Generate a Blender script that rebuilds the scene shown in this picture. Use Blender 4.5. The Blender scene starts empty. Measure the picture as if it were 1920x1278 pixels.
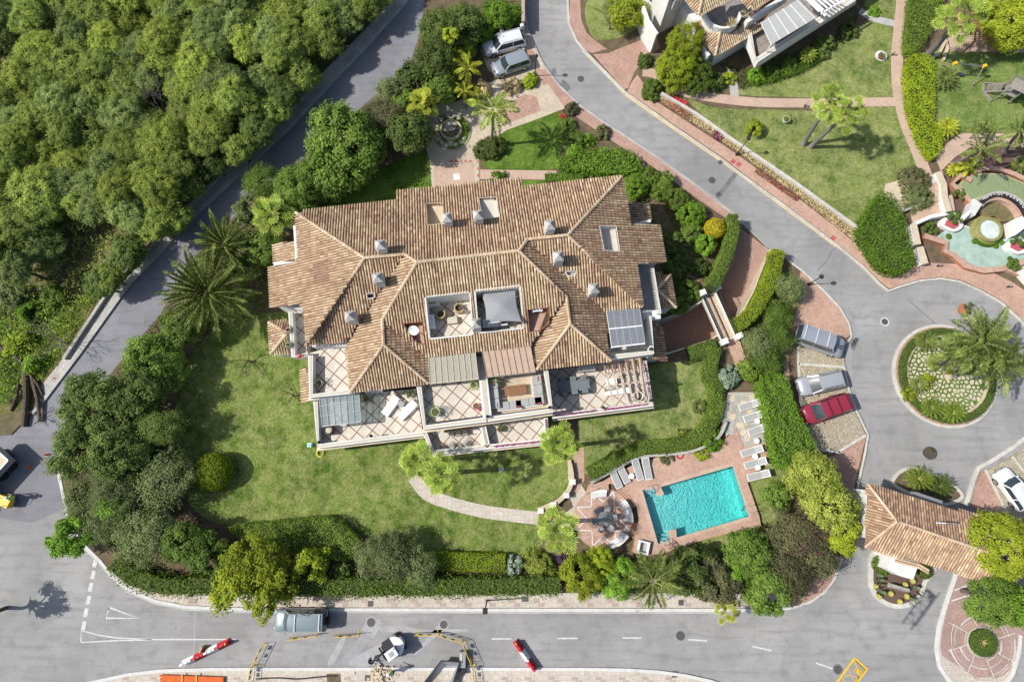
import bpy, bmesh, math, random
import numpy as np
from mathutils import Vector, Matrix
from mathutils.geometry import tessellate_polygon

random.seed(7); rng = np.random.default_rng(7)
SC = bpy.context.scene
COL = SC.collection

# ------------------------------------------------------------------ camera
TILT, HC, FPX = math.radians(11.0), 60.0, 1173.0
cam_d = bpy.data.cameras.new("camera"); cam = bpy.data.objects.new("camera", cam_d); COL.objects.link(cam)
cam.location = (0, 0, HC); cam.rotation_euler = (TILT, 0, 0)
cam_d.sensor_width = 36; cam_d.lens = 36 * FPX / 1920; cam_d.clip_start = 0.5; cam_d.clip_end = 2000
SC.camera = cam
# ------------------------------------------------------------------ sky and sun
SUN_EL, SUN_AZ = math.radians(47), math.radians(183.5)      # direction towards the sun, ccw from +x
W = bpy.data.worlds.new("World"); SC.world = W; W.use_nodes = True
nt = W.node_tree
sky = nt.nodes.new("ShaderNodeTexSky"); sky.sky_type = 'NISHITA'; sky.sun_disc = False
sky.sun_elevation = SUN_EL; sky.sun_rotation = math.pi / 2 - SUN_AZ
sky.air_density = 1.0; sky.dust_density = 2.0; sky.ozone_density = 1.0
nt.nodes["Background"].inputs[1].default_value = 0.11
nt.links.new(sky.outputs[0], nt.nodes["Background"].inputs[0])
sd = bpy.data.lights.new("sun", 'SUN'); sd.energy = 4.3; sd.angle = math.radians(0.55); sd.color = (1, .965, .91)
sun = bpy.data.objects.new("sun", sd); COL.objects.link(sun)
sv = Vector((math.cos(SUN_EL) * math.cos(SUN_AZ), math.cos(SUN_EL) * math.sin(SUN_AZ), math.sin(SUN_EL)))
sun.rotation_euler = sv.to_track_quat('Z', 'Y').to_euler(); sun.location = sv * 150
SC.view_settings.view_transform = 'Standard'; SC.view_settings.look = 'None'
SC.view_settings.exposure = 0.32; SC.view_settings.gamma = 1; SC.view_settings.use_curve_mapping = False
SC.cycles.max_bounces = 6; SC.cycles.diffuse_bounces = 3; SC.cycles.glossy_bounces = 2
SC.cycles.transmission_bounces = 4; SC.cycles.transparent_max_bounces = 8

# ------------------------------------------------------------------ places: a spot in the plan and its height -> world point
_c, _s = math.cos(TILT), math.sin(TILT)
def ray(px, py):
    u, v = (px - 960) / FPX, (py - 639) / FPX
    return Vector((u, _s - v * _c, -_c - v * _s))
def P(px, py, z=0.0):
    r = ray(px, py); t = (z - HC) / r.z
    return Vector((r.x * t, r.y * t, z))
def MPP(px, py, z=0.0):                      # metres per plan unit there
    return (P(px + 1, py, z) - P(px, py, z)).length
class Plane:
    def __init__(s, a, b, c):
        s.p = a; s.n = (b - a).cross(c - a).normalized()
        if s.n.z < 0: s.n = -s.n
    def at(s, px, py):
        r = ray(px, py); o = Vector((0, 0, HC)); t = (s.p - o).dot(s.n) / r.dot(s.n)
        return o + r * t
    def z(s, x, y): return s.p.z - (s.n.x * (x - s.p.x) + s.n.y * (y - s.p.y)) / s.n.z

# ------------------------------------------------------------------ materials
MATS = {}
def N(t, kind, **kw):
    n = t.nodes.new(kind)
    for k, v in kw.items(): setattr(n, k, v)
    return n
def ramp(t, fac, stops):
    r = N(t, "ShaderNodeValToRGB"); e = r.color_ramp.elements
    while len(e) < len(stops): e.new(0.5)
    for i, (p, c) in enumerate(stops): e[i].position = p; e[i].color = (*c, 1)
    t.links.new(fac, r.inputs[0]); return r.outputs[0]
def noise(t, co, scale, detail=4, rough=.55):
    n = N(t, "ShaderNodeTexNoise"); n.inputs["Scale"].default_value = scale; n.inputs["Detail"].default_value = detail
    n.inputs["Roughness"].default_value = rough; t.links.new(co, n.inputs["Vector"]); return n.outputs["Fac"]
def mix(t, fac, a, b, mode='MIX'):
    m = N(t, "ShaderNodeMix", data_type='RGBA', blend_type=mode)
    if isinstance(fac, (int, float)): m.inputs[0].default_value = fac
    else: t.links.new(fac, m.inputs[0])
    for i, s in ((6, a), (7, b)):
        if isinstance(s, tuple): m.inputs[i].default_value = (*s, 1)
        else: t.links.new(s, m.inputs[i])
    return m.outputs[2]
def start(name):
    m = bpy.data.materials.new(name); m.use_nodes = True; t = m.node_tree
    b = t.nodes["Principled BSDF"]; co = N(t, "ShaderNodeTexCoord").outputs["Object"]
    MATS[name] = m; return m, t, b, co
def bumpit(t, b, h, strength, dist=.05):
    bp = N(t, "ShaderNodeBump"); bp.inputs["Strength"].default_value = strength; bp.inputs["Distance"].default_value = dist
    t.links.new(h, bp.inputs["Height"]); t.links.new(bp.outputs[0], b.inputs["Normal"])
def mat(name, c, c2=None, scale=3.0, rough=.7, bump=0.0, bscale=40, metal=0, spec=.3, coat=0, stain=0):
    """plain painted/plastered/stone surface: two tones mottled by noise, fine bump"""
    m, t, b, co = start(name)
    b.inputs["Roughness"].default_value = rough; b.inputs["Metallic"].default_value = metal
    b.inputs["Specular IOR Level"].default_value = spec; b.inputs["Coat Weight"].default_value = coat
    if c2 is None: c2 = tuple(x * .86 for x in c)
    col = ramp(t, noise(t, co, scale, 6, .6), [(.32, c2), (.66, c)])
    if stain: col = mix(t, ramp(t, noise(t, co, scale * .17, 5), [(.45, (0, 0, 0)), (.7, (stain,) * 3)]), col, tuple(x * .5 for x in c2))
    t.links.new(col, b.inputs["Base Color"])
    if bump: bumpit(t, b, noise(t, co, bscale, 4), bump)
    return m
def lawn_mat(name, g1, g2, dry, amount=.5):
    m, t, b, co = start(name); b.inputs["Roughness"].default_value = .9; b.inputs["Specular IOR Level"].default_value = .1
    big, mid, fine = noise(t, co, .3, 6, .72), noise(t, co, .9, 8, .78), noise(t, co, 5, 6, .85)
    c = mix(t, ramp(t, big, [(.44, (0, 0, 0)), (.56, (1, 1, 1))]), tuple(x * .78 for x in g1), g2)
    c = mix(t, ramp(t, mid, [(.60 - amount * .28, (0, 0, 0)), (.70, (.85,) * 3)]), c, dry)
    c = mix(t, 1.0, c, ramp(t, fine, [(.3, (.36,) * 3), (.7, (1.5, 1.5, 1.42))]), 'MULTIPLY')
    t.links.new(c, b.inputs["Base Color"]); bumpit(t, b, fine, .9, .12); return m
def asphalt_mat(name, c1, c2, crack=.12):
    m, t, b, co = start(name); b.inputs["Roughness"].default_value = .85; b.inputs["Specular IOR Level"].default_value = .2
    big, mid, fine = noise(t, co, .12, 5, .6), noise(t, co, .8, 6, .65), noise(t, co, 55, 3, .7)
    c = ramp(t, big, [(.35, c2), (.65, c1)])
    c = mix(t, ramp(t, mid, [(.5, (0, 0, 0)), (.75, (.7,) * 3)]), c, tuple(x * .74 for x in c2))
    mp = N(t, "ShaderNodeMapping"); mp.inputs["Scale"].default_value = (.25, 2.2, 1); mp.inputs["Rotation"].default_value = (0, 0, .1); t.links.new(co, mp.inputs[0])
    c = mix(t, ramp(t, noise(t, mp.outputs[0], .9, 4), [(.5, (0, 0, 0)), (.7, (.5,) * 3)]), c, tuple(x * .78 for x in c2))
    v = N(t, "ShaderNodeTexVoronoi", feature='DISTANCE_TO_EDGE'); v.inputs["Scale"].default_value = .11
    wob = N(t, "ShaderNodeVectorMath", operation='ADD'); t.links.new(co, wob.inputs[0])
    nn = N(t, "ShaderNodeTexNoise"); nn.inputs["Scale"].default_value = .9; nn.inputs["Detail"].default_value = 6; t.links.new(co, nn.inputs["Vector"]); t.links.new(nn.outputs["Color"], wob.inputs[1])
    t.links.new(wob.outputs[0], v.inputs["Vector"])
    c = mix(t, ramp(t, v.outputs["Distance"], [(0.0, (crack,) * 3), (.004, (0, 0, 0))]), c, tuple(x * .35 for x in c2))
    c = mix(t, 1.0, c, ramp(t, fine, [(.3, (.8,) * 3), (.7, (1.12,) * 3)]), 'MULTIPLY')
    t.links.new(c, b.inputs["Base Color"]); bumpit(t, b, fine, .35, .02); return m
def brick_mat(name, c1, c2, mortar, w=.5, h=.25, rot=0.0, off=.5, gap=.02, stain=.5):
    m, t, b, co = start(name); b.inputs["Roughness"].default_value = .8
    mp = N(t, "ShaderNodeMapping"); mp.inputs["Rotation"].default_value = (0, 0, rot); t.links.new(co, mp.inputs[0])
    br = N(t, "ShaderNodeTexBrick", offset=off); br.inputs["Scale"].default_value = 1
    br.inputs["Brick Width"].default_value = w; br.inputs["Row Height"].default_value = h; br.inputs["Mortar Size"].default_value = gap
    br.inputs["Color1"].default_value = (*c1, 1); br.inputs["Color2"].default_value = (*c2, 1); br.inputs["Mortar"].default_value = (*mortar, 1)
    t.links.new(mp.outputs[0], br.inputs["Vector"])
    c = mix(t, ramp(t, noise(t, co, .5, 6, .65), [(.42, (0, 0, 0)), (.75, (stain,) * 3)]), br.outputs[0], tuple(x * .62 for x in c2))
    c = mix(t, 1.0, c, ramp(t, noise(t, co, 5, 5, .7), [(.3, (.8,) * 3), (.7, (1.15,) * 3)]), 'MULTIPLY')
    t.links.new(c, b.inputs["Base Color"]); bumpit(t, b, br.outputs["Fac"], -.4, .02); return m
def leaf_mat(name, dark, light, hi=None, trans=.38, rough=.65):
    """foliage: colour by the leaf's own tint attribute"""
    m, t, b, co = start(name); b.inputs["Roughness"].default_value = rough; b.inputs["Specular IOR Level"].default_value = .18
    dark, light, hi = (tuple(x * 1.95 for x in c_) for c_ in (dark, light, hi or light))
    a = N(t, "ShaderNodeAttribute", attribute_name="tint"); oi = N(t, "ShaderNodeObjectInfo")
    c = ramp(t, a.outputs["Fac"], [(.0, dark), (.72, light), (1.0, hi or light)])
    hv = N(t, "ShaderNodeHueSaturation"); t.links.new(c, hv.inputs["Color"])
    mr = N(t, "ShaderNodeMapRange"); mr.inputs[3].default_value = .7; mr.inputs[4].default_value = 1.22; t.links.new(oi.outputs["Random"], mr.inputs[0]); t.links.new(mr.outputs[0], hv.inputs["Value"])
    t.links.new(hv.outputs[0], b.inputs["Base Color"])
    tr = N(t, "ShaderNodeBsdfTranslucent"); t.links.new(hv.outputs[0], tr.inputs[0])
    mx = N(t, "ShaderNodeMixShader"); mx.inputs[0].default_value = trans
    t.links.new(b.outputs[0], mx.inputs[1]); t.links.new(tr.outputs[0], mx.inputs[2])
    t.links.new(mx.outputs[0], t.nodes["Material Output"].inputs[0]); return m
def tile_mat(name, stops, rough=.85):
    """roof tiles: each tile's own clay colour from its tint attribute, lichen and weathering on top"""
    m, t, b, co = start(name); b.inputs["Roughness"].default_value = rough; b.inputs["Specular IOR Level"].default_value = .15
    a = N(t, "ShaderNodeAttribute", attribute_name="tint")
    c = ramp(t, a.outputs["Fac"], stops)
    c = mix(t, ramp(t, noise(t, co, .5, 7, .75), [(.47, (0, 0, 0)), (.72, (.55,) * 3)]), c, (.20, .14, .10))
    c = mix(t, 1.0, c, ramp(t, noise(t, co, 14, 4, .7), [(.3, (.7,) * 3), (.7, (1.2,) * 3)]), 'MULTIPLY')
    t.links.new(c, b.inputs["Base Color"]); return m
def water_mat(name, tint, bump=.35, scale=3.2, gloss=.12):
    m, t, b, co = start(name)
    tr = N(t, "ShaderNodeBsdfTransparent"); tr.inputs[0].default_value = (*tint, 1)
    gl = N(t, "ShaderNodeBsdfGlossy"); gl.inputs["Roughness"].default_value = .04
    fr = N(t, "ShaderNodeFresnel"); fr.inputs[0].default_value = 1.33
    v = N(t, "ShaderNodeTexVoronoi", feature='SMOOTH_F1'); v.inputs["Scale"].default_value = scale
    wob = N(t, "ShaderNodeVectorMath", operation='ADD'); t.links.new(co, wob.inputs[0])
    nn = N(t, "ShaderNodeTexNoise"); nn.inputs["Scale"].default_value = 2; t.links.new(co, nn.inputs["Vector"]); t.links.new(nn.outputs["Color"], wob.inputs[1]); t.links.new(wob.outputs[0], v.inputs["Vector"])
    bp = N(t, "ShaderNodeBump"); bp.inputs["Strength"].default_value = bump; bp.inputs["Distance"].default_value = .15
    t.links.new(v.outputs["Distance"], bp.inputs["Height"]); t.links.new(bp.outputs[0], gl.inputs["Normal"]); t.links.new(bp.outputs[0], fr.inputs["Normal"])
    ad = N(t, "ShaderNodeMath", operation='ADD', use_clamp=True); ad.inputs[1].default_value = gloss; t.links.new(fr.outputs[0], ad.inputs[0])
    mx = N(t, "ShaderNodeMixShader"); t.links.new(ad.outputs[0], mx.inputs[0]); t.links.new(tr.outputs[0], mx.inputs[1]); t.links.new(gl.outputs[0], mx.inputs[2])
    t.links.new(mx.outputs[0], t.nodes["Material Output"].inputs[0]); return m
def glass_mat(name, tint, rough=.05, alpha=.5):
    m, t, b, co = start(name)
    tr = N(t, "ShaderNodeBsdfTransparent"); tr.inputs[0].default_value = (*tint, 1)
    b.inputs["Base Color"].default_value = (*[x * .6 for x in tint], 1); b.inputs["Roughness"].default_value = rough
    mx = N(t, "ShaderNodeMixShader"); mx.inputs[0].default_value = alpha
    t.links.new(tr.outputs[0], mx.inputs[1]); t.links.new(b.outputs[0], mx.inputs[2])
    t.links.new(mx.outputs[0], t.nodes["Material Output"].inputs[0]); return m

mat('white', (.72, .71, .68), (.60, .59, .56), 1.2, .75, .1, 25, stain=.3)
mat('cream', (.66, .56, .42), (.58, .48, .36), 1.5, .8, .1, 25, stain=.2)
mat('white_paint', (.8, .8, .8), None, 2, .5)
mat('road_paint', (.62, .62, .6), (.38, .38, .38), 6, .8)
mat('yellow_paint', (.65, .5, .16), (.5, .4, .2), 3, .8)
mat('kerb', (.56, .54, .48), (.42, .40, .36), 2.5, .85, .2, stain=.3)
mat('kerb_white', (.60, .595, .57), (.49, .485, .46), 2.5, .85, .2, stain=.2)
mat('stone', (.44, .42, .37), (.29, .28, .245), 2.2, .9, .4, 12, stain=.4)
mat('sandstone', (.58, .49, .36), (.46, .38, .27), 2.0, .85, .3, 12, stain=.2)
mat('flagstone', (.54, .48, .36), (.40, .35, .26), 3, .85, .3, 15)
mat('soil', (.155, .115, .07), (.085, .065, .038), 1.4, .95, .6, 12)
mat('mulch', (.16, .10, .085), (.09, .06, .05), 9, .95, .8, 30)
mat('litter', (.16, .125, .075), (.07, .075, .03), 1.2, .95, .8, 9)
mat('concrete', (.45, .44, .41), (.34, .33, .31), 1.2, .9, .2, 30, stain=.3)
mat('patch', (.17, .17, .175), (.13, .13, .135), 2, .9, .3, 50)
mat('wet_patch', (.30, .30, .30), (.24, .24, .245), 1, .9, .3, 50)
mat('dust', (.37, .37, .365), (.28, .28, .28), 1.6, .95)
mat('dark_metal', (.035, .035, .038), None, 5, .5, metal=.3)
mat('grey_metal', (.34, .35, .37), None, 5, .45, metal=.5)
mat('steel', (.6, .62, .64), None, 5, .25, metal=.9)
mat('iron', (.12, .115, .11), (.07, .07, .07), 14, .7, .3, 60, metal=.3)
mat('rubber', (.02, .02, .02), None, 5, .8)
mat('glass_dark', (.012, .016, .02), (.012, .016, .02), 1, .06, spec=.6, coat=.6)
mat('glass_car', (.035, .05, .055), (.03, .042, .05), 1, .08, spec=.6, coat=.5)
mat('wood', (.30, .155, .075), (.20, .10, .05), 8, .6, .2)
mat('wood_grey', (.30, .27, .24), (.20, .18, .16), 6, .8, .2)
mat('bark', (.13, .10, .075), (.06, .048, .038), 6, .95, .8, 18)
mat('palm_bark', (.22, .20, .18), (.12, .11, .10), 7, .95, .8, 22)
mat('dead_wood', (.33, .29, .26), (.20, .17, .15), 6, .95, .4)
mat('terracotta', (.42, .18, .10), (.34, .14, .08), 4, .8, .2)
mat('red_plastic', (.50, .02, .035), (.42, .02, .03), 3, .45)
mat('white_plastic', (.74, .74, .72), (.64, .64, .62), 3, .45)
mat('yellow', (.68, .46, .03), (.58, .38, .03), 3, .5)
mat('yellow_old', (.58, .40, .14), (.45, .30, .12), 9, .7)
mat('orange', (.62, .13, .02), (.52, .10, .015), 2, .5)
mat('fabric_grey', (.36, .36, .35), (.31, .31, .30), 20, .95, .3, 90)
mat('fabric_white', (.74, .73, .70), (.66, .65, .62), 3, .9, .2, 40)
mat('fabric_beige', (.52, .48, .38), (.44, .40, .31), 5, .95, .2)
mat('fabric_red', (.30, .06, .06), (.20, .04, .05), 6, .95, .2)
mat('wicker', (.48, .36, .18), (.36, .26, .12), 30, .8, .5, 60)
mat('wicker_dark', (.10, .08, .065), (.06, .05, .04), 30, .8, .5, 60)
mat('awning', (.36, .34, .27), (.31, .29, .23), 2, .85)
mat('awning_brown', (.47, .34, .25), (.41, .29, .21), 2, .85)
mat('pool_blue', (.58, .80, .80), (.44, .70, .71), 6.5, .4)  # pale and dark mottle stands in for ripple light on the pool floor
mat('red_wall', (.44, .09, .11), (.36, .08, .09), 3, .8)
mat('sign_black', (.02, .02, .025), None, 4, .4)
mat('skin', (.5, .3, .22), None, 6, .6)
mat('hivis', (.45, .75, .05), None, 6, .7)
mat('denim', (.04, .06, .12), None, 9, .9)
mat('flower_magenta', (.50, .03, .22), (.32, .02, .2), 20, .8)
mat('pink_cushion', (.55, .03, .2), None, 6, .8)
mat('wet_algae', (.30, .27, .12), (.18, .19, .06), 4, .4, .3, 8)
mat('wet_rock', (.32, .23, .10), (.18, .14, .08), 3, .35, .4, 8)
mat('foam', (.62, .67, .64), (.42, .50, .46), 1.6, .5, .4, 8)
mat('pebbles', (.46, .46, .28), (.30, .32, .16), 12, .7, .6, 20)
mat('tent', (.27, .28, .29), (.24, .25, .26), 3, .8)
asphalt_mat('asphalt', (.335, .33, .32), (.24, .237, .232))
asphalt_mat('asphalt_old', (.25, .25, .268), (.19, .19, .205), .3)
lawn_mat('lawn', (.078, .16, .017), (.14, .215, .037), (.35, .345, .14), .78)
lawn_mat('lawn_dry', (.105, .185, .032), (.19, .245, .06), (.38, .37, .17), .8)
lawn_mat('lawn_lush', (.095, .18, .022), (.13, .22, .035), (.20, .25, .06), .4)
lawn_mat('lawn_play', (.14, .22, .05), (.19, .26, .07), (.28, .29, .11), .5)
lawn_mat('wild_grass', (.11, .135, .03), (.15, .155, .045), (.24, .20, .10), .6)
brick_mat('paving_red', (.42, .255, .195), (.36, .21, .16), (.40, .31, .25), .42, .42, .62, 0)
brick_mat('paving_terracotta', (.48, .305, .225), (.42, .255, .185), (.43, .33, .26), .4, .4, .25, 0)
brick_mat('paving_salmon', (.51, .355, .27), (.455, .31, .23), (.47, .36, .28), .22, .11, .0)
brick_mat('paving_shaded', (.23, .12, .09), (.18, .095, .07), (.2, .15, .12), .3, .15, .6)  # dark brick colour carries the shade lying over the east garden path
brick_mat('paving_beige', (.55, .46, .34), (.49, .40, .29), (.42, .36, .28), .3, .3, .1, 0)
brick_mat('paving_cream', (.53, .475, .395), (.47, .42, .345), (.40, .355, .30), .4, .4, 0, 0)
brick_mat('paving_grey', (.48, .46, .41), (.38, .365, .325), (.3, .29, .26), .4, .4, -.85, 0, stain=.7)
brick_mat('paving_spiral', (.36, .235, .20), (.30, .195, .165), (.36, .28, .25), .5, .2, .2)
brick_mat('mosaic', (.50, .72, .72), (.44, .66, .67), (.14, .38, .45), .55, .3, .27, .5, .05, .1)
def cobble_mat():
    m, t, b, co = start('cobbles'); b.inputs["Roughness"].default_value = .85
    v = N(t, "ShaderNodeTexVoronoi"); v.inputs["Scale"].default_value = 6.5; t.links.new(co, v.inputs["Vector"])
    d = N(t, "ShaderNodeTexVoronoi", feature='DISTANCE_TO_EDGE'); d.inputs["Scale"].default_value = 6.5; t.links.new(co, d.inputs["Vector"])
    c = ramp(t, v.outputs["Color"], [(.2, (.33, .29, .21)), (.8, (.50, .44, .33))])
    c = mix(t, ramp(t, d.outputs["Distance"], [(.02, (1, 1, 1)), (.12, (0, 0, 0))]), c, (.20, .17, .11))
    t.links.new(c, b.inputs["Base Color"]); bumpit(t, b, d.outputs["Distance"], .8, .06); return m
cobble_mat()
leaf_mat('lf_pine', (.06, .09, .02), (.165, .21, .04), (.25, .28, .062))
leaf_mat('lf_pine_yellow', (.07, .10, .018), (.19, .23, .038), (.27, .295, .06))
leaf_mat('lf_pine_grey', (.06, .09, .028), (.16, .205, .058), (.24, .27, .09))
leaf_mat('lf_dark', (.035, .056, .013), (.08, .112, .026), (.125, .155, .04))
leaf_mat('lf_green', (.042, .075, .012), (.095, .145, .024), (.14, .19, .038))
leaf_mat('lf_bright', (.05, .10, .010), (.105, .185, .018), (.16, .24, .03))
leaf_mat('lf_lime', (.09, .12, .010), (.18, .215, .016), (.25, .265, .028))
leaf_mat('lf_olive', (.055, .072, .026), (.115, .140, .052), (.165, .185, .08))
leaf_mat('lf_silver', (.10, .135, .09), (.19, .235, .165), (.25, .3, .22))
leaf_mat('lf_variegated', (.085, .11, .015), (.17, .20, .035), (.25, .26, .06))
leaf_mat('lf_brown', (.05, .052, .024), (.10, .105, .046), (.15, .135, .065))
leaf_mat('lf_yellowball', (.30, .23, .006), (.46, .37, .010), (.5, .42, .02))
leaf_mat('lf_hedge', (.045, .075, .012), (.105, .150, .022), (.15, .195, .035))
leaf_mat('lf_hedge_yellow', (.085, .12, .009), (.175, .22, .014), (.25, .28, .024))
leaf_mat('lf_red', (.12, .035, .03), (.24, .09, .06), (.32, .16, .09))
leaf_mat('lf_purple', (.02, .012, .025), (.05, .025, .05), (.08, .04, .08))
leaf_mat('lf_straw', (.24, .19, .09), (.42, .35, .19), (.50, .43, .26))
leaf_mat('lf_palm', (.035, .055, .010), (.095, .125, .026), (.19, .205, .07), trans=.15)
leaf_mat('lf_palm_fan', (.07, .11, .014), (.155, .205, .028), (.27, .30, .06), trans=.15)
leaf_mat('lf_palm_lime', (.11, .14, .015), (.25, .28, .03), (.38, .36, .05))
leaf_mat('lf_cycad', (.05, .085, .010), (.125, .175, .022), (.22, .26, .05), trans=.15)
leaf_mat('lf_flower', (.10, .008, .06), (.20, .015, .11), (.30, .04, .18))
leaf_mat('lf_rose', (.4, .01, .03), (.6, .02, .05), (.7, .1, .1))
mat('core', (.055, .08, .018), (.035, .052, .012), 3, .95)
TS = [(0, (.22, .135, .095)), (.2, (.32, .205, .14)), (.45, (.43, .30, .19)), (.7, (.53, .40, .25)), (.9, (.62, .505, .33)), (1, (.62, .53, .38))]
tile_mat('tile', TS)
tile_mat('tile_ridge', [(0, (.44, .30, .19)), (.5, (.56, .42, .28)), (1, (.63, .51, .36))])
mat('underlay', (.25, .155, .095), (.17, .10, .062), 4, .95)
mat('floor_tile', (.58, .535, .455), (.49, .45, .38), 1.6, .45)
mat('floor_strip', (.24, .135, .09), (.19, .11, .075), 6, .7)
m_ = water_mat('water', (.97, 1, 1), .35, 6.0, .02); va = m_.node_tree.nodes.new('ShaderNodeVolumeAbsorption'); va.inputs[0].default_value = (.28, .93, .90, 1); va.inputs[1].default_value = .62; m_.node_tree.links.new(va.outputs[0], m_.node_tree.nodes['Material Output'].inputs['Volume'])
water_mat('water_fountain', (.92, .96, .94), .12, 4.0, .0)
glass_mat('glass_roof', (.72, .80, .80), .08, .40)
glass_mat('glass_pane', (.65, .72, .72), .05, .35)

# ------------------------------------------------------------------ objects
def tag(o, label=None, cat=None, group=None, kind=None):
    if label: o['label'] = label
    if cat: o['category'] = cat
    if group: o['group'] = group
    if kind: o['kind'] = kind
    elif cat: o['kind'] = 'thing'
    return o
def empty(name, loc=(0, 0, 0), rz=0.0, label=None, cat=None, group=None):
    o = bpy.data.objects.new(name, None); COL.objects.link(o); o.location = loc; o.rotation_euler = (0, 0, rz)
    o.empty_display_size = .2
    return tag(o, label, cat, group)
def link(name, me, m=None, parent=None, world=False):
    """mesh -> object. world=True: vertices are world coordinates although the parent sits elsewhere"""
    o = bpy.data.objects.new(name, me); COL.objects.link(o)
    if m is not None and not me.materials: me.materials.append(MATS[m] if isinstance(m, str) else m)
    if parent is not None:
        o.parent = parent
        if world and parent.type == 'EMPTY':
            o.matrix_parent_inverse = (Matrix.Translation(parent.location) @ parent.rotation_euler.to_matrix().to_4x4()).inverted()
    return o
def copy_tree(o, parent=None):
    c = o.copy(); COL.objects.link(c); c.parent = parent
    for ch in o.children: copy_tree(ch, c)
    return c
def copies(proto, used, **kw):
    """first call hands out the prototype itself, later ones copies of it and its parts"""
    if not used: used.append(1); return proto
    return copy_tree(proto)
def ear(loop, holes=()):
    """triangles of a flat polygon with holes -> (verts, faces)"""
    loops = [loop] + list(holes); allv = [v for l in loops for v in l]
    tris = tessellate_polygon([[Vector((v[0], v[1], 0)) for v in l] for l in loops])
    out = []
    for t in tris:
        a, b, c = (allv[i] for i in t)
        if (b[0] - a[0]) * (c[1] - a[1]) - (b[1] - a[1]) * (c[0] - a[0]) < 0: t = (t[0], t[2], t[1])
        out.append(tuple(t))
    return allv, out
def area2(pts): return sum(a[0] * b[1] - b[0] * a[1] for a, b in zip(pts, pts[1:] + pts[:1]))
class MB:
    def __init__(s): s.v = []; s.f = []; s.t = []; s.tint = None
    def add(s, vs, fs):
        k = len(s.v); s.v += [tuple(v) for v in vs]; s.f += [tuple(i + k for i in f) for f in fs]
        if s.tint is not None: s.t += [s.tint] * len(fs)
        return s
    def box(s, c, d, rz=0.0, M=None, taper=1.0):
        cx, cy, cz = c; dx, dy, dz = d[0] / 2, d[1] / 2, d[2] / 2; co, si = math.cos(rz), math.sin(rz); vs = []
        for z in (-1, 1):
            k = taper if z > 0 else 1
            for x, y in ((-1, -1), (1, -1), (1, 1), (-1, 1)):
                a, b = x * dx * k, y * dy * k; v = Vector((cx + a * co - b * si, cy + a * si + b * co, cz + z * dz))
                vs.append(M @ v if M else v)
        return s.add(vs, [(3, 2, 1, 0), (4, 5, 6, 7), (0, 1, 5, 4), (1, 2, 6, 5), (2, 3, 7, 6), (3, 0, 4, 7)])
    def beam(s, a, b, w, h=None, up=(0, 0, 1)):
        a, b = Vector(a), Vector(b); h = h or w; d = (b - a)
        if d.length < 1e-6: return s
        d.normalize(); u = Vector(up)
        if abs(d.dot(u)) > .97: u = Vector((1, 0, 0))
        x = d.cross(u).normalized() * (w / 2); y = x.cross(d).normalized() * (h / 2)
        return s.add([a - x - y, a + x - y, a + x + y, a - x + y, b - x - y, b + x - y, b + x + y, b - x + y],
                     [(0, 1, 2, 3), (7, 6, 5, 4), (4, 5, 1, 0), (5, 6, 2, 1), (6, 7, 3, 2), (7, 4, 0, 3)])
    def prism(s, loop, z0, z1, holes=()):
        """loop: xy(z) points; extruded from z0 up to z1"""
        loops = [list(loop)] + [list(h) for h in holes]
        allv, tr = ear(loops[0], loops[1:]); n = len(allv)
        s.add([(v[0], v[1], z1) for v in allv], tr)
        s.add([(v[0], v[1], z0) for v in allv], [t[::-1] for t in tr])
        for i, l in enumerate(loops):
            if (area2(l) > 0) == (i > 0): l = l[::-1]
            m = len(l)
            s.add([(v[0], v[1], z0) for v in l] + [(v[0], v[1], z1) for v in l],
                  [(j, (j + 1) % m, (j + 1) % m + m, j + m) for j in range(m)])
        return s
    def sheet(s, loop, z, holes=()):
        allv, tr = ear(list(loop), holes); return s.add([(v[0], v[1], z) for v in allv], tr)
    def poly3(s, loop, holes=()):
        allv, tr = ear(list(loop), holes); return s.add(allv, tr)
    def tube(s, path, r, n=6, cap=True):
        path = [Vector(p) for p in path]; rs = r if isinstance(r, (list, tuple)) else [r] * len(path); rings = []
        k = len(s.v); vs = []; fs = []
        for i, p in enumerate(path):
            d = (path[min(i + 1, len(path) - 1)] - path[max(i - 1, 0)]).normalized()
            u = Vector((0, 0, 1)) if abs(d.z) < .9 else Vector((1, 0, 0))
            x = d.cross(u).normalized(); y = d.cross(x)
            vs += [p + (x * math.cos(a) + y * math.sin(a)) * rs[i] for a in (2 * math.pi * j / n for j in range(n))]
        for i in range(len(path) - 1):
            for j in range(n):
                fs.append((i * n + j, i * n + (j + 1) % n, (i + 1) * n + (j + 1) % n, (i + 1) * n + j))
        if cap: fs += [tuple(range(n)), tuple(range(len(vs) - 1, len(vs) - 1 - n, -1))]
        return s.add(vs, fs)
    def lathe(s, prof, n=16, c=(0, 0, 0), a0=0.0, a1=2 * math.pi):
        full = abs(a1 - a0 - 2 * math.pi) < 1e-6; m = n if full else n + 1; vs = []; fs = []
        for j in range(m):
            a = a0 + (a1 - a0) * j / n
            vs += [(c[0] + r * math.cos(a), c[1] + r * math.sin(a), c[2] + z) for r, z in prof]
        q = len(prof)
        for j in range(n):
            b = ((j + 1) % m) * q; a = j * q
            for i in range(q - 1): fs.append((a + i, b + i, b + i + 1, a + i + 1))
        return s.add(vs, fs)
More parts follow.
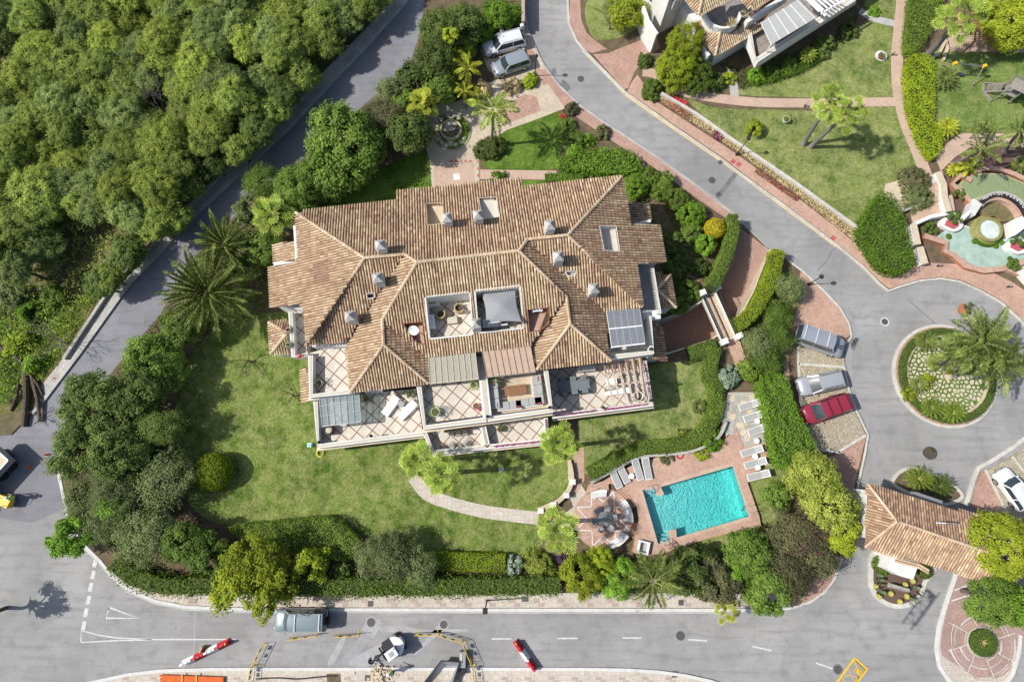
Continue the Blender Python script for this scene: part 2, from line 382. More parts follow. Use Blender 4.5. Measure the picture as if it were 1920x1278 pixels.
    def ball(s, c, r, n=10, m=6):
        rx, ry, rz = r if isinstance(r, tuple) else (r, r, r)
        prof = [(math.cos(t), math.sin(t)) for t in (-math.pi / 2 + math.pi * i / m for i in range(m + 1))]
        vs = []; fs = []
        for j in range(n):
            a = 2 * math.pi * j / n
            vs += [(c[0] + p[0] * rx * math.cos(a), c[1] + p[0] * ry * math.sin(a), c[2] + p[1] * rz) for p in prof]
        for j in range(n):
            a, b = j * (m + 1), ((j + 1) % n) * (m + 1)
            for i in range(m): fs.append((a + i, b + i, b + i + 1, a + i + 1))
        return s.add(vs, fs)
    def mesh(s, name, smooth=False):
        me = bpy.data.meshes.new(name); me.from_pydata(s.v, [], s.f)
        if s.tint is not None or s.t:
            a = me.attributes.new("tint", 'FLOAT', 'FACE'); a.data.foreach_set("value", np.array(s.t, dtype=np.float32))
        if smooth:
            me.polygons.foreach_set("use_smooth", np.ones(len(me.polygons), dtype=bool))
            if smooth is not True: me.set_sharp_from_angle(angle=smooth)
        me.update(); return me
    def build(s, name, m, parent=None, smooth=False, world=False, **kw):
        return tag(link(name, s.mesh(name, smooth), m, parent, world), **kw)
SA = math.radians(38)
def bevel(o, w=.03, seg=2):
    b = o.modifiers.new("bevel", 'BEVEL'); b.width = w; b.segments = seg; b.limit_method = 'ANGLE'; return o
def spline(pts, n=5, closed=False):
    """Catmull-Rom through 2-D or 3-D tuples"""
    out = []; m = len(pts)
    for i in range(m if closed else m - 1):
        g = (lambda k: pts[k % m]) if closed else (lambda k: pts[max(0, min(m - 1, k))])
        p0, p1, p2, p3 = g(i - 1), g(i), g(i + 1), g(i + 2)
        for j in range(n):
            t = j / n
            out.append(tuple(.5 * ((2 * b) + (c - a) * t + (2 * a - 5 * b + 4 * c - d) * t * t + (3 * b - a - 3 * c + d) * t ** 3) for a, b, c, d in zip(p0, p1, p2, p3)))
    if not closed: out.append(tuple(pts[-1]))
    return out
def PL(pts, z=0.0): return [P(x, y, z) for x, y in pts]
def offset_line(pts, w):
    """left/right offsets of a world polyline"""
    L = []; R = []
    for i, p in enumerate(pts):
        d = Vector(pts[min(i + 1, len(pts) - 1)]) - Vector(pts[max(i - 1, 0)]); d.z = 0; d.normalize(); nrm = Vector((-d.y, d.x, 0)) * (w / 2)
        L.append(Vector(p) + nrm); R.append(Vector(p) - nrm)
    return L, R
def strip_mb(pts, w, z0, z1, mb=None, closed=False):
    """a wall / kerb / painted line: world polyline swept to width w"""
    mb = mb or MB(); pts = [Vector(p) for p in pts]
    if closed: pts = pts + [pts[0], pts[1]]
    L, R = offset_line(pts, w)
    if closed: L, R, = L[1:], R[1:]
    if closed: L[0] = L[-1]; R[0] = R[-1]
    n = len(L); vs = []
    for l, r in zip(L, R): vs += [(l.x, l.y, z0), (r.x, r.y, z0), (r.x, r.y, z1), (l.x, l.y, z1)]
    fs = []
    for i in range(n - 1):
        a, b = i * 4, i * 4 + 4
        for j in range(4): fs.append((a + j, a + (j + 1) % 4, b + (j + 1) % 4, b + j))
    if not closed: fs += [(3, 2, 1, 0), tuple((n - 1) * 4 + j for j in range(4))]
    return mb.add(vs, [f[::-1] for f in fs])
def circle_px(cx, cy, rx, ry=None, n=40, a0=0, a1=360):
    ry = ry or rx
    return [(cx + rx * math.cos(math.radians(a0 + (a1 - a0) * i / n)), cy + ry * math.sin(math.radians(a0 + (a1 - a0) * i / n))) for i in range(n if a1 - a0 == 360 else n + 1)]
def inside(poly, x, y):
    c = False; j = len(poly) - 1
    for i in range(len(poly)):
        xi, yi = poly[i][0], poly[i][1]; xj, yj = poly[j][0], poly[j][1]
        if (yi > y) != (yj > y) and x < (xj - xi) * (y - yi) / (yj - yi) + xi: c = not c
        j = i
    return c
def clip(poly, conv):
    """Sutherland-Hodgman: poly clipped to a convex ccw polygon"""
    if area2(conv) < 0: conv = conv[::-1]
    out = [(p[0], p[1]) for p in poly]
    for a, b in zip(conv, conv[1:] + conv[:1]):
        src, out = out, []
        if not src: break
        side = lambda p: (b[0] - a[0]) * (p[1] - a[1]) - (b[1] - a[1]) * (p[0] - a[0])
        for p, q in zip(src, src[1:] + src[:1]):
            sp, sq = side(p), side(q)
            if sp >= 0: out.append(p)
            if (sp >= 0) != (sq >= 0):
                k = sp / (sp - sq); out.append((p[0] + (q[0] - p[0]) * k, p[1] + (q[1] - p[1]) * k))
    return out
def shrink(poly, d):
    """move the edges of a small convex ccw polygon inwards"""
    if area2(poly) < 0: poly = poly[::-1]
    out = list(poly)
    for a, b in zip(poly, poly[1:] + poly[:1]):
        ex, ey = b[0] - a[0], b[1] - a[1]; l = math.hypot(ex, ey)
        if l < 1e-5: continue
        nx, ny = -ey / l * d, ex / l * d; a2, b2 = (a[0] + nx, a[1] + ny), (b[0] + nx, b[1] + ny); src, out = out, []
        side = lambda p: (b2[0] - a2[0]) * (p[1] - a2[1]) - (b2[1] - a2[1]) * (p[0] - a2[0])
        for p, q in zip(src, src[1:] + src[:1]):
            sp, sq = side(p), side(q)
            if sp >= 0: out.append(p)
            if (sp >= 0) != (sq >= 0):
                k = sp / (sp - sq); out.append((p[0] + (q[0] - p[0]) * k, p[1] + (q[1] - p[1]) * k))
        if len(out) < 3: return []
    return out
def voronoi(region, spacing, seed=1, gap=.05):
    """crazy-paving cells inside a world polygon -> list of shrunk convex cells"""
    r = random.Random(seed); xs = [p[0] for p in region]; ys = [p[1] for p in region]; sites = []
    y = min(ys) - spacing; row = 0
    while y < max(ys) + spacing:
        x = min(xs) - spacing + (row % 2) * spacing / 2
        while x < max(xs) + spacing:
            sites.append((x + r.uniform(-.38, .38) * spacing, y + r.uniform(-.38, .38) * spacing)); x += spacing
        y += spacing; row += 1
    out = []
    for s in sites:
        if not inside(region, *s): continue
        cell = [(s[0] - spacing * 1.3, s[1] - spacing * 1.3), (s[0] + spacing * 1.3, s[1] - spacing * 1.3), (s[0] + spacing * 1.3, s[1] + spacing * 1.3), (s[0] - spacing * 1.3, s[1] + spacing * 1.3)]
        for q in sites:
            if q is s or abs(q[0] - s[0]) > spacing * 2.5 or abs(q[1] - s[1]) > spacing * 2.5: continue
            mx, my, dx, dy = (s[0] + q[0]) / 2, (s[1] + q[1]) / 2, q[0] - s[0], q[1] - s[1]; src, cell = cell, []
            side = lambda p: -((p[0] - mx) * dx + (p[1] - my) * dy)
            for p, w in zip(src, src[1:] + src[:1]):
                sp, sq = side(p), side(w)
                if sp >= 0: cell.append(p)
                if (sp >= 0) != (sq >= 0):
                    k = sp / (sp - sq); cell.append((p[0] + (w[0] - p[0]) * k, p[1] + (w[1] - p[1]) * k))
            if not cell: break
        cell = shrink(cell, gap * r.uniform(.6, 1.3)) if len(cell) > 2 else []
        if len(cell) > 2: out.append(cell)
    return out
def area(name, px, z, m, thick=.10, curve=0, holes=(), world=None, **kw):
    """a flat piece of the setting: outline in plan, top at z"""
    pts = spline(px, curve, True) if curve else px
    kw.setdefault('kind', 'structure')
    return MB().prism(PL(pts, z) if world is None else world, z - thick, z, [PL(h, z) for h in holes]).build(name, m, **kw)
def line(name, px, w, z0, z1, m, curve=0, closed=False, parent=None, **kw):
    pts = spline(px, curve, closed) if curve else px
    return strip_mb(PL(pts, z1), w, z0, z1, closed=closed).build(name, m, parent, **kw)
# ================================================================== SETTING
PIT = [(1381, 421), (1444, 470), (1428, 505), (1412, 548), (1388, 592), (1368, 616), (1346, 634), (1300, 650), (1240, 668), (1226, 640), (1224, 606), (1290, 578), (1322, 560), (1345, 531), (1362, 500), (1374, 460)]
POOL = [(1201, 918), (1228.5, 912), (1233, 928), (1242, 925), (1237.5, 909), (1374.5, 870), (1407, 970), (1269.6, 1010.6), (1265, 993.6), (1254.7, 995.7), (1258.6, 1014.4), (1231, 1021)]
DECK_Z, WATER_Z = .50, .36
PATIO = circle_px(1131, 972, 54, 53, 36)
def grow(px, k):
    cx, cy = sum(p[0] for p in px) / len(px), sum(p[1] for p in px) / len(px)
    return [(cx + (x - cx) * k, cy + (y - cy) * k) for x, y in px]
pit_w, pool_w = PL(PIT, 0), PL(POOL, DECK_Z)
big = [(-500, -500), (500, -500), (500, 500), (-500, 500)]
MB().sheet([Vector((*p, 0)) for p in big], -.30, [pit_w, pool_w]).build('ground', 'litter', kind='structure')
ROAD = [(752, -160), (1000, -160), (1100, -160), (1100, -60), (2050, 200), (2300, 500), (2300, 1500), (-400, 1500), (-400, 800), (-60, 800), (60, 742), (84, 746), (148, 662), (242, 531), (366, 400), (457, 318), (537, 242), (689, 84), (764, 0)]
MB().prism(PL(ROAD, 0), -.25, 0, [pit_w, pool_w]).build('road', 'asphalt', kind='structure')
LEFT = [(766, -2), (800, -2), (790, 60), (770, 130), (700, 190), (620, 260), (520, 350), (440, 420), (350, 500), (300, 600), (215, 700), (150, 800), (122, 870), (128, 950), (60, 980), (-60, 960), (-60, 802), (62, 748), (150, 664), (244, 533), (368, 402), (459, 320), (539, 244), (691, 86)]
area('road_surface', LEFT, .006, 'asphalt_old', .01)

ISL = [(985, -120), (984, 20), (988, 55), (1000, 88), (1021, 124), (1048, 160), (1088, 198), (1130, 228), (1172, 255), (1240, 300), (1322, 360), (1380, 405), (1392, 419), (1444, 470), (1478, 488), (1505, 508), (1545, 545), (1575, 577), (1592, 606), (1597, 630), (1592, 638), (1578, 648),
       (1584, 690), (1592, 730), (1606, 770), (1628, 815), (1622, 850), (1610, 905), (1600, 960), (1592, 1010), (1580, 1045), (1565, 1085), (1548, 1108), (1520, 1128), (1485, 1139), (1440, 1143), (1340, 1143), (1100, 1143), (800, 1142.5), (560, 1142), (420, 1141), (345, 1137), (290, 1126), (240, 1104), (205, 1074), (186, 1050), (150, 1015), (125, 960), (108, 880), (118, 820), (150, 780), (215, 690), (300, 590), (350, 495), (440, 405), (520, 340), (620, 250), (700, 182), (765, 130), (788, 60), (800, -20), (805, -120)]
MB().prism(PL(ISL, .12), -.02, .12, [pit_w, pool_w]).build('garden_ground', 'soil', kind='structure')
ISL2 = [(1066, -120), (1064.5, 0), (1066.7, 43.7), (1082, 77), (1098.6, 97.5), (1172.6, 173), (1260, 235), (1360, 303), (1381, 320), (1480, 392), (1570, 460), (1620, 501), (1650, 532), (1666.5, 545), (1685, 538), (1725, 526), (1765, 522), (1799.5, 527.5), (1839, 545), (1879, 567.5), (1916, 602), (1990, 690), (2300, 690), (2300, -400), (1500, -400)]
MB().prism(PL(ISL2, .12), -.02, .12).build('garden_ground', 'soil', kind='structure')
FOREST = [(764, 0), (689, 84), (537.5, 242), (457, 318), (366.6, 400), (242, 531), (148, 662), (84, 746), (60, 775), (20, 815), (-200, 830), (-900, 830), (-900, -700), (800, -700), (770, -60)]
MB().prism(PL(FOREST, .12), -.26, .12).build('woodland_ground', 'litter', kind='structure')
# ---- driveway ramp down to the garage, under the footbridge
RL = [(1381, 421), (1374, 460), (1362, 500), (1345, 531), (1322, 560), (1290, 578), (1224, 606)]
RR = [(1444, 470), (1428, 505), (1412, 548), (1388, 592), (1368, 616), (1330, 640), (1240, 668)]
rz = [0, -.8, -1.7, -2.5, -2.9, -3.1, -3.2]
ramp_mb = MB(); vs = []
for (a, b, z) in zip(RL, RR, rz):
    pa, pb = P(*a), P(*b); vs += [(pa.x, pa.y, z), (pb.x, pb.y, z)]
ramp_mb.add(vs, [(2 * i, 2 * i + 1, 2 * i + 3, 2 * i + 2) for i in range(6)])
ramp_mb.build('driveway', brick_mat('paving_ramp', (.36, .215, .165), (.30, .175, .13), (.3, .22, .18), .3, .15, .6).name, kind='structure')  # brick colour darkened to carry the hedge shade on the ramp
for nm, edge, m, lab in (('retaining_wall', RL, 'stone', 'stone retaining wall on the house side of the garage ramp'), ('retaining_wall', RR, 'sandstone', 'sandy retaining wall on the roundabout side of the garage ramp')):
    w = MB(); pts = [P(*q) for q in edge]
    for i in range(6):
        a, b = pts[i], pts[i + 1]; d = (b - a).normalized(); n = Vector((-d.y, d.x, 0)) * (.15 if edge is RL else -.15) * -1
        w.add([(a.x, a.y, rz[i] - .1), (b.x, b.y, rz[i + 1] - .1), (b.x, b.y, .30), (a.x, a.y, .30), (a.x - n.x, a.y - n.y, rz[i] - .1), (b.x - n.x, b.y - n.y, rz[i + 1] - .1), (b.x - n.x, b.y - n.y, .30), (a.x - n.x, a.y - n.y, .30)],
              [(0, 1, 2, 3), (3, 2, 6, 7), (5, 4, 7, 6), (4, 0, 3, 7), (1, 5, 6, 2)])
    w.build(nm, m, label=lab, cat='wall')
w = MB(); a, b = P(*RL[-1]), P(*RR[-1]); w.add([(a.x, a.y, -3.3), (b.x, b.y, -3.3), (b.x, b.y, .3), (a.x, a.y, .3), (a.x - .2, a.y, -3.3), (b.x - .2, b.y, -3.3), (b.x - .2, b.y, .3), (a.x - .2, a.y, .3)], [(3, 2, 1, 0), (0, 3, 7, 4), (3, 7, 6, 2), (4, 5, 6, 7), (1, 2, 6, 5)])
w.build('garage_front', 'cream', label='cream garage wall closing the lower end of the ramp', cat='wall')
area('stepping_verge', [(1446, 470), (1456, 478), (1440, 520), (1420, 565), (1398, 598), (1390, 592), (1413, 548), (1429, 505)], .16, 'lawn_dry', .05)

# ---- lawns
def lawn(px, m, z=.15, c=4): return area('lawn', px, z, m, .06, c)
lawn([(375, 640), (480, 588), (700, 600), (1000, 700), (1075, 850), (1072, 895), (1055, 925), (1012, 958), (1012, 1030), (900, 1042), (820, 1037), (700, 1008), (610, 975), (440, 985), (370, 960), (330, 900), (318, 820), (340, 730)], 'lawn')
lawn([(600, 390), (690, 330), (800, 285), (808, 350), (745, 372), (650, 400)], 'lawn_lush')
lawn([(905, 312), (925, 270), (960, 238), (1040, 208), (1058, 235), (1054, 275), (1040, 316), (960, 318)], 'lawn_lush')
lawn([(980, 338), (1040, 338), (1042, 352), (970, 360), (900, 350), (903, 338)], 'lawn_lush', c=0)
lawn([(1088, 770), (1150, 720), (1225, 685), (1320, 678), (1338, 720), (1342, 760), (1322, 815), (1280, 838), (1190, 840), (1140, 862), (1100, 890), (1086, 850)], 'lawn_dry')
lawn([(1405, 905), (1440, 850), (1475, 870), (1490, 920), (1462, 975), (1424, 980)], 'lawn_dry')
lawn([(1280, 1015), (1360, 992), (1425, 978), (1430, 1000), (1380, 1035), (1300, 1045)], 'lawn_dry')
lawn([(1290, 185), (1340, 202), (1420, 205), (1520, 208), (1600, 205), (1685, 200), (1702, 250), (1722, 300), (1712, 330), (1680, 352), (1655, 385), (1618, 428), (1540, 375), (1460, 320), (1380, 262), (1320, 218)], 'lawn_dry', c=3)
lawn([(1388, 178), (1400, 160), (1470, 140), (1530, 110), (1590, 62), (1640, 40), (1675, 55), (1678, 120), (1680, 180), (1590, 184), (1480, 182)], 'lawn_dry', c=3)
lawn([(1640, -60), (1695, -60), (1688, 20), (1680, 42), (1645, 28), (1620, 10)], 'lawn_dry', c=0)
lawn([(1750, 100), (1780, 95), (1880, 100), (1990, 90), (1990, 260), (1900, 250), (1840, 248), (1790, 258), (1760, 240), (1752, 180)], 'lawn_play', c=3)
lawn([(1098, 10), (1130, -20), (1190, -20), (1200, 40), (1170, 68), (1120, 75), (1102, 50)], 'lawn_dry', c=4)
area('woodland_verge', [(20, 720), (70, 660), (140, 560), (200, 520), (110, 690), (60, 742), (30, 770), (-60, 790), (-60, 740)], .16, 'wild_grass', .05, 4)
area('woodland_verge', [(700, -20), (660, 60), (560, 170), (420, 250), (350, 120), (420, -20)], .14, 'wild_grass', .03, 4)

# ---- paths and paved courts
def pave(name, px, m, z=.155, c=0, th=.06, **k): return area(name, px, z, m, th, c, **k)
pave('path', [(900, 318), (1044, 320), (1044, 337), (900, 336)], 'paving_salmon', .16)
pave('entrance_court', [(795, 262), (800, 215), (830, 188), (880, 186), (900, 160), (985, 132), (1022, 150), (1060, 203), (1000, 226), (950, 244), (915, 268), (896, 292), (898, 300), (806, 304)], 'paving_beige', .152)
pave('paving_panel', [(932, 206), (985, 176), (1006, 182), (1014, 208), (965, 226), (940, 238)], 'paving_red', .160)
pave('entrance_court', [(806, 304), (898, 298), (902, 420), (816, 420)], 'paving_cream', .155)
pave('paving_panel', [(812, 309), (889, 304), (893, 415), (820, 415)], 'paving_salmon', .163)
pave('car_park', [(898, 88), (975, 46), (988, 50), (1022, 128), (1032, 140), (1004, 152), (945, 158), (915, 130)], 'paving_beige', .1565)
pave('paving_panel', [(915, 92), (978, 60), (990, 80), (930, 112)], 'paving_red', .160); pave('paving_panel', [(930, 122), (996, 88), (1008, 112), (950, 140)], 'paving_red', .160)
pave('paving_panel', [(1002, 128), (1022, 130), (1040, 150), (1020, 160), (1006, 150)], 'paving_red', .165)
for i in range(9): area('mosaic_tile', [(897 + .25 * i, 303 + i * 13 - 4), (901, 303 + i * 13), (897.5, 303 + i * 13 + 4), (893.5, 303 + i * 13)], .166, 'terracotta', .01)
for i in range(5): area('mosaic_tile', [(842 + i * 9, 302.5), (846 + i * 9, 299), (850 + i * 9, 302), (846 + i * 9, 305)], .164, 'terracotta', .008)
pave('manhole_slab', [(850, 326), (862, 325.5), (862.5, 337), (850.5, 337.5)], 'white', .170, th=.02)
pave('pavement', [(1010, 148), (1035, 146), (1092, 200), (1172, 257), (1240, 302), (1322, 362), (1378, 405), (1376, 419), (1310, 374), (1232, 318), (1160, 272), (1085, 222), (1040, 185)], 'paving_red', .15, 0)
GP = [(1196, 330), (1222, 372), (1246, 420), (1290, 500), (1318, 548), (1340, 572)]
strip_mb(PL(spline(GP, 4), .15), 1.3, .05, .156).build('path', 'paving_shaded', kind='structure')
pave('pavement', [(1502, 508), (1545, 548), (1574, 580), (1590, 608), (1594, 628), (1578, 638), (1508, 612), (1496, 615), (1478, 660), (1482, 740), (1470, 745), (1468, 640), (1490, 560)], 'paving_terracotta', .15)
pave('parking_bay', [(1497, 616), (1508, 614), (1580, 648), (1584, 686), (1500, 680)], 'cobbles', .14)
pave('parking_bay', [(1500, 684), (1584, 690), (1590, 722), (1600, 765), (1504, 790), (1498, 730)], 'cobbles', .14)
pave('parking_bay', [(1504, 794), (1601, 768), (1622, 812), (1575, 845), (1530, 840)], 'cobbles', .14)
pave('pavement', [(1574, 850), (1624, 818), (1616, 850), (1604, 900), (1596, 960), (1560, 940), (1540, 860)], 'paving_red', .15)
for seg in ([(1498, 682), (1584, 688)], [(1503, 792), (1600, 766)], [(1572, 847), (1624, 815)], [(1500, 612), (1582, 647)], [(1497, 614), (1497, 680), (1500, 735), (1506, 792), (1532, 842), (1575, 848)]): line('kerb_band', seg, .24, .05, .163, 'kerb', kind='structure')
pave('pavement', [(1486, 1137), (1520, 1126), (1546, 1106), (1563, 1083), (1578, 1042), (1556, 1040), (1530, 1080), (1500, 1110), (1470, 1115)], 'paving_red', .1565)
# bottom pavement with rose blocks
pave('pavement', [(205, 1072), (240, 1101), (290, 1122), (345, 1133), (420, 1137), (800, 1138.5), (1340, 1139), (1440, 1139), (1480, 1135), (1500, 1118), (1440, 1112), (1100, 1111), (600, 1110), (400, 1108), (320, 1098), (250, 1070), (222, 1050)], 'paving_cream', .15)
pv = empty('pavement_inlay', P(800, 1125, .15)); tag(pv, kind='structure')
for i, (x, y, w_, h_) in enumerate([(258, 1093, 12, 9), (300, 1108, 14, 10), (352, 1122, 18, 10), (405, 1130, 14, 9)] + [(x, y, 12, 7) for x0 in range(540, 1380, 46) for x, y in ((x0, 1122), (x0 + 9, 1130))]):
    MB().prism(PL([(x, y), (x + w_, y), (x + w_, y + h_), (x, y + h_)], .158), .13, .158).build('paver', 'paving_shaded' if False else 'terracotta_pale' if 'terracotta_pale' in MATS else mat('terracotta_pale', (.40, .315, .27), (.35, .27, .23), 4, .85, .2).name, pv, world=True)
# far side pavement
BP = [(120, 1290), (180, 1277), (240, 1264), (300, 1257), (400, 1254), (700, 1253.5), (1100, 1254), (1180, 1255.5), (1235, 1259), (1285, 1266), (1335, 1277), (1400, 1300), (1500, 1450), (-200, 1450)]
MB().prism(PL(BP, .12), -.02, .12).build('pavement', 'paving_cream', kind='structure')
pv2 = empty('pavement_inlay', P(800, 1270, .12)); tag(pv2, kind='structure')
for x in list(range(230, 700, 52)) + list(range(720, 1290, 44)):
    for dx, dy in ((0, 1264), (8, 1271)):
        if 1000 < x < 1010: continue
        MB().prism(PL([(x + dx, dy + 4), (x + dx + 12, dy + 4), (x + dx + 12, dy + 10), (x + dx, dy + 10)], .128), .1, .128).build('paver', 'terracotta_pale', pv2, world=True)
# wood-side pavement (grey slabs) and its wall
WP = [(764, 0), (689, 84), (537.5, 242), (457, 318), (366.6, 400), (242, 531), (148, 662), (84, 746), (62, 742), (118, 672), (212, 530), (336, 400), (427, 312), (508, 238), (660, 84), (740, 0), (745, -60), (768, -60)]
pave('pavement', WP, 'paving_grey', .165)
for (x, y) in ((103, 706), (97, 712)): pave('paving_slab', [(x, y - 5), (x + 9, y - 3), (x + 5, y + 5), (x - 4, y + 3)], 'terracotta_pale', .172, th=.02)
# ---- kerbs
def kerb(px, m='kerb', w=.2, z1=.17, curve=0, closed=False): return line('kerb', px, w, -.02, z1, m, curve, closed, kind='structure')
kerb(ISL[1:13], 'concrete'); kerb(ISL[12:14], 'concrete', .2, .05); kerb(ISL[14:22]); kerb(ISL[22:30]); kerb(ISL[30:35])
kerb(ISL[34:51], 'kerb_white', .26)
line('gutter', [(x, y + 4) for x, y in ISL[36:51]], .22, -.02, .012, 'concrete', kind='structure')
kerb(ISL2[1:6]); kerb(ISL2[5:22]); kerb(BP[:12], 'kerb_white', .26); kerb(FOREST[:9], 'concrete', .3, .2)
line('low_wall', [(740, 0), (660, 84), (508, 238), (427, 312), (336, 400), (212, 530), (118, 672)], .3, .1, .55, 'stone', label='low weathered stone wall between the wood and the grey pavement', cat='wall')
# white/yellow no-parking edge at the upper bend
for i in range(8):
    f = i / 8; a = (1093 + 78 * f, 95 + 80 * f); b = (1093 + 78 * (f + .125), 95 + 80 * (f + .125)); line('edge_marking', [a, b], .22, .0, .008, 'yellow_paint' if i % 2 else 'road_paint', kind='structure')
line('edge_marking', [(1172, 178), (1260, 240), (1360, 308), (1480, 397), (1568, 463)], .12, 0, .008, 'yellow_paint', kind='structure')
# side drive of the upper building
pave('driveway', [(1112, 102), (1140, 100), (1190, 80), (1228, 64), (1238, 90), (1210, 110), (1190, 135), (1178, 165), (1170, 168)], 'paving_red', .15)
pave('pavement', [(1068, -60), (1068, 42), (1084, 75), (1100, 96), (1112, 100), (1138, 92), (1118, 78), (1100, 62), (1090, 38), (1088, 0), (1090, -60)], 'paving_red', .153)
EP = [(1176, 172), (1262, 232), (1362, 300), (1384, 318), (1482, 390), (1572, 458), (1622, 499), (1652, 529), (1668, 541), (1685, 535), (1725, 523), (1765, 519), (1800, 524), (1840, 542), (1881, 565), (1918, 600), (1990, 688), (2100, 688), (2000, 600), (1900, 530), (1840, 500), (1800, 495), (1728, 492), (1690, 510), (1660, 500), (1636, 482), (1588, 442), (1500, 374), (1446, 336), (1377, 286), (1300, 236), (1230, 190), (1195, 140), (1184, 155)]
pave('pavement', EP, 'paving_terracotta', .15)
for (x, y) in ((1374, 303), (1385, 308), (1562, 446), (1466, 352)): pave('paving_slab', [(x - 6, y), (x, y - 5), (x + 7, y), (x, y + 5)], 'red_wall', .156, th=.01)
BED = [(1232, 186), (1244, 176), (1307, 213), (1379, 266), (1489, 341), (1622, 438), (1612, 446), (1600, 452), (1502, 372), (1448, 333), (1379, 283), (1302, 233)]
pave('flower_bed', BED, 'soil', .19)
line('low_wall', [(1240, 174), (1305, 212), (1379, 265), (1489, 340), (1620, 435)], .32, .1, .55, 'kerb', label='pale low wall between the dry flower bed and the upper lawn', cat='wall')
UP = [(1205, 135), (1230, 140), (1270, 168), (1330, 182), (1420, 192), (1520, 193), (1600, 192), (1682, 191)]
strip_mb(PL(spline(UP, 4), .16), 1.05, .05, .168).build('path', 'paving_salmon', kind='structure')
MP = [(1698, -80), (1690, 20), (1684, 80), (1682, 130), (1686, 180), (1698, 230), (1714, 270), (1728, 305), (1742, 345)]
strip_mb(PL(spline(MP, 4), .16), 1.25, .05, .172).build('path', 'paving_salmon', kind='structure')
strip_mb(PL([(1372, 130), (1376, 165), (1378, 182)], .16), .9, .05, .163).build('path', 'concrete', kind='structure')
strip_mb(PL(spline([(1612, 20), (1640, 35), (1684, 46)], 4), .16), .8, .05, .163).build('path', 'concrete', kind='structure')
pave('play_terrace', [(1770, 75), (1800, 62), (1870, 60), (1990, 40), (1990, 100), (1880, 98), (1780, 97)], 'paving_salmon', .162)
pave('path', [(1752, 292), (1775, 270), (1800, 250), (1990, 250), (1990, 275), (1820, 276), (1790, 295), (1765, 320)], 'paving_salmon', .164)
pave('planting_bed', [(1770, 305), (1800, 282), (1990, 276), (1990, 330), (1870, 318), (1830, 325), (1812, 345), (1795, 360), (1790, 330)], 'mulch', .158)
pave('planting_bed', [(1660, 345), (1720, 330), (1755, 350), (1760, 380), (1730, 390), (1695, 395), (1650, 400)], 'sandstone', .158)
# ---- markings
def mk(px, w=.13, m='road_paint'): return line('road_marking', px, w, 0, .007, m, kind='structure')
for x, y in ((178, 1054.6), (174.5, 1077), (169.8, 1100), (166, 1124), (161, 1147.7), (157, 1172)): mk([(x + 1.8, y - 8), (x - 1.8, y + 8)], .36)
mk([(205, 1138), (199, 1158), (260, 1158.6), (205, 1138), (203, 1143)], .16)
mk([(152, 1203), (152, 1181), (185, 1190), (218, 1195), (284, 1198), (444, 1198)], .11); mk([(152, 1203.5), (220, 1200), (284, 1198.6)], .1)
for a, b in (((922, 1197), (959, 1196.6)), ((1045, 1196), (1083, 1195.6)), ((1167, 1195), (1203, 1195.3)), ((1290, 1198), (1326, 1200.5)), ((1411, 1211), (1447, 1219)), ((1530, 1242), (1562, 1253))): mk([a, b], .12)
# ---- repairs and dust on the tarmac
def pt(px, m, z): return area('road_patch', px, z, m, z + .01)
pt([(1348, 374), (1341, 368), (1378, 320), (1386, 324)], 'patch', .005); pt([(1046, 165), (1056, 148), (1068, 160), (1070, 168), (1058, 174)], 'patch', .005); pt([(1033, 130), (1041, 127), (1044, 138), (1036, 142)], 'patch', .0055)
pt([(1596, 640), (1606, 632), (1612, 634), (1602, 656), (1596, 654)], 'patch', .005)
pt([(1572, 577), (1592, 604), (1602, 632), (1600, 640), (1612, 640), (1604, 605), (1580, 572), (1550, 545), (1546, 547)], 'wet_patch', .004)
pt([(1584, 650), (1590, 690), (1597, 728), (1611, 768), (1636, 812), (1645, 820), (1640, 845), (1618, 905), (1627, 906), (1650, 830), (1640, 800), (1616, 760), (1603, 725), (1598, 690), (1597, 652)], 'wet_patch', .0045)
pt([(1036, 145), (1090, 204), (1172, 262), (1240, 307), (1320, 366), (1380, 412), (1384, 404), (1324, 357), (1240, 296), (1172, 250), (1130, 222), (1090, 194), (1050, 156)], 'wet_patch', .0035)
pt([(627, 1250), (652, 1251), (700, 1192), (706, 1184), (684, 1182)], 'wet_patch', .005)
pt([(678, 1180), (690, 1160), (712, 1160), (715, 1172), (700, 1196), (690, 1190)], 'dust', .0065)
for c in ([(710, 1178), (740, 1172), (800, 1180), (870, 1178), (870, 1184), (790, 1186), (725, 1184)], [(826, 1168), (838, 1172), (782, 1224), (776, 1226), (800, 1196)], [(655, 1238), (668, 1252), (690, 1250), (722, 1212), (716, 1205)], [(615, 1240), (640, 1195), (648, 1198), (625, 1244)]): pt(spline(c, 3, True), 'dust', .0068)
for sg in ([(1532, 508), (1552, 486), (1560, 470), (1572, 461)], [(366, 1144), (364, 1200), (362, 1252)], [(1700, 560), (1735, 590), (1760, 612)]): line('road_seam', sg, .09, 0, .0052, 'patch' if sg[0][0] != 366 else 'dust', 3, kind='structure')
def ring(x, y, r, m='iron', frame=None):
    p = P(x, y, 0)
    if frame: MB().lathe([(r * 1.35, -.02), (r * 1.35, .008), (r, .008)], 20, p).build('manhole_frame', frame, kind='structure')
    o = MB().lathe([(r, -.02), (r, .012), (r * .86, .012), (r * .84, .007), (r * .5, .007), (r * .48, .012), (0, .012)], 20, p).build('manhole_cover', m, kind='structure')
for x, y, r, f in ((1089, 148, .36, None), (1335, 338, .36, None), (1659, 603, .32, 'road_paint'), (1276, 1191, .4, None), (1571, 1254, .34, 'patch'), (832, 1170, .35, 'dust'), (696, 1166, .38, 'dust')): ring(x, y, r, frame=f)
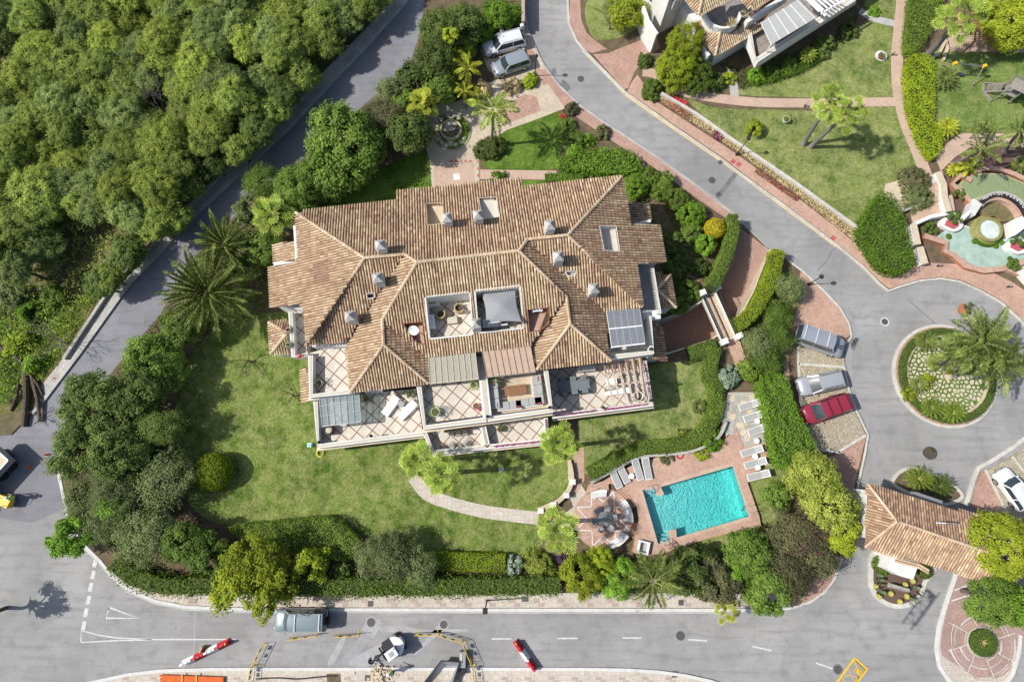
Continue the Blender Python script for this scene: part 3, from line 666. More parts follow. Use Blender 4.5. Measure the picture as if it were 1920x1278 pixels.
for x, y, m_ in ((1600, 645, 'iron'), (1604, 638, 'iron'), (1347, 364, 'iron'), (1316, 363, 'concrete'), (1351, 304, 'iron')):
    q = P(x, y, 0); MB().box((q.x, q.y, .0), (.5, .4, .03), .6).build('drain_cover', m_, kind='structure')
for x, y in ((695, 1131), (1277, 1129), (1265, 1264), (689, 1270)): q = P(x, y, .15); MB().box((q.x, q.y, .145 if y < 1200 else .12), (.48, .48, .03)).build('drain_cover', 'iron', kind='structure')

# ---- pool, deck, patio
DECK = [(1098, 926), (1104, 908), (1130, 902), (1160, 884), (1200, 866), (1240, 855), (1310, 848), (1362, 822), (1380, 800), (1395, 838), (1440, 828), (1448, 850), (1402, 905), (1424, 968), (1427, 985), (1330, 1008), (1240, 1038), (1200, 1042), (1186, 1034), (1194, 995), (1198, 972), (1194, 949), (1182, 929), (1162, 913), (1145, 906)]
MB().prism(PL(DECK, DECK_Z), -.02, DECK_Z, [pool_w]).build('pool_deck', 'paving_terracotta', kind='structure')
MB().prism(PL([(1349, 775), (1366, 735), (1420, 735), (1444, 790), (1447, 828), (1396, 838), (1381, 800), (1362, 818)], DECK_Z - .004), -.02, DECK_Z - .004).build('stone_terrace', 'stone', kind='structure')
for i, cell in enumerate(voronoi(PL([(1352, 778), (1368, 740), (1418, 740), (1440, 792), (1443, 822), (1398, 833), (1383, 800), (1364, 812)], DECK_Z), .62, 5, .03)):
    MB().prism([Vector((*c, 0)) for c in cell], DECK_Z - .02, DECK_Z + .012).build('flagstone', 'sandstone' if i % 3 == 0 else 'stone', bpy.data.objects['stone_terrace'])
pb = MB(); pw = [Vector(p) for p in pool_w]; pw = pw if area2(pw) > 0 else pw[::-1]; n = len(pw)
px0, px1 = min(p.x for p in pw), max(p.x for p in pw); pz = lambda p: -.35 - 1.0 * (p.x - px0) / (px1 - px0)
pb.poly3([Vector((p.x, p.y, pz(p))) for p in pw]); pb.add([(p.x, p.y, pz(p)) for p in pw] + [(p.x, p.y, DECK_Z - .006) for p in pw], [((i + 1) % n, i, i + n, (i + 1) % n + n) for i in range(n)])
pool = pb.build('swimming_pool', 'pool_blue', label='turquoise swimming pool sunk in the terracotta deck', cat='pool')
cw = sum(pw, Vector()) / n; ws = MB(); wl = [cw + (p - cw) * .998 for p in pw]; ws.sheet(wl, WATER_Z); av, tr = ear(wl); ws.add([(v.x, v.y, pz(v) + .02) for v in wl], [t[::-1] for t in tr]); ws.add([(v.x, v.y, pz(v) + .02) for v in wl] + [(v.x, v.y, WATER_Z) for v in wl], [(i, (i + 1) % n, (i + 1) % n + n, i + n) for i in range(n)]); ws.build('water', 'water', pool)
cop = strip_mb(PL(grow(POOL, 1.0), DECK_Z), .36, DECK_Z - .02, DECK_Z + .012, closed=True).build('coping', 'paving_salmon', pool)
for pts in ([(1201, 918), (1228.5, 912), (1233, 928), (1206, 934)], [(1231, 1021), (1258.6, 1014.4), (1254.7, 998), (1226, 1005)]):
    for k in range(3):
        a, b, c_, d = PL(pts, 0); f0, f1 = k / 3, (k + 1) / 3
        q = [a.lerp(d, f0), b.lerp(c_, f0), b.lerp(c_, f1 - .02), a.lerp(d, f1 - .02)]
        MB().prism(q, -.85, .22 - .22 * k).build('pool_step', 'mosaic', pool)
def rail(a, b, h=.75):
    a, b = P(*a, DECK_Z), P(*b, .1); pth = [a, a + Vector((0, 0, h * .8)), a.lerp(b, .3) + Vector((0, 0, h)), a.lerp(b, .75) + Vector((0, 0, h * .7)), b]
    return MB().tube([Vector(p) for p in spline([tuple(x) for x in pth], 4)], .022, 6)
for i, ((x0, y0), (x1, y1)) in enumerate((((1212, 912), (1217, 926)), ((1222, 909.5), (1227, 924)), ((1245, 1021), (1240, 1007)), ((1255, 1018), (1250, 1004)))):
    rail((x0, y0), (x1, y1)).build('handrail', 'steel', pool)
for a in (1388, 1408):
    pass
for k in range(3):
    q = P(1397.5, 950 + k * 3.5, WATER_Z); MB().box((q.x, q.y, .15 - k * .25), (.25, .12, .04)).build('ladder_step', 'steel', pool)
for i in (0, 1): rail((1411 + i * 4, 946 + i * 12), (1399 + i * 4, 949 + i * 12), .7).build('handrail', 'steel', pool)
# round patio with star inlay, three flights of curved steps
pc = P(1131, 972, .16)
MB().prism([pc + Vector((2.76 * math.cos(a), 2.76 * math.sin(a), 0)) for a in (2 * math.pi * i / 40 for i in range(40))], -.01, .16).build('patio', 'paving_terracotta', kind='structure')
pave('patio_paving', [(1068, 930), (1085, 900), (1100, 925), (1110, 935), (1085, 960), (1082, 990), (1092, 1010), (1050, 1000), (1055, 965), (1075, 950)], 'paving_cream', .157)
patio = bpy.data.objects['patio']
for k in range(8):
    a0 = math.radians(22 + 45 * k); q = lambda r, a: pc + Vector((r * math.cos(a), r * math.sin(a), .008))
    for s_ in (-1, 1): MB().beam(q(1.5, a0 + .392 * s_), q(2.66, a0), .09, .02).build('star_inlay', 'white', patio)
    strip_mb([q(2.0, a0 + .28), q(2.5, a0 + .39), q(2.0, a0 + .5)], .05, .15, .170).build('star_inlay', 'white', patio)
for nm, a0, a1 in (('curved_steps', 20, 62), ('curved_steps', -33, -7)):
    e = empty('curved_steps', pc + Vector((3.3, 0, 0))); tag(e, kind='structure')
    for k in range(3):
        r0 = 2.74 + .22 * k; A = [math.radians(a0 + (a1 - a0) * j / 8) for j in range(9)]
        MB().prism([pc + Vector((r0 * math.cos(a), r0 * math.sin(a), 0)) for a in A] + [pc + Vector((3.5 * math.cos(a), 3.5 * math.sin(a), 0)) for a in A[::-1]], .1, .245 + .085 * k + .002).build('step', 'paving_terracotta', e, world=True)
        MB().prism([pc + Vector((r0 * math.cos(a), r0 * math.sin(a), 0)) for a in A] + [pc + Vector(((r0 + .085) * math.cos(a), (r0 + .085) * math.sin(a), 0)) for a in A[::-1]], .1, .252 + .085 * k).build('step_edge', 'wood', e, world=True)
e = empty('garden_steps', P(1118, 912, .16)); tag(e, kind='structure')
for k in range(4): MB().prism(PL([(1108 + 5.2 * k, 906), (1140, 899), (1142, 921), (1112 + 5.2 * k, 923)], .5), .05, .19 + .085 * k).build('step', 'paving_terracotta' if k % 2 else 'wood', e, world=True)
# lawn path to the patio
strip_mb(PL(spline([(775, 893), (800, 925), (845, 943), (900, 957), (955, 965), (1010, 971)], 5), .17), 1.15, .1, .168).build('path', 'paving_cream', kind='structure')
pave('path', [(1078, 840), (1095, 838), (1096, 900), (1082, 925), (1068, 930), (1072, 890)], 'paving_terracotta', .166)
# ---- roundabout
RC = P(1772, 704, .12); RR_ = 5.05
def disc(r, z0, z1, n=48): return MB().prism([RC + Vector((r * math.cos(2 * math.pi * i / n), r * math.sin(2 * math.pi * i / n), 0)) for i in range(n)], z0, z1)
disc(RR_, -.02, .20).build('roundabout_kerb', 'kerb', kind='structure'); disc(RR_ - .26, .0, .215).build('roundabout_band', 'paving_red', kind='structure'); disc(RR_ - .48, .0, .24).build('roundabout_bed', 'soil', kind='structure')
MB().lathe([(3.95, .1), (3.95, .5), (3.72, .5), (3.72, .1)], 48, (RC.x, RC.y, 0)).build('planter_wall', 'sandstone', label='low round sandstone wall inside the roundabout hedge', cat='wall')
inner = disc(3.72, .0, .30); ib = inner.build('flagstone_bed', 'lawn_lush', kind='structure')
reg = [RC + Vector((3.6 * math.cos(2 * math.pi * i / 30), 3.6 * math.sin(2 * math.pi * i / 30), 0)) for i in range(30)]
for cell in voronoi(reg, .42, 3, .075):
    MB().prism([Vector((*c, 0)) for c in cell], .25, .325 + random.uniform(0, .02)).build('flagstone', 'flagstone', ib)
# ---- planters near the gate
def isle(px, m, z=.14, curve=5, k='kerb', kw_=.3):
    o = area('traffic_island', px, z, m, .18, curve)
    line('kerb', px, kw_, -.02, z + .06, k, curve, True, kind='structure'); return o
isle([(1677, 908), (1680, 892), (1692, 882), (1710, 877), (1740, 885), (1780, 905), (1805, 930), (1770, 945), (1720, 930)], 'soil')
isle([(1636, 1100), (1634, 1070), (1640, 1035), (1680, 1032), (1750, 1060), (1735, 1090), (1728, 1112), (1712, 1130), (1680, 1136), (1652, 1124)], 'mulch', kw_=.4)
area('pavement', [(1822, 945), (1838, 885), (1848, 882), (1885, 965), (1850, 972)], .15, 'paving_red', .16)
area('parking_bay', [(1852, 880), (1890, 860), (1990, 790), (1990, 1000), (1900, 985)], .145, 'cobbles', .16)
line('kerb', [(1812, 948), (1826, 900), (1836, 876), (1862, 862), (1900, 838), (1990, 770)], .35, -.02, .18, 'kerb', kind='structure'); line('kerb_band', [(1848, 880), (1900, 985)], .25, .05, .165, 'kerb', kind='structure'); line('kerb_band', [(1898, 855), (1925, 890)], .2, .05, .165, 'kerb', kind='structure')
# ---- brick rose garden plaza at the corner
PLZ = [(1795, 1072), (1772, 1140), (1762, 1175), (1757, 1215), (1763, 1250), (1780, 1275), (1810, 1300), (1850, 1306), (1880, 1290), (1900, 1262), (1912, 1220), (1914, 1190), (1990, 1190), (1990, 1072)]
MB().prism(PL(PLZ, .12), -.02, .12).build('pavement', 'paving_cream', kind='structure')
kerb(PLZ[:12], 'kerb_white', .3)
c0 = P(1840, 1203, .12)
MB().prism(PL([(1798, 1074), (1776, 1140), (1768, 1175), (1763, 1212), (1766, 1228), (1830, 1270), (1870, 1268), (1902, 1238), (1910, 1200), (1985, 1195), (1985, 1074)], .135), .1, .135).build('brick_plaza', 'paving_spiral', kind='structure')
bpz = bpy.data.objects['brick_plaza']
for k in range(8):
    a = math.radians(8 + 45 * k); strip_mb([c0 + Vector((1.15 * math.cos(a), 1.15 * math.sin(a), 0)), c0 + Vector((3.2 * math.cos(a + .1), 3.2 * math.sin(a + .1), 0))], .07, .12, .146).build('stone_band', 'kerb', bpz)
    for j in range(5):
        r = 1.5 + .38 * j; b0, b1 = a + .05, a + .78 - .05; aa = [b0 + (b1 - b0) * i / 4 for i in range(5)]
        rr = r + .08 * ((k * 7 + j * 3) % 4 - 1.5)
        strip_mb([c0 + Vector((rr * math.cos(t), rr * math.sin(t), 0)) for t in aa], .07 + .04 * ((j + k) % 3), .12, .142).build('brick_band', ('kerb', 'paving_red', 'terracotta_pale')[(j + 2 * k) % 3], bpz)
for yy in (1092, 1112): line('stone_band', [(1790 - (yy - 1092) * .3, yy + 14), (1826, yy)], .12, .12, .146, 'kerb_white', parent=bpz)
# ================================================================== BUILDINGS
def roof_slope(parent, plane, px, hdir, holes=(), mu=.5, seed=0, pitch=.24, row=.40, name='roof_slope', patch=None):  # mu: slope tone, painted paler towards the sun, darker and mossier away from it
    """one tiled slope: a thin deck, and real barrel tiles laid in columns down the fall line"""
    r = random.Random(seed); n = plane.n; h = Vector((hdir[0], hdir[1], 0)).normalized()
    d = Vector((h.x, h.y, -(n.x * h.x + n.y * h.y) / n.z)).normalized(); w = n.cross(d).normalized(); o = plane.at(*px[0])
    loop = [plane.at(*p) for p in px]; hl = [[plane.at(*p) for p in q] for q in holes]
    mb = MB(); mb.poly3([v - n * .03 for v in loop], [[v - n * .03 for v in q] for q in hl]); mb.poly3([v - n * .16 for v in loop], [[v - n * .16 for v in q] for q in hl])
    for l in [loop] + hl:
        m = len(l); mb.add([v - n * .16 for v in l] + [v - n * .03 for v in l], [(i, (i + 1) % m, (i + 1) % m + m, i + m) for i in range(m)])
    deck = mb.build(name, 'underlay', parent, world=True)
    ab = [((v - o).dot(w), (v - o).dot(d)) for v in loop]; hab = [[((v - o).dot(w), (v - o).dot(d)) for v in q] for q in hl]
    pab = [((v - o).dot(w), (v - o).dot(d)) for v in (plane.at(*p) for p in patch)] if patch else []
    a0, a1 = min(p[0] for p in ab), max(p[0] for p in ab); b0, b1 = min(p[1] for p in ab), max(p[1] for p in ab)
    t = MB(); t.tint = .5; prof = [(-.086, -.02), (-.06, .05), (0, .082), (.06, .05), (.086, -.02)]
    na = int((a1 - a0) / pitch) + 1; nb = int((b1 - b0) / row) + 1
    off = (b1 - b0) - (nb - 1) * row
    for i in range(na):
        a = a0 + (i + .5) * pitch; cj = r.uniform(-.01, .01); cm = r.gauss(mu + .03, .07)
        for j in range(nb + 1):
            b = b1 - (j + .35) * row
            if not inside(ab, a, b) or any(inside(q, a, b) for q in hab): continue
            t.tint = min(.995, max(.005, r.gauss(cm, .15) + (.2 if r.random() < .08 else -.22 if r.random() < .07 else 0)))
            if pab and inside(pab, a, b): t.tint = r.uniform(.16, .42)
            lo, up = b + row * .56, b - row * .5; sk = r.uniform(-.012, .012); vs = []
            for bb, lift, k in ((up, -.012, .94), (lo, .022, 1.04)):
                for x, z in prof: vs.append(o + w * (a + cj + x * k + (sk if bb == lo else 0)) + d * bb + n * (z * k + lift))
            t.add(vs, [(q, q + 1, q + 6, q + 5) for q in range(4)] + [(5, 6, 7, 8, 9)])
    t.build('roof_tiles', 'tile', deck, kind='stuff'); return deck
def ridge(parent, pts, seed=1, r0=.14, lift=.05, mu=.55):
    r = random.Random(seed); mb = MB(); mb.tint = .5
    for a, b in zip(pts, pts[1:]):
        d = b - a; L = d.length; k = max(1, int(L / .38)); d.normalize(); x = d.cross(Vector((0, 0, 1))).normalized(); y = x.cross(d)
        for i in range(k):
            p, q = a + d * (L * i / k), a + d * (L * (i + 1.08) / k); mb.tint = min(1, max(0, r.gauss(mu, .25))); vs = []
            for c, s in ((p, .93), (q, 1.08)):
                for an in (-20, 30, 90, 150, 200): vs.append(c + x * (math.cos(math.radians(an)) * r0 * s) + y * (math.sin(math.radians(an)) * r0 * s + lift))
            mb.add(vs, [(j, j + 1, j + 6, j + 5) for j in range(4)] + [(0, 1, 2, 3, 4), (9, 8, 7, 6, 5)])
    return mb.build('ridge_tiles', 'tile_ridge', parent, world=True, kind='stuff')
def floor_tiles(floor, quad, z, ang, pitch=1.0, gap=.09, m='floor_tile'):
    conv = shrink([(p[0], p[1]) for p in quad], .02); cx, cy = quad[0][0], quad[0][1]; c, s = math.cos(ang), math.sin(ang)
    R = int(30 / pitch)
    for i in range(-R, R):
        for j in range(-R, R):
            t = []
            for u, v in ((0, 0), (1, 0), (1, 1), (0, 1)):
                x, y = (i + u) * pitch + (gap / 2 if u == 0 else -gap / 2), (j + v) * pitch + (gap / 2 if v == 0 else -gap / 2)
                t.append((cx + x * c - y * s, cy + x * s + y * c))
            mx, my = sum(p[0] for p in t) / 4, sum(p[1] for p in t) / 4
            if min(math.hypot(mx - q[0], my - q[1]) for q in quad) > 16: continue
            q = clip(t, conv)
            if len(q) > 2 and abs(area2(q)) > .03: MB().prism([Vector((*p, 0)) for p in q], z - .02, z + .012).build('floor_tile', m, floor)
def parapet(parent, px, z, h=.9, w=.42, m='white', name='parapet', ledge=True):
    pts = PL(px, z + h); o = strip_mb(pts, w, z - .3, z + h).build(name, m, parent, world=True)
    if ledge: strip_mb(pts, w * .5, z + h - .01, z + h + .015).build('trough', 'stone' if ledge == 'stone' else 'fabric_beige', o)
    return o
def planter_flowers(parent_px, z, w=.22, seed=3):
    pts = PL(parent_px, z); return leaf_cloud_line(pts, w, .16, 160, .07, seed)
def window(parent, a, b, z0, z1, out):
    """glazed opening on a wall between plan points a,b (world xy); out = outward normal"""
    a, b = Vector((a[0], a[1], 0)), Vector((b[0], b[1], 0)); u = (b - a); L = u.length; u.normalize(); o = Vector((out[0], out[1], 0)).normalized()
    f = MB(); q = lambda s, z, k: a + u * s + o * k + Vector((0, 0, z))
    for s0, s1, y0, y1 in ((0, L, z0, z0 + .08), (0, L, z1 - .08, z1), (0, .07, z0, z1), (L - .07, L, z0, z1), (L / 2 - .035, L / 2 + .035, z0, z1)):
        vs = [q(s, z, k) for k in (.0, .07) for s, z in ((s0, y0), (s1, y0), (s1, y1), (s0, y1))]; f.add(vs, [(4, 5, 6, 7), (0, 4, 7, 3), (1, 2, 6, 5), (3, 7, 6, 2), (0, 1, 5, 4)])
    fr = f.build('window', 'white_paint', parent, world=True)
    for s0, s1 in ((.07, L / 2 - .035), (L / 2 + .035, L - .07)): MB().add([q(s0, z0 + .08, .03), q(s1, z0 + .08, .03), q(s1, z1 - .08, .03), q(s0, z1 - .08, .03)], [(0, 1, 2, 3)]).build('pane', 'glass_dark', fr)
HA = math.radians(6.6)                                             # the villa stands turned by this much
hx, hy = Vector((math.cos(HA), math.sin(HA), 0)), Vector((-math.sin(HA), math.cos(HA), 0))
villa = empty('villa', P(880, 600, 0), 0, 'large white villa with hipped clay-tile roofs and stepped tiled terraces', 'house')
Zn, Zs = 7.3, 6.7
pN = Plane(P(554.5, 398.5, Zn), P(1165, 332, Zn), P(876, 481, 10.2))
pW = Plane(P(504, 501, 6.4), P(508, 577, 6.4), pN.at(683.6, 483.7))
pSW = Plane(pN.at(683.6, 483.7), pN.at(758, 477), P(612, 642.6, Zs))
pMW = Plane(pN.at(759.4, 477), pN.at(782, 491.6), P(652, 685, 6.2))
pC = Plane(pN.at(782, 491.6), pN.at(972.9, 470.3), P(898, 657, Zs))
pFW = Plane(P(657, 735, 6.2), P(803, 718, 6.2), pMW.at(719.5, 646))
pFWe = Plane(pMW.at(716.8, 599.4), pMW.at(719.5, 646), P(803, 718, 6.2))
pFEe = Plane(pN.at(972.9, 470.3), pN.at(988.8, 449), P(1143, 660, 6.2))
pFEs = Plane(P(1007, 692, 6.2), P(1145, 675, 6.2), pFEe.at(1069, 607.4))
pFEw = Plane(pFEe.at(1062, 556.8), pFEe.at(1069, 607.4), P(1007, 692, 6.2))
pSE = Plane(pN.at(990, 450), pN.at(1064.7, 441), P(1170, 578, Zs - .2))
pE = Plane(P(1247, 491.6, 6.0), P(1236, 419.8, 6.0), pN.at(1064.7, 441))
WELL_A = [(798.6, 558), (879.7, 548.8), (886, 626), (806.6, 634)]; WELL_B = [(891.7, 546), (974, 536.9), (980.9, 614), (898, 623)]
WELL_C = [(756, 606), (792, 602), (796, 645), (779, 642)]; WELL_D = [(989, 577), (1029, 574), (1029, 606), (1012, 619), (993, 622)]
WELL_E = [(799, 382.5), (829, 381), (831, 420), (801, 422)]; WELL_F = [(898, 372), (930, 370), (937, 407), (905, 412)]; WELL_G = [(1124, 424.6), (1155, 424.6), (1162, 471), (1133, 469)]
WELL_H = [(688, 551), (702, 550), (701, 558), (689, 560)]; WELL_I = [(1060, 510), (1078, 509), (1078, 517), (1066, 518)]
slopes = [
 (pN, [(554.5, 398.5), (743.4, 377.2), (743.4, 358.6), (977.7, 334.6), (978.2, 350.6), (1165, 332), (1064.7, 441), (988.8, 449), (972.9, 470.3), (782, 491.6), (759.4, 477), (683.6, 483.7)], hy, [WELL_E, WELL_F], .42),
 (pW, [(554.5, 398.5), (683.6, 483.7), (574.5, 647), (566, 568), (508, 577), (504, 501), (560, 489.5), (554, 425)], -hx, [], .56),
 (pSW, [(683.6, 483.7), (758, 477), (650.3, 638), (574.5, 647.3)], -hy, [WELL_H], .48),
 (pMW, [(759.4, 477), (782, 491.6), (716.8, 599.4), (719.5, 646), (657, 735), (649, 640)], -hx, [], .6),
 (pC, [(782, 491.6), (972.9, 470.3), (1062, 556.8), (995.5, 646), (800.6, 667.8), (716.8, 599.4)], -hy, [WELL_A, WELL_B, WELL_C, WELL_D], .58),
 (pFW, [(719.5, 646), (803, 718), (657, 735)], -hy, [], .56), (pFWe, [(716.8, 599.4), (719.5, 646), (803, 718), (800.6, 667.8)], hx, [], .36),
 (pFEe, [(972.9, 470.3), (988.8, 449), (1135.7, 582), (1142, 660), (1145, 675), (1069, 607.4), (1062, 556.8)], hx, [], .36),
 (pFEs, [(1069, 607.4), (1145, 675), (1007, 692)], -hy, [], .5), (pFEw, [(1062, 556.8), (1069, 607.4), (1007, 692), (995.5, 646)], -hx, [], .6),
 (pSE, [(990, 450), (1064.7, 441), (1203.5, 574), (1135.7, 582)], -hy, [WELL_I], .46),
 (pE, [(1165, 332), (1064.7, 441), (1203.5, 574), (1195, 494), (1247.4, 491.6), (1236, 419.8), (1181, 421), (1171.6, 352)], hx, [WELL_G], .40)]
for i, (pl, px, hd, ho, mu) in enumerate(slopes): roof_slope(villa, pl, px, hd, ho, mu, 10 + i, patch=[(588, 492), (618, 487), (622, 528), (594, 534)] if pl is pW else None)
N_, MWa = pN.at, pMW.at
for i, (pl, pts) in enumerate(((pN, [(554.5, 398.5), (683.6, 483.7)]), (pN, [(683.6, 483.7), (759.4, 477), (782, 491.6), (972.9, 470.3), (988.8, 449), (1064.7, 441)]), (pN, [(1064.7, 441), (1165, 332)]),
     (pSW, [(683.6, 483.7), (574.5, 647.3)]), (pMW, [(782, 491.6), (716.8, 599.4), (719.5, 646)]), (pFW, [(719.5, 646), (657, 735)]), (pFW, [(719.5, 646), (803, 718)]),
     (pFEe, [(972.9, 470.3), (1062, 556.8), (1069, 607.4)]), (pFEs, [(1069, 607.4), (1007, 692)]), (pFEs, [(1069, 607.4), (1145, 675)]), (pSE, [(1064.7, 441), (1203.5, 574)]))): ridge(villa, [pl.at(*p) for p in pts], i)
def well(pl, px, drop, fm, parent=villa, wm='white', lip=.12):
    top = [pl.at(*p) for p in px]; z = min(p.z for p in top) - drop; n = len(top)
    fl = MB().prism(top, z - .15, z).build('roof_terrace_floor', fm, parent, world=True)
    w = MB(); ccw = top if area2(top) > 0 else top[::-1]
    big_ = shrink([(p.x, p.y) for p in ccw][::-1], -.01)
    for a, b in zip(ccw, ccw[1:] + ccw[:1]):
        d = (b - a); d.z = 0; d.normalize(); o = Vector((d.y, -d.x, 0)) * lip
        w.add([(a.x, a.y, z - .1), (b.x, b.y, z - .1), (b.x, b.y, b.z + .10), (a.x, a.y, a.z + .10), (a.x + o.x, a.y + o.y, a.z + .10), (b.x + o.x, b.y + o.y, b.z + .10), (b.x + o.x, b.y + o.y, z - .1), (a.x + o.x, a.y + o.y, z - .1)], [(0, 3, 2, 1), (3, 4, 5, 2), (4, 7, 6, 5), (0, 7, 4, 3), (1, 2, 5, 6)])
    w.build('well_wall', wm, parent, world=True); return fl, z, ccw
fA, zA, qA = well(pC, WELL_A, .9, 'floor_strip'); floor_tiles(fA, qA, zA, HA + math.pi / 4, 1.02)
fB, zB, qB = well(pC, WELL_B, .9, 'floor_strip'); floor_tiles(fB, qB, zB, HA + math.pi / 4, 1.02)
well(pC, WELL_C, .25, 'paving_terracotta', wm='terracotta', lip=.03); well(pC, WELL_D, .25, 'paving_terracotta', wm='terracotta', lip=.03)
well(pN, WELL_E, .35, 'sandstone', wm='cream', lip=.03); well(pN, WELL_F, .25, 'floor_tile', lip=.03); well(pE, WELL_G, .3, 'floor_tile', lip=.03); well(pSW, WELL_H, .2, 'glass_dark', lip=.05); well(pSE, WELL_I, .2, 'concrete', lip=.05)
def chimney(px, py, pl):
    z = 9.0
    for _ in range(4): p = P(px, py, z); z = pl.z(p.x, p.y) + 1.5
    b = z - 1.15; c = MB()
    c.box((p.x, p.y, b + .1), (.74, .74, 1.9), HA); c.box((p.x, p.y, b + .80), (.84, .84, .10), HA); c.box((p.x, p.y, b + 1.12), (.82, .82, .08), HA)
    o = c.build('chimney', 'kerb_white', villa, world=True)
    MB().box((p.x, p.y, b + .96), (.64, .64, .2), HA).build('smoke_vent', 'dark_metal', o)
    for k in range(4): a = HA + k * math.pi / 2 + .785; MB().box((p.x + .38 * math.cos(a), p.y + .38 * math.sin(a), b + .96), (.2, .2, .24), HA).build('vent_pier', 'white', o)
    MB().box((p.x, p.y, b + 1.36), (.82, .82, .42), HA, taper=.08).build('cap', 'concrete', o)
for x, y, pl in ((713, 459, pN), (708, 520, pSW), (656, 592, pSW), (838, 408, pN), (896, 403, pN), (1031, 422, pN), (1047, 480, pSE), (1114, 540, pSE), (892, 606, pC)): chimney(x, y, pl)
# ---- masses
mass = MB().prism(PL([(562, 408), (745, 386), (745, 368), (970, 343), (975, 358), (1158, 341), (1174, 422), (1230, 428), (1238, 484), (1192, 490), (1197, 565), (1133, 576), (1136, 664), (1014, 680), (1000, 640), (806, 662), (796, 708), (662, 726), (652, 648), (585, 650), (572, 582), (514, 570), (510, 508), (562, 496)], 5.9), .0, 5.9).build('wall', 'white', villa, world=True)
def block(px, z1, z0=0.0, m='white', name='wall'): return MB().prism(PL(px, z1), z0, z1).build(name, m, villa, world=True)
LT, UT = 2.6, 4.7
def terrace(px, z, base=0.0, tiles=True, fm='floor_strip'):
    block(grow(px, .985), z - .25, base)
    q = PL(px, z); fl = MB().prism(q, z - .245, z).build('terrace_floor', fm, villa, world=True)
    if tiles: floor_tiles(fl, q if area2(q) > 0 else q[::-1], z, HA + math.pi / 4)
    return fl
TLW = [(592, 746), (600, 832), (793, 808), (780, 728)]; terrace(TLW, LT)
TLM = [(800, 806), (815, 845), (1022, 823), (1018, 778)]; terrace(TLM, LT - .03)
TE = [(1024, 694), (1034, 776), (1220, 753), (1206, 672)]; terrace(TE, LT + .03)
TUM = [(786, 716), (797, 793), (905, 778), (897, 662), (804, 672)]; terrace([(786, 712), (797, 793), (908, 779), (898, 700)], UT)
terrace([(900, 700), (910, 779), (1032, 763), (1020, 684)], UT + .01, tiles=False, fm='sandstone')
terrace([(579, 662), (580, 738), (662, 730), (652, 640)], UT + .02); terrace([(545, 584), (568, 580), (577, 662), (552, 664)], UT + .03)
terrace([(1196, 496), (1220, 502), (1232, 586), (1202, 590)], UT - .04, tiles=False, fm='concrete'); terrace([(1140, 584), (1204, 588), (1216, 652), (1146, 660)], UT - .02, tiles=False, fm='floor_tile')
# parapets (top edge in plan)
parapet(villa, [(591, 748), (597, 836), (795, 812)], LT); parapet(villa, [(795, 808), (812, 848), (1024, 826)], LT - .03); parapet(villa, [(1023, 782), (1026, 828)], LT - .03, w=.36); parapet(villa, [(906, 800), (914, 838)], LT - .03, w=.5, ledge='stone')
parapet(villa, [(1036, 780), (1223, 757), (1208, 676)], LT + .03)
parapet(villa, [(785, 722), (796, 801), (912, 786)], UT); parapet(villa, [(914, 785.7), (1034, 769), (1023, 692)], UT + .01); parapet(villa, [(902, 668), (905, 700), (914, 784)], UT, w=.75, h=.98)
parapet(villa, [(582, 666), (583, 742), (660, 733)], UT + .02); parapet(villa, [(544, 584), (550, 668), (577, 664)], UT + .03, h=.8, w=.36)
parapet(villa, [(1222, 502), (1236, 588)], UT - .04, h=.85, w=.4); parapet(villa, [(1217, 592), (1223, 660), (1146, 669)], UT - .02); parapet(villa, [(1206, 590), (1238, 588)], UT - .1, h=.5, w=.9, ledge=False)
# cornice ledges under the upper parapets
for pts, z in (([(792, 808), (912, 792), (1036, 775)], UT - .15), ([(578, 748), (662, 738)], UT - .15), ([(1146, 674), (1225, 664)], UT - .2), ([(594, 842), (798, 817)], LT - .2), ([(810, 854), (1026, 831)], LT - .25), ([(1036, 786), (1226, 762)], LT - .2)): strip_mb(PL(pts, z), .30, z - .2, z).build('cornice', 'cream', villa, world=True)
# lower tiled roofs round the villa
def small_roof(pts, zs, hd, mu, seed, extra=None):
    pl = Plane(P(*pts[0], zs[0]), P(*pts[1], zs[1]), P(*pts[2], zs[2])); roof_slope(villa, pl, pts if extra is None else extra, hd, [], mu, seed); return pl
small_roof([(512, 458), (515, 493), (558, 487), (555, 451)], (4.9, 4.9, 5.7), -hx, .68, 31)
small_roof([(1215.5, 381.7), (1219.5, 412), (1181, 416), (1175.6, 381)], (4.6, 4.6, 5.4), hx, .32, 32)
block([(520, 462), (557, 456), (560, 484), (522, 489)], 4.8); block([(1178, 384), (1210, 386), (1213, 410), (1180, 412)], 4.5)
strip_mb(PL([(557, 427), (561, 489)], 6.3), .3, 4.8, 6.9).build('wall', 'white', villa, world=True); strip_mb(PL([(513, 495), (560, 488)], 5.2), .3, 4.2, 5.2).build('wall', 'white', villa, world=True)
strip_mb(PL([(1182, 420), (1220, 414)], 4.9), .25, 4.3, 4.95).build('roof_light', 'white', villa, world=True)
def turret(a, b, c, d, ap, ze, za, seed, west):
    """half-hipped roof against the wall: corners a,b (outer) c,d (at the wall), apex ap"""
    A, B, C, D, T = P(*a, ze), P(*b, ze), P(*c, ze), P(*d, ze), P(*ap, za)
    roof_slope(villa, Plane(A, B, T), [a, b, ap], -hx if west else hx, [], .6 if west else .38, seed); roof_slope(villa, Plane(A, D, T), [a, ap, d], hy, [], .45, seed + 1); roof_slope(villa, Plane(B, C, T), [b, c, ap], -hy, [], .55, seed + 2)  # sunward west tiles painted paler than the shaded east ones
    ridge(villa, [A, T], seed); ridge(villa, [T, B], seed + 5); block(grow([a, b, c, d], .86), ze - .05, 0)
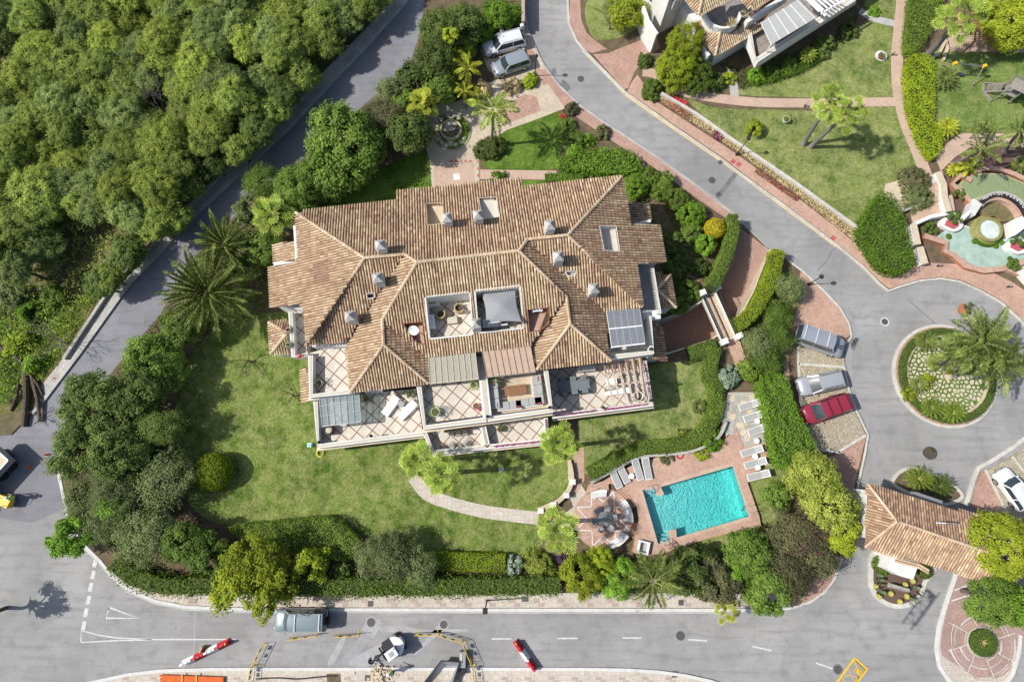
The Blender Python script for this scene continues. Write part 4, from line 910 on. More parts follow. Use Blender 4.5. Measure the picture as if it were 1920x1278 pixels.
turret((1257, 516), (1267, 575.5), (1238, 579), (1227.5, 512), (1231, 542), 3.6, 4.7, 40, False)
turret((504, 604), (508, 663), (543, 662), (536, 600), (538, 624), 3.4, 4.4, 50, True)
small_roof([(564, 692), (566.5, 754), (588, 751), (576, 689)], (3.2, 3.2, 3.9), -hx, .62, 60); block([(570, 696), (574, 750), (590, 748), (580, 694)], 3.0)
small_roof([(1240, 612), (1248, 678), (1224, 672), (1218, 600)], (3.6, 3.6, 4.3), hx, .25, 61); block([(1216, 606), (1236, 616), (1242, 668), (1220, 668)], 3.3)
# awnings, pergolas, glass roof: fixed to the villa
def ribbed(name, quad, z0, z1, m, n, rib, rm):
    a, b, c, d = quad; A, B, C, D = P(*a, z1), P(*b, z1), P(*c, z0), P(*d, z0); up = Vector((0, 0, .05))
    o = MB().add([A, B, C, D, A - up, B - up, C - up, D - up], [(0, 3, 2, 1), (4, 5, 6, 7), (3, 7, 6, 2), (0, 4, 7, 3), (1, 2, 6, 5), (0, 1, 5, 4)]).build(name, m, villa, world=True)
    for i in range(n + 1):
        f = i / n; MB().beam(A.lerp(B, f) + up * .6, D.lerp(C, f) + up * .6, rib, .05).build('rib', rm, o)
    MB().beam(D - up, C - up, .09, .12).build('front_beam', rm, o)
    for q in (D, C): MB().beam(q - up, Vector((q.x, q.y, LT)), .09).build('post', rm, o)
    return o
ribbed('awning', [(803, 670), (891, 659), (897, 710), (806, 719)], 6.3, 6.6, 'awning', 8, .05, 'fabric_beige')
ribbed('awning', [(903, 656), (994, 646), (1004, 697), (913, 707)], 6.3, 6.65, 'awning_brown', 8, .04, 'wood_grey')
gp = ribbed('pergola', [(1137, 583), (1199, 578), (1209, 644), (1147, 651)], 6.45, 6.5, 'glass_roof', 5, .06, 'white_paint')
A, B, C, D = P(1137, 583, 6.5), P(1199, 578, 6.5), P(1209, 644, 6.45), P(1147, 651, 6.45)
for i in range(34): f = (i + .5) / 34; MB().beam(A.lerp(D, f) + Vector((0, 0, .06)), B.lerp(C, f) + Vector((0, 0, .06)), .075, .03).build('slat', 'grey_metal', gp)
for f in (.5, 1.0): MB().beam(A.lerp(D, f) + Vector((0, 0, .1)), B.lerp(C, f) + Vector((0, 0, .1)), .1, .05).build('cross_bar', 'white_paint', gp)
gr = ribbed('glass_roof', [(598, 742), (673, 732), (677, 790), (604, 799)], 4.45, 4.75, 'glass_roof', 6, .05, 'grey_metal')
for k in (.33, .66):
    A, B, C, D = P(598, 742, 4.75), P(673, 732, 4.75), P(677, 790, 4.45), P(604, 799, 4.45); MB().beam(A.lerp(D, k) + Vector((0, 0, .04)), B.lerp(C, k) + Vector((0, 0, .04)), .04).build('glazing_bar', 'grey_metal', gr)
ww = empty('pergola_frame', P(1170, 720, LT)); ww.parent = villa; ww.matrix_parent_inverse = Matrix.Translation(villa.location).inverted()
def pbeam(a, b, z, w=.14, h=.16, m='wood_grey'): return MB().beam(P(*a, z), P(*b, z), w, h)
wmat = mat('pergola_wood', (.52, .42, .33), (.42, .33, .26), 5, .8, .2).name
pg2 = pbeam((1131, 702), (1204, 692), 4.55).build('pergola', wmat, villa, world=True)
pbeam((1136, 724), (1218, 713), 4.55).build('beam', wmat, pg2); pbeam((1132, 680), (1200, 672), 4.4).build('beam', wmat, pg2); pbeam((1200, 670), (1211, 748), 4.56, .16).build('beam', wmat, pg2); 
for i in range(6): f = i / 5; pbeam((1132 + 66 * f, 679 - 8 * f), (1150 + 58 * f, 752 - 8 * f), 4.70, .15, .12).build('rafter', wmat, pg2)
for i in range(12):
    f = i / 11; pbeam((1133 + 68 * f, 681 - 8 * f), (1136 + 68 * f, 700 - 8 * f), 4.78, .07, .04).build('slat', 'wood', pg2)
for q in ((1136, 726), (1216, 714), (1211, 748)): MB().beam(P(*q, 4.55), P(q[0] - 2, q[1] + 8, LT), .12).build('post', wmat, pg2)
bpy.data.objects.remove(ww)
# doors and windows on the terrace fronts
def wall_windows(a, b, z, zb, n, h, zt):
    A, B = P(*a, zt), P(*b, zt); u = (B - A); o = (u.y, -u.x)
    if o[1] > 0: o = (-o[0], -o[1])
    for i in range(n):
        c = A.lerp(B, (i + .5) / n); w_ = u.normalized() * .85; k = Vector((o[0], o[1], 0)).normalized() * .02
        window(villa, c - w_ + k, c + w_ + k, zb, zb + h, o)
wall_windows((806, 662), (1000, 640), 0, UT + .02, 4, 1.1, 5.9); wall_windows((662, 726), (796, 708), 0, LT + .05, 3, 2.1, 5.9); wall_windows((1014, 680), (1136, 664), 0, LT + .05, 3, 2.1, 5.9)
wall_windows((600, 832), (793, 808), 0, .3, 4, 1.8, LT - .25); wall_windows((1034, 776), (1220, 753), 0, .3, 4, 1.8, LT - .25)
# ================================================================== VEGETATION
def leaf_mesh(name, C, Nr, L, Wd, tint, axis=None, smooth=False):
    n = len(C); Nr = Nr / (np.linalg.norm(Nr, axis=1, keepdims=True) + 1e-9)
    t = rng.normal(size=(n, 3)) if axis is None else axis
    t = t - Nr * np.sum(t * Nr, axis=1, keepdims=True); t /= np.linalg.norm(t, axis=1, keepdims=True) + 1e-9
    b = np.cross(Nr, t); L = np.asarray(L).reshape(-1, 1); Wd = np.asarray(Wd).reshape(-1, 1)
    V = np.stack([C - t * L / 2, C + b * Wd / 2 + t * L * .08, C + t * L / 2, C - b * Wd / 2 + t * L * .08], axis=1).reshape(-1, 3).astype(np.float32)
    me = bpy.data.meshes.new(name); me.vertices.add(4 * n); me.vertices.foreach_set("co", V.ravel())
    me.loops.add(4 * n); me.loops.foreach_set("vertex_index", np.arange(4 * n, dtype=np.int32))
    me.polygons.add(n); me.polygons.foreach_set("loop_start", np.arange(0, 4 * n, 4, dtype=np.int32))
    me.update(calc_edges=True)
    a = me.attributes.new("tint", 'FLOAT', 'FACE'); a.data.foreach_set("value", np.clip(tint, 0, 1).astype(np.float32)); return me
def unit(n):
    v = rng.normal(size=(n, 3)); return v / np.linalg.norm(v, axis=1, keepdims=True)
KIND = {  # vertical half-axis, clumps per m2, clump radius, leaves per clump, leaf length, width, spread of shell
 'broad': (.72, 8.0, .46, 130, .21, .135, .42), 'dense': (.80, 9.0, .44, 130, .19, .125, .26), 'sparse': (.75, 5.5, .42, 90, .2, .13, .5),
 'pine': (.62, 22.0, .22, 52, .24, .06, .75), 'olive': (.70, 10.0, .36, 76, .18, .075, .45), 'shrub': (.75, 12.0, .26, 60, .15, .095, .32), 'conifer': (1.0, 11.0, .27, 66, .20, .07, .32)}
CROWNS = {}
def crown_mesh(kind, r):
    bk = min((.7, 1.1, 1.7, 2.5, 3.5), key=lambda b: abs(math.log(b / r))); var = random.randrange(2 if bk < 3 else 1) if kind != 'pine' else random.randrange(4)
    key = (kind, bk, var)
    if key not in CROWNS:
        kz, dens, cr, per, ll, lw, sh = KIND[kind]; cr *= min(1.2, .55 + bk * .25); n = max(8, int(dens * 4.2 * bk * bk * (.45 / cr) ** 1.0 * .55))
        d = unit(n * 2); d = d[d[:, 2] > -.55][:n]; n = len(d)
        lobes = unit(9); lw_ = rng.uniform(.6, 1.2, 9); bump = np.max(np.clip(d @ lobes.T, 0, 1) ** 3 * lw_, axis=1)
        rad = (1 - sh * rng.random(n) ** 1.6) * (.58 + .5 * bump)
        cc = d * (rad * bk)[:, None]; cc[:, 2] *= kz
        m = n * per; idx = np.repeat(np.arange(n), per); u = unit(m); rr = cr * (rng.uniform(.2, 1.6, m) if kind in ('pine', 'olive') else rng.uniform(.4, 1.15, m)) * np.repeat(rng.uniform(.7, 1.25, n), per)
        C = cc[idx] + u * rr[:, None] * np.array([1, 1, .8])
        Nr = u * .65 + d[idx] * .5 + np.array([0, 0, .6]) + rng.normal(size=(m, 3)) * .4
        tint = np.repeat(rng.uniform(.2, .85, n), per) + rng.normal(size=m) * .16
        ax = None
        if kind in ('pine', 'conifer'): ax = u + d[idx] * .6 + np.array([0, 0, .5]); Nr = u * .45 + d[idx] * .5 + np.array([0, 0, .8]) + rng.normal(size=(m, 3)) * .4
        CROWNS[key] = leaf_mesh('crown', C, Nr, ll * rng.uniform(.7, 1.3, m), lw * rng.uniform(.75, 1.25, m), tint, ax); CROWNS[key].materials.append(MATS['lf_green'])
    return CROWNS[key], bk, KIND[kind][0]
def setmat(o, m): o.material_slots[0].link = 'OBJECT'; o.material_slots[0].material = MATS[m]
TRUNKS = {}
def trunk_mesh(v, m='bark'):
    if (v, m) not in TRUNKS:
        r = random.Random(v); t = MB(); pts = [Vector((0, 0, 0)), Vector((r.uniform(-.04, .04), r.uniform(-.04, .04), .3)), Vector((r.uniform(-.06, .06), r.uniform(-.06, .06), .62)), Vector((0, 0, .9))]
        t.tube(pts, [.05, .038, .03, .012], 7)
        for k in range(7):
            a = 2 * math.pi * k / 7 + r.uniform(-.3, .3); z0 = r.uniform(.32, .62); q = Vector((math.cos(a), math.sin(a), 0)); L = r.uniform(.16, .3)
            t.tube([Vector((0, 0, z0)), q * L * .5 + Vector((0, 0, z0 + .12)), q * L + Vector((0, 0, z0 + .22))], [.02, .013, .005], 5)
        TRUNKS[(v, m)] = t.mesh('trunk', True); TRUNKS[(v, m)].materials.append(MATS[m])
    return TRUNKS[(v, m)]
def tree(px, py, rpx, kind, leaf, h, label, cat='tree', sy=1.0, group=None, name=None, lean=0, z0=.12):
    r = rpx * MPP(px, py, h * .7); me, bk, kz = crown_mesh(kind, r); k = r / bk
    zc = max(h - r * kz, r * kz * .45); c = P(px, py, zc + r * kz * .35)
    e = empty(name or ('shrub' if cat in ('shrub', 'bush') else 'pine_tree' if kind == 'pine' else 'tree'), (c.x, c.y, z0), random.uniform(0, 6.28), label, cat, group)
    o = link('crown', me, None, e); o.location = (0, 0, zc - z0); o.scale = (k, k * sy, k); setmat(o, leaf)
    t = link('trunk', trunk_mesh(random.randrange(4)), None, e); s = max(.5, h - z0) * .92; t.scale = (s * .9, s * .9, s); return e
def shrub(px, py, rpx, leaf, label, kind='shrub', h=None, cat='shrub', **k):
    r = rpx * MPP(px, py); return tree(px, py, rpx, kind, leaf, h or r * 1.35, label, cat, **k)
# ---- clipped hedges
def hedge_leaves(C, Nr, leaf, parent, size=.13, jit=.04):
    n = len(C); tint = rng.uniform(.15, .9, n) * .55 + .35 * np.sin(C[:, 0] * 1.7) * np.cos(C[:, 1] * 1.3) * .4 + .25
    me = leaf_mesh('foliage', C + rng.normal(size=(n, 3)) * (jit * (1 + 1.2 * np.sin(C[:, :1] * 2.3) * np.cos(C[:, 1:2] * 2.9 + C[:, :1]))), Nr + rng.normal(size=(n, 3)) * .55, size * rng.uniform(.7, 1.35, n), size * .6 * rng.uniform(.7, 1.3, n), tint)
    o = link('foliage', me, leaf, parent); o['kind'] = 'stuff'; return o
def hedge(px, w, h, leaf, label, curve=4, closed=False, size=.13, z=.12, dens=190, world=None):
    pts = PL(spline(px, curve, closed), h * .8) if world is None else world
    core = strip_mb(pts, w * .84, z - .05, h - .07, closed=closed).build('hedge', 'core', label=label, cat='hedge')
    P3 = [Vector(p) for p in pts] + ([Vector(pts[0])] if closed else []); seg = [(a, b, (b - a).length) for a, b in zip(P3, P3[1:])]; Cs, Ns = [], []
    for a, b, L in seg:
        d = (b - a).normalized(); nr = Vector((-d.y, d.x, 0)); n = int(L * (w + 2 * h) * dens)
        t = rng.random(n); s = rng.random(n) * (w + 2 * h); x = np.where(s < w, s - w / 2, np.where(s < w + h, w / 2, -w / 2)); zz = np.where(s < w, h, np.where(s < w + h, s - w, s - w - h))
        edge = np.clip((np.abs(x) - w / 2 + .15) / .15, 0, 1); zz = np.where(s < w, h - .10 * edge ** 2 + .05 * np.sin(t * L * 2 + a.x), np.maximum(zz, .12))
        base = np.array(a)[None, :2] + t[:, None] * np.array(b - a)[None, :2] + x[:, None] * np.array(nr)[None, :2]
        Cs.append(np.column_stack([base, zz + z * .3])); nn = np.zeros((n, 3)); nn[:, 2] = np.where(s < w, 1, .25); side = np.where(s < w, x / w, np.sign(x)); nn[:, :2] = side[:, None] * np.array(nr)[None, :2]; Ns.append(nn)
    hedge_leaves(np.concatenate(Cs), np.concatenate(Ns), leaf, core, size, .16 if size == .2 else .045); return core
def hedge_mass(px, h, leaf, label, curve=3, size=.14, dens=160, rough=.16, z=.12, name='hedge', cat='hedge'):
    loop = PL(spline(px, curve, True), h * .85); cen = sum(loop, Vector()) / len(loop)
    inner = [cen + (p - cen) * .93 for p in loop]
    core = MB().prism(inner, z - .05, h - rough * 1.6 - .06).build(name, 'core', label=label, cat=cat)
    xs = [p.x for p in loop]; ys = [p.y for p in loop]; A = abs(area2([tuple(p) for p in loop])) / 2; n = int(A * dens); Cs = []
    while len(Cs) < n:
        x, y = random.uniform(min(xs), max(xs)), random.uniform(min(ys), max(ys))
        if inside([tuple(p) for p in loop], x, y): Cs.append((x, y, h + rough * (math.sin(x * 2.1 + 1) * math.cos(y * 1.8) + .6 * math.sin(x * 4.7 + y * 3.1))))
    Ns = [(0, 0, 1)] * n
    for a, b in zip(loop, loop[1:] + loop[:1]):
        L = (b - a).length; m = int(L * h * dens); d = (b - a).normalized(); o = Vector((d.y, -d.x, 0)) if area2([tuple(p) for p in loop]) > 0 else Vector((-d.y, d.x, 0))
        for _ in range(m): t = random.random(); q = a + (b - a) * t + o * random.uniform(-.1, .12); Cs.append((q.x, q.y, z + random.random() ** .8 * h)); Ns.append((o.x, o.y, .3))
    hedge_leaves(np.array(Cs), np.array(Ns, dtype=float), leaf, core, size, .07); return core
BALLS = {}
def topiary(px, py, r, leaf, label, zc=None, sx=1, cat='shrub', name='topiary_ball', size=.10, group=None, zf=.85):
    zc = zc if zc is not None else r * .75; c = P(px, py, zc); e = empty(name, (c.x, c.y, .12), 0, label, cat, group)
    key = round(r, 1)
    if key not in BALLS:
        n = int(4 * math.pi * r * r * 260); u = unit(n); C = u * (r * rng.uniform(.93, 1.04, n))[:, None]; C[:, 2] *= zf
        BALLS[key] = leaf_mesh('foliage', C, u + rng.normal(size=(n, 3)) * .5, size * rng.uniform(.7, 1.3, n), size * .6 * rng.uniform(.7, 1.3, n), rng.uniform(.1, .95, n)); BALLS[key].materials.append(MATS['lf_green'])
    o = link('foliage', BALLS[key], None, e); o.location = (0, 0, zc - .12); o.scale = (sx * r / key, r / key, r / key); setmat(o, leaf)
    MB().ball((0, 0, zc - .12), (r * .92 * sx, r * .92, r * .92 * zf), 14, 8).build('core', 'core', e); MB().tube([(0, 0, -.1), (0, 0, zc - .12)], .06, 6).build('stem', 'bark', e); return e
def leaf_cloud_line(pts, w, h, per_m, size, seed, name=None, leaf='lf_flower', parent=None, label=None, cat=None, z=0.0):
    Cs = []
    for a, b in zip(pts, pts[1:]):
        L = (b - a).length; n = int(L * per_m); t = rng.random(n); d = (b - a).normalized(); nr = np.array((-d.y, d.x, 0)); q = np.array(a)[None] + t[:, None] * np.array(b - a)[None] + ((rng.random(n) - .5) * w)[:, None] * nr; q[:, 2] += z + rng.random(n) * h; Cs.append(q)
    C = np.concatenate(Cs); n = len(C); me = leaf_mesh('flowers', C, np.array([0, 0, 1.]) + rng.normal(size=(n, 3)) * .6, size * rng.uniform(.7, 1.4, n), size * .7 * rng.uniform(.7, 1.4, n), rng.random(n))
    o = link(name or 'flowers', me, leaf, parent, world=parent is not None and parent.type == 'EMPTY')
    if label: tag(o, label, cat)
    return o
def ground_cover(name, px, n, h, size, leaf, z=.14, aspect=.4, upright=.3):
    loop = [tuple(p) for p in PL(px, z)]; xs = [p[0] for p in loop]; ys = [p[1] for p in loop]; C = []
    while len(C) < n:
        x, y = random.uniform(min(xs), max(xs)), random.uniform(min(ys), max(ys))
        if inside(loop, x, y): C.append((x, y, z + random.random() ** 1.5 * h * (.5 + .5 * math.sin(x * 1.3) * math.cos(y * 1.1))))
    n = len(C); me = leaf_mesh(name, np.array(C), np.array([0, 0, 1.]) + rng.normal(size=(n, 3)) * .8, size * rng.uniform(.6, 1.5, n), size * aspect * rng.uniform(.7, 1.3, n), rng.random(n)); o = link(name, me, leaf); o['kind'] = 'stuff'; return o
# ---- palms
FR = {}
def feather(L, elev, droop, wide, n=26, thick=.045):
    key = ('f', L, elev, droop, wide, n)
    if key in FR: return FR[key]
    C, Nn, Le, Wi, ax, T = [], [], [], [], [], []; p = Vector((.12, 0, 0)); S = 24; step = L / S; pts = [p.copy()]
    for i in range(S): e = math.radians(elev - droop * ((i / S) ** 1.4)); p = p + Vector((math.cos(e), 0, math.sin(e))) * step; pts.append(p.copy())
    for i in range(n):
        s = .12 + .88 * (i + .5) / n; f = s * S; k = min(S - 1, int(f)); q = pts[k].lerp(pts[k + 1], f - k); tg = (pts[k + 1] - pts[k]).normalized(); ll = L * wide * (math.sin(math.pi * min(1, .15 + s * .86)) ** .7) * random.uniform(.85, 1.1)
        for sd in (-1, 1):
            a = (tg * (.55 + .5 * s) + Vector((0, sd * 1, 0)) + Vector((0, 0, .28 - .5 * random.random()))).normalized(); C.append(q + a * ll * .5); ax.append(a); nn = a.cross(tg) * sd; Nn.append(nn + Vector((0, 0, .6))); Le.append(ll); Wi.append(thick * (1.3 if s < .8 else 1)); T.append(random.uniform(.15, .9))
    for i in range(0, S, 2): C.append((pts[i] + pts[i + 2]) / 2 if i + 2 <= S else pts[i]); ax.append(pts[min(S, i + 2)] - pts[i]); Nn.append(Vector((0, 0, 1))); Le.append(step * 2.3); Wi.append(.07 * (1 - i / S) + .015); T.append(.95)
    me = leaf_mesh('frond', np.array([tuple(c) for c in C]), np.array([tuple(c) for c in Nn]), np.array(Le), np.array(Wi), np.array(T), np.array([tuple(c) for c in ax])); me.materials.append(MATS['lf_palm']); FR[key] = me; return me
def fan(L, elev, droop, seed=0):
    key = ('n', L, elev, droop, seed)
    if key in FR: return FR[key]
    e = math.radians(elev); d = Vector((math.cos(e), 0, math.sin(e))); C, Nn, Le, Wi, ax, T = [], [], [], [], [], []; tip = Vector((.1, 0, 0)) + d * L * .6; pet = d
    e2 = e - math.radians(38 if elev > 20 else 15); d = Vector((math.cos(e2), 0, math.sin(e2)))
    up = Vector((-math.sin(e2), 0, math.cos(e2)))
    for k in range(5): C.append(Vector((.1, 0, 0)) + pet * L * .6 * (k + .5) / 5); ax.append(pet); Nn.append(up); Le.append(L * .14); Wi.append(.05); T.append(.8)
    n = 17
    for k in range(n):
        a = math.radians(-125 + 250 * k / (n - 1)); l = L * .33 * (1 - .2 * abs(a) / 1.8) * random.uniform(.9, 1.08); q = (d * math.cos(a) + Vector((0, 1, 0)) * math.sin(a)).normalized()
        q2 = (q - Vector((0, 0, 1)) * (.12 + droop)).normalized(); C.append(tip + q * l * .3); ax.append(q); Nn.append(up + Vector((0, .25 * (-1) ** k, 0))); Le.append(l * .8); Wi.append(l * .30); T.append(random.uniform(.05, .45))
        C.append(tip + q * l * .58 + q2 * l * .2); ax.append(q2); Nn.append(up); Le.append(l * .7); Wi.append(l * .12); T.append(random.uniform(.65, 1))
    me = leaf_mesh('frond', np.array([tuple(c) for c in C]), np.array([tuple(c) for c in Nn]), np.array(Le), np.array(Wi), np.array(T), np.array([tuple(c) for c in ax])); me.materials.append(MATS['lf_palm_fan']); FR[key] = me; return me
def palm(px, py, h, L, n, kind, leaf, label, base=None, tr=.2, name='palm_tree', cat='palm', wide=.2, lo=-40, hi=88, group=None, skirt=False, z0=.12, thick=.05):
    c = P(px, py, h); b = P(*base, 0) if base else Vector((c.x, c.y, 0)); b.z = z0
    n = int(n * .76) if kind == 'fan' else n; e = empty(name, b, 0, label, cat, group); top = Vector((c.x - b.x, c.y - b.y, h - z0))
    pts = [top * (i / 6) + Vector((0, 0, 0)) for i in range(7)]
    for i in range(1, 6): pts[i] = pts[i] + Vector((top.x, top.y, 0)) * (.06 * math.sin(i / 6 * math.pi))
    MB().tube(pts, [tr * 1.35, tr * 1.08, tr, tr * .95, tr * .92, tr * .95, tr * 1.1], 10).build('trunk', 'palm_bark', e, smooth=True)
    if skirt: MB().lathe([(tr * .9, -1.0), (tr * 2.1, -.8), (tr * 2.6, -.3), (tr * 1.3, .05)], 12, top).build('dead_leaf_skirt', 'wicker', e)
    for i in range(n):
        f = (i + .5) / n; el = lo + (hi - lo) * f; el = 10 * round(el / 10)
        if kind == 'feather': me = feather(L, el, 60 if el > 20 else 40, wide, 62 if L > 3.3 else 40 if L > 2 else 24, thick * 1.5)
        else: me = fan(L, el, .35 if el < 20 else .12, i % 3)
        o = link('frond', me, None, e); o.location = top; o.rotation_euler = (random.uniform(-.15, .15), random.uniform(-.06, .06), i * 2.39996 + random.uniform(-.15, .15)); s = random.uniform(.75, 1.15); o.scale = (s, s, s); setmat(o, leaf)
    return e
CYC = {}
def cycad(px, py, L, leaf, label, h=.5, n=44, cat='cycad', name='cycad', z0=.15, lo=-12, hi=65, heart=False, thick=.055):
    c = P(px, py, h); e = empty(name, (c.x, c.y, z0), random.uniform(0, 6), label, cat)
    key = (L, n, lo, hi)
    if key not in CYC:
        V = []; T = []
        for i in range(n):
            f = (i + .5) / n; me = feather(L, 5 * round((lo + (hi - lo) * f) / 5), 38, .17, 20, thick); k = len(me.vertices); a = np.zeros(k * 3, dtype=np.float32); me.vertices.foreach_get('co', a); a = a.reshape(-1, 3)
            t = np.zeros(len(me.polygons), dtype=np.float32); me.attributes['tint'].data.foreach_get('value', t); th = i * 2.39996; R_ = np.array([[math.cos(th), -math.sin(th), 0], [math.sin(th), math.cos(th), 0], [0, 0, 1]]); V.append(a @ R_.T * random.uniform(.88, 1.08)); T.append(t)
        V = np.concatenate(V).astype(np.float32); n4 = len(V); me = bpy.data.meshes.new('crown'); me.vertices.add(n4); me.vertices.foreach_set('co', V.ravel()); me.loops.add(n4); me.loops.foreach_set('vertex_index', np.arange(n4, dtype=np.int32)); me.polygons.add(n4 // 4); me.polygons.foreach_set('loop_start', np.arange(0, n4, 4, dtype=np.int32)); me.update(calc_edges=True)
        me.attributes.new('tint', 'FLOAT', 'FACE').data.foreach_set('value', np.concatenate(T)); me.materials.append(MATS['lf_cycad']); CYC[key] = me
    o = link('crown', CYC[key], None, e); o.location = (0, 0, h - z0); setmat(o, leaf); MB().lathe([(0, -.1), (.16, -.05), (.2, h * .5), (.12, h - z0), (0, h - z0 + .04)], 10).build('trunk', 'palm_bark', e)
    if heart: MB().ball((0, 0, h - z0 + .06), (.14, .14, .1)).build('cone', 'wicker', e)
    return e
def bare_tree(px, py, h, r, label, m='dead_wood', seed=1, levels=4, base=None, cat='tree', name='bare_tree', th=.06):
    rr = random.Random(seed); c = P(px, py, h * .5) if base is None else P(*base, 0); e = empty(name, (c.x, c.y, .12), 0, label, cat); t = MB(); b = MB()
    def grow_(p, d, L, rad, lv, mb):
        q = p + d * L * .5 + Vector((rr.uniform(-.1, .1), rr.uniform(-.1, .1), 0)) * L; q2 = p + d * L; mb.tube([p, q, q2], [rad, rad * .8, rad * .55], 5, False)
        if lv == 0: return
        for _ in range(rr.choice((2, 3, 3))):
            nd = (d + Vector((rr.uniform(-1, 1), rr.uniform(-1, 1), rr.uniform(-.35, .6))) * .75).normalized(); grow_(p + d * L * rr.uniform(.55, 1), nd, L * rr.uniform(.6, .85), rad * .55, lv - 1, b)
    for k in range(5): a = k * 1.3 + rr.random(); grow_(Vector((0, 0, h * .15)), Vector((math.cos(a) * r / h, math.sin(a) * r / h, .7)).normalized(), h * .38, th * .7, levels, b)
    t.tube([(0, 0, 0), (0, 0, h * .25)], [th * 1.6, th], 7); t.build('trunk', m, e, smooth=True); b.build('branches', m, e, smooth=True); return e

# ================================================================== THE WOOD upper left
ORD = ['first', 'second', 'third', 'fourth', 'fifth', 'sixth', 'seventh', 'eighth', 'ninth', 'tenth', 'eleventh', 'twelfth', 'thirteenth', 'fourteenth', 'fifteenth', 'sixteenth', 'seventeenth', 'eighteenth', 'nineteenth', 'twentieth', 'twenty-first']
ROWN = ['row beside the grey pavement', 'second row from the pavement', 'third row from the pavement', 'fourth row from the pavement', 'fifth row from the pavement', 'sixth row from the pavement', 'seventh row from the pavement', 'eighth row from the pavement', 'ninth row from the pavement', 'tenth row from the pavement', 'eleventh row from the pavement', 'row at the top left corner']
ux, uy = -.679, .733; nx, ny = -.733, -.679; rf = random.Random(11)
for k in range(12):
    cnt = 0
    for i in range(-2, 21):
        s = i * 52 + (k % 2) * 26 + rf.uniform(-16, 16); d = 42 + k * 50 + rf.uniform(-12, 12); x, y = 738 + ux * s + nx * d, 2 + uy * s + ny * d
        if not (-45 < x < 790 and -45 < y < 640): continue
        if (y > 505 and x < 175) or (80 < x < 185 and 395 < y < 505) or (math.hypot(x - 300, y - 190) < 34) or math.hypot(x - 95, y - 55) < 32: continue
        leaf = ['lf_pine', 'lf_pine_yellow', 'lf_pine', 'lf_pine_grey'][rf.randrange(4)] if k > 0 else ['lf_pine', 'lf_pine', 'lf_dark', 'lf_pine_grey'][rf.randrange(4)]
        col = {'lf_pine': 'dark olive', 'lf_pine_yellow': 'yellow-green', 'lf_pine_grey': 'grey-green', 'lf_dark': 'deep green'}[leaf]
        tree(x, y, rf.uniform(30, 40) if k == 0 else rf.uniform(32, 56), 'pine', leaf, rf.uniform(3.4, 4.4) if k == 0 else rf.uniform(3.8, 5.6), f'{col} pine, {ORD[cnt]} from the top in the woodland {ROWN[k]}', 'pine tree', group='pines of the roadside wood', sy=rf.uniform(.8, 1.1)); cnt += 1
ground_cover('undergrowth', [(740, -30), (660, 70), (508, 225), (427, 300), (336, 388), (212, 518), (118, 660), (40, 730), (-60, 760), (-60, -40)], 46000, 2.4, .26, 'lf_pine_yellow', .12)
ground_cover('woodland_canopy', [(-420, -330), (800, -330), (770, -62), (-62, -62), (-62, 560), (-420, 640)], 30000, 5.5, .55, 'lf_pine', .2)
ground_cover('undergrowth', [(150, 560), (205, 520), (112, 672), (50, 742), (-30, 770), (-30, 560)], 9000, .5, .22, 'lf_bright', .14)
bare_tree(92, 55, 5, 2.8, 'bare grey dead tree in a gap near the top left of the wood', seed=3, levels=5); bare_tree(300, 190, 5.5, 2.8, 'bare grey dead tree in the gap at the middle of the wood', seed=5, levels=5); bare_tree(140, 640, 4.2, 1.8, 'leafless grey sapling leaning over the pavement edge', seed=8, base=(128, 644), levels=3)
for i, (x, y, r_, lf, lb) in enumerate(((55, 590, 30, 'lf_bright', 'bright green bush in the clearing left of the pavement'), (95, 560, 28, 'lf_green', 'mid green bush at the upper end of the clearing'), (30, 640, 26, 'lf_hedge_yellow', 'yellowish bush at the left edge of the clearing'), (20, 560, 36, 'lf_olive', 'olive bush at the left edge above the clearing'), (60, 680, 22, 'lf_bright', 'small bright bush beside the fallen trunk'))): shrub(x, y, r_, lf, lb, kind='sparse', h=1.6)
for x, y, lb in ((140, 415, 'spiky yucca rosette at the top of the woodland clearing'), (120, 420, 'spiky yucca rosette left of the topmost one in the clearing'), (75, 465, 'spiky yucca rosette on the left slope of the clearing'), (95, 495, 'spiky yucca rosette lowest in the clearing')): cycad(x, y, .95, 'lf_palm', lb, 1.6, 26, 'yucca', 'yucca_plant', lo=-20, hi=80)
# felled trunks by the lower-left corner
for i, (a, b, r_) in enumerate((((0, 650), (55, 690), .22), ((48, 690), (45, 800), .3), ((60, 705), (75, 790), .2), ((35, 720), (20, 770), .16), ((55, 700), (80, 740), .12))): MB().tube([P(*a, .6 if i == 0 else .35), P((a[0] + b[0]) / 2 + 3, (a[1] + b[1]) / 2, .45), P(*b, .25)], [r_, r_ * .95, r_ * .8], 9).build('felled_trunk', 'bark', label=['long felled trunk slanting in from the left edge by the clearing', 'thick felled trunk lying downhill from the stump', 'felled trunk lying beside the thickest one', 'short felled trunk on the left of the pile', 'thin felled branch beside the pavement end'][i], cat='log')
bare_tree(70, 780, 1.2, 2.2, 'heap of dark brushwood beside the tipper truck', 'bark', 4, 4, name='brushwood_heap', cat='brushwood'); bare_tree(30, 745, 1.2, 2.0, 'dark cut brushwood left of the felled trunks', 'bark', 6, 4, name='brushwood_heap', cat='brushwood')

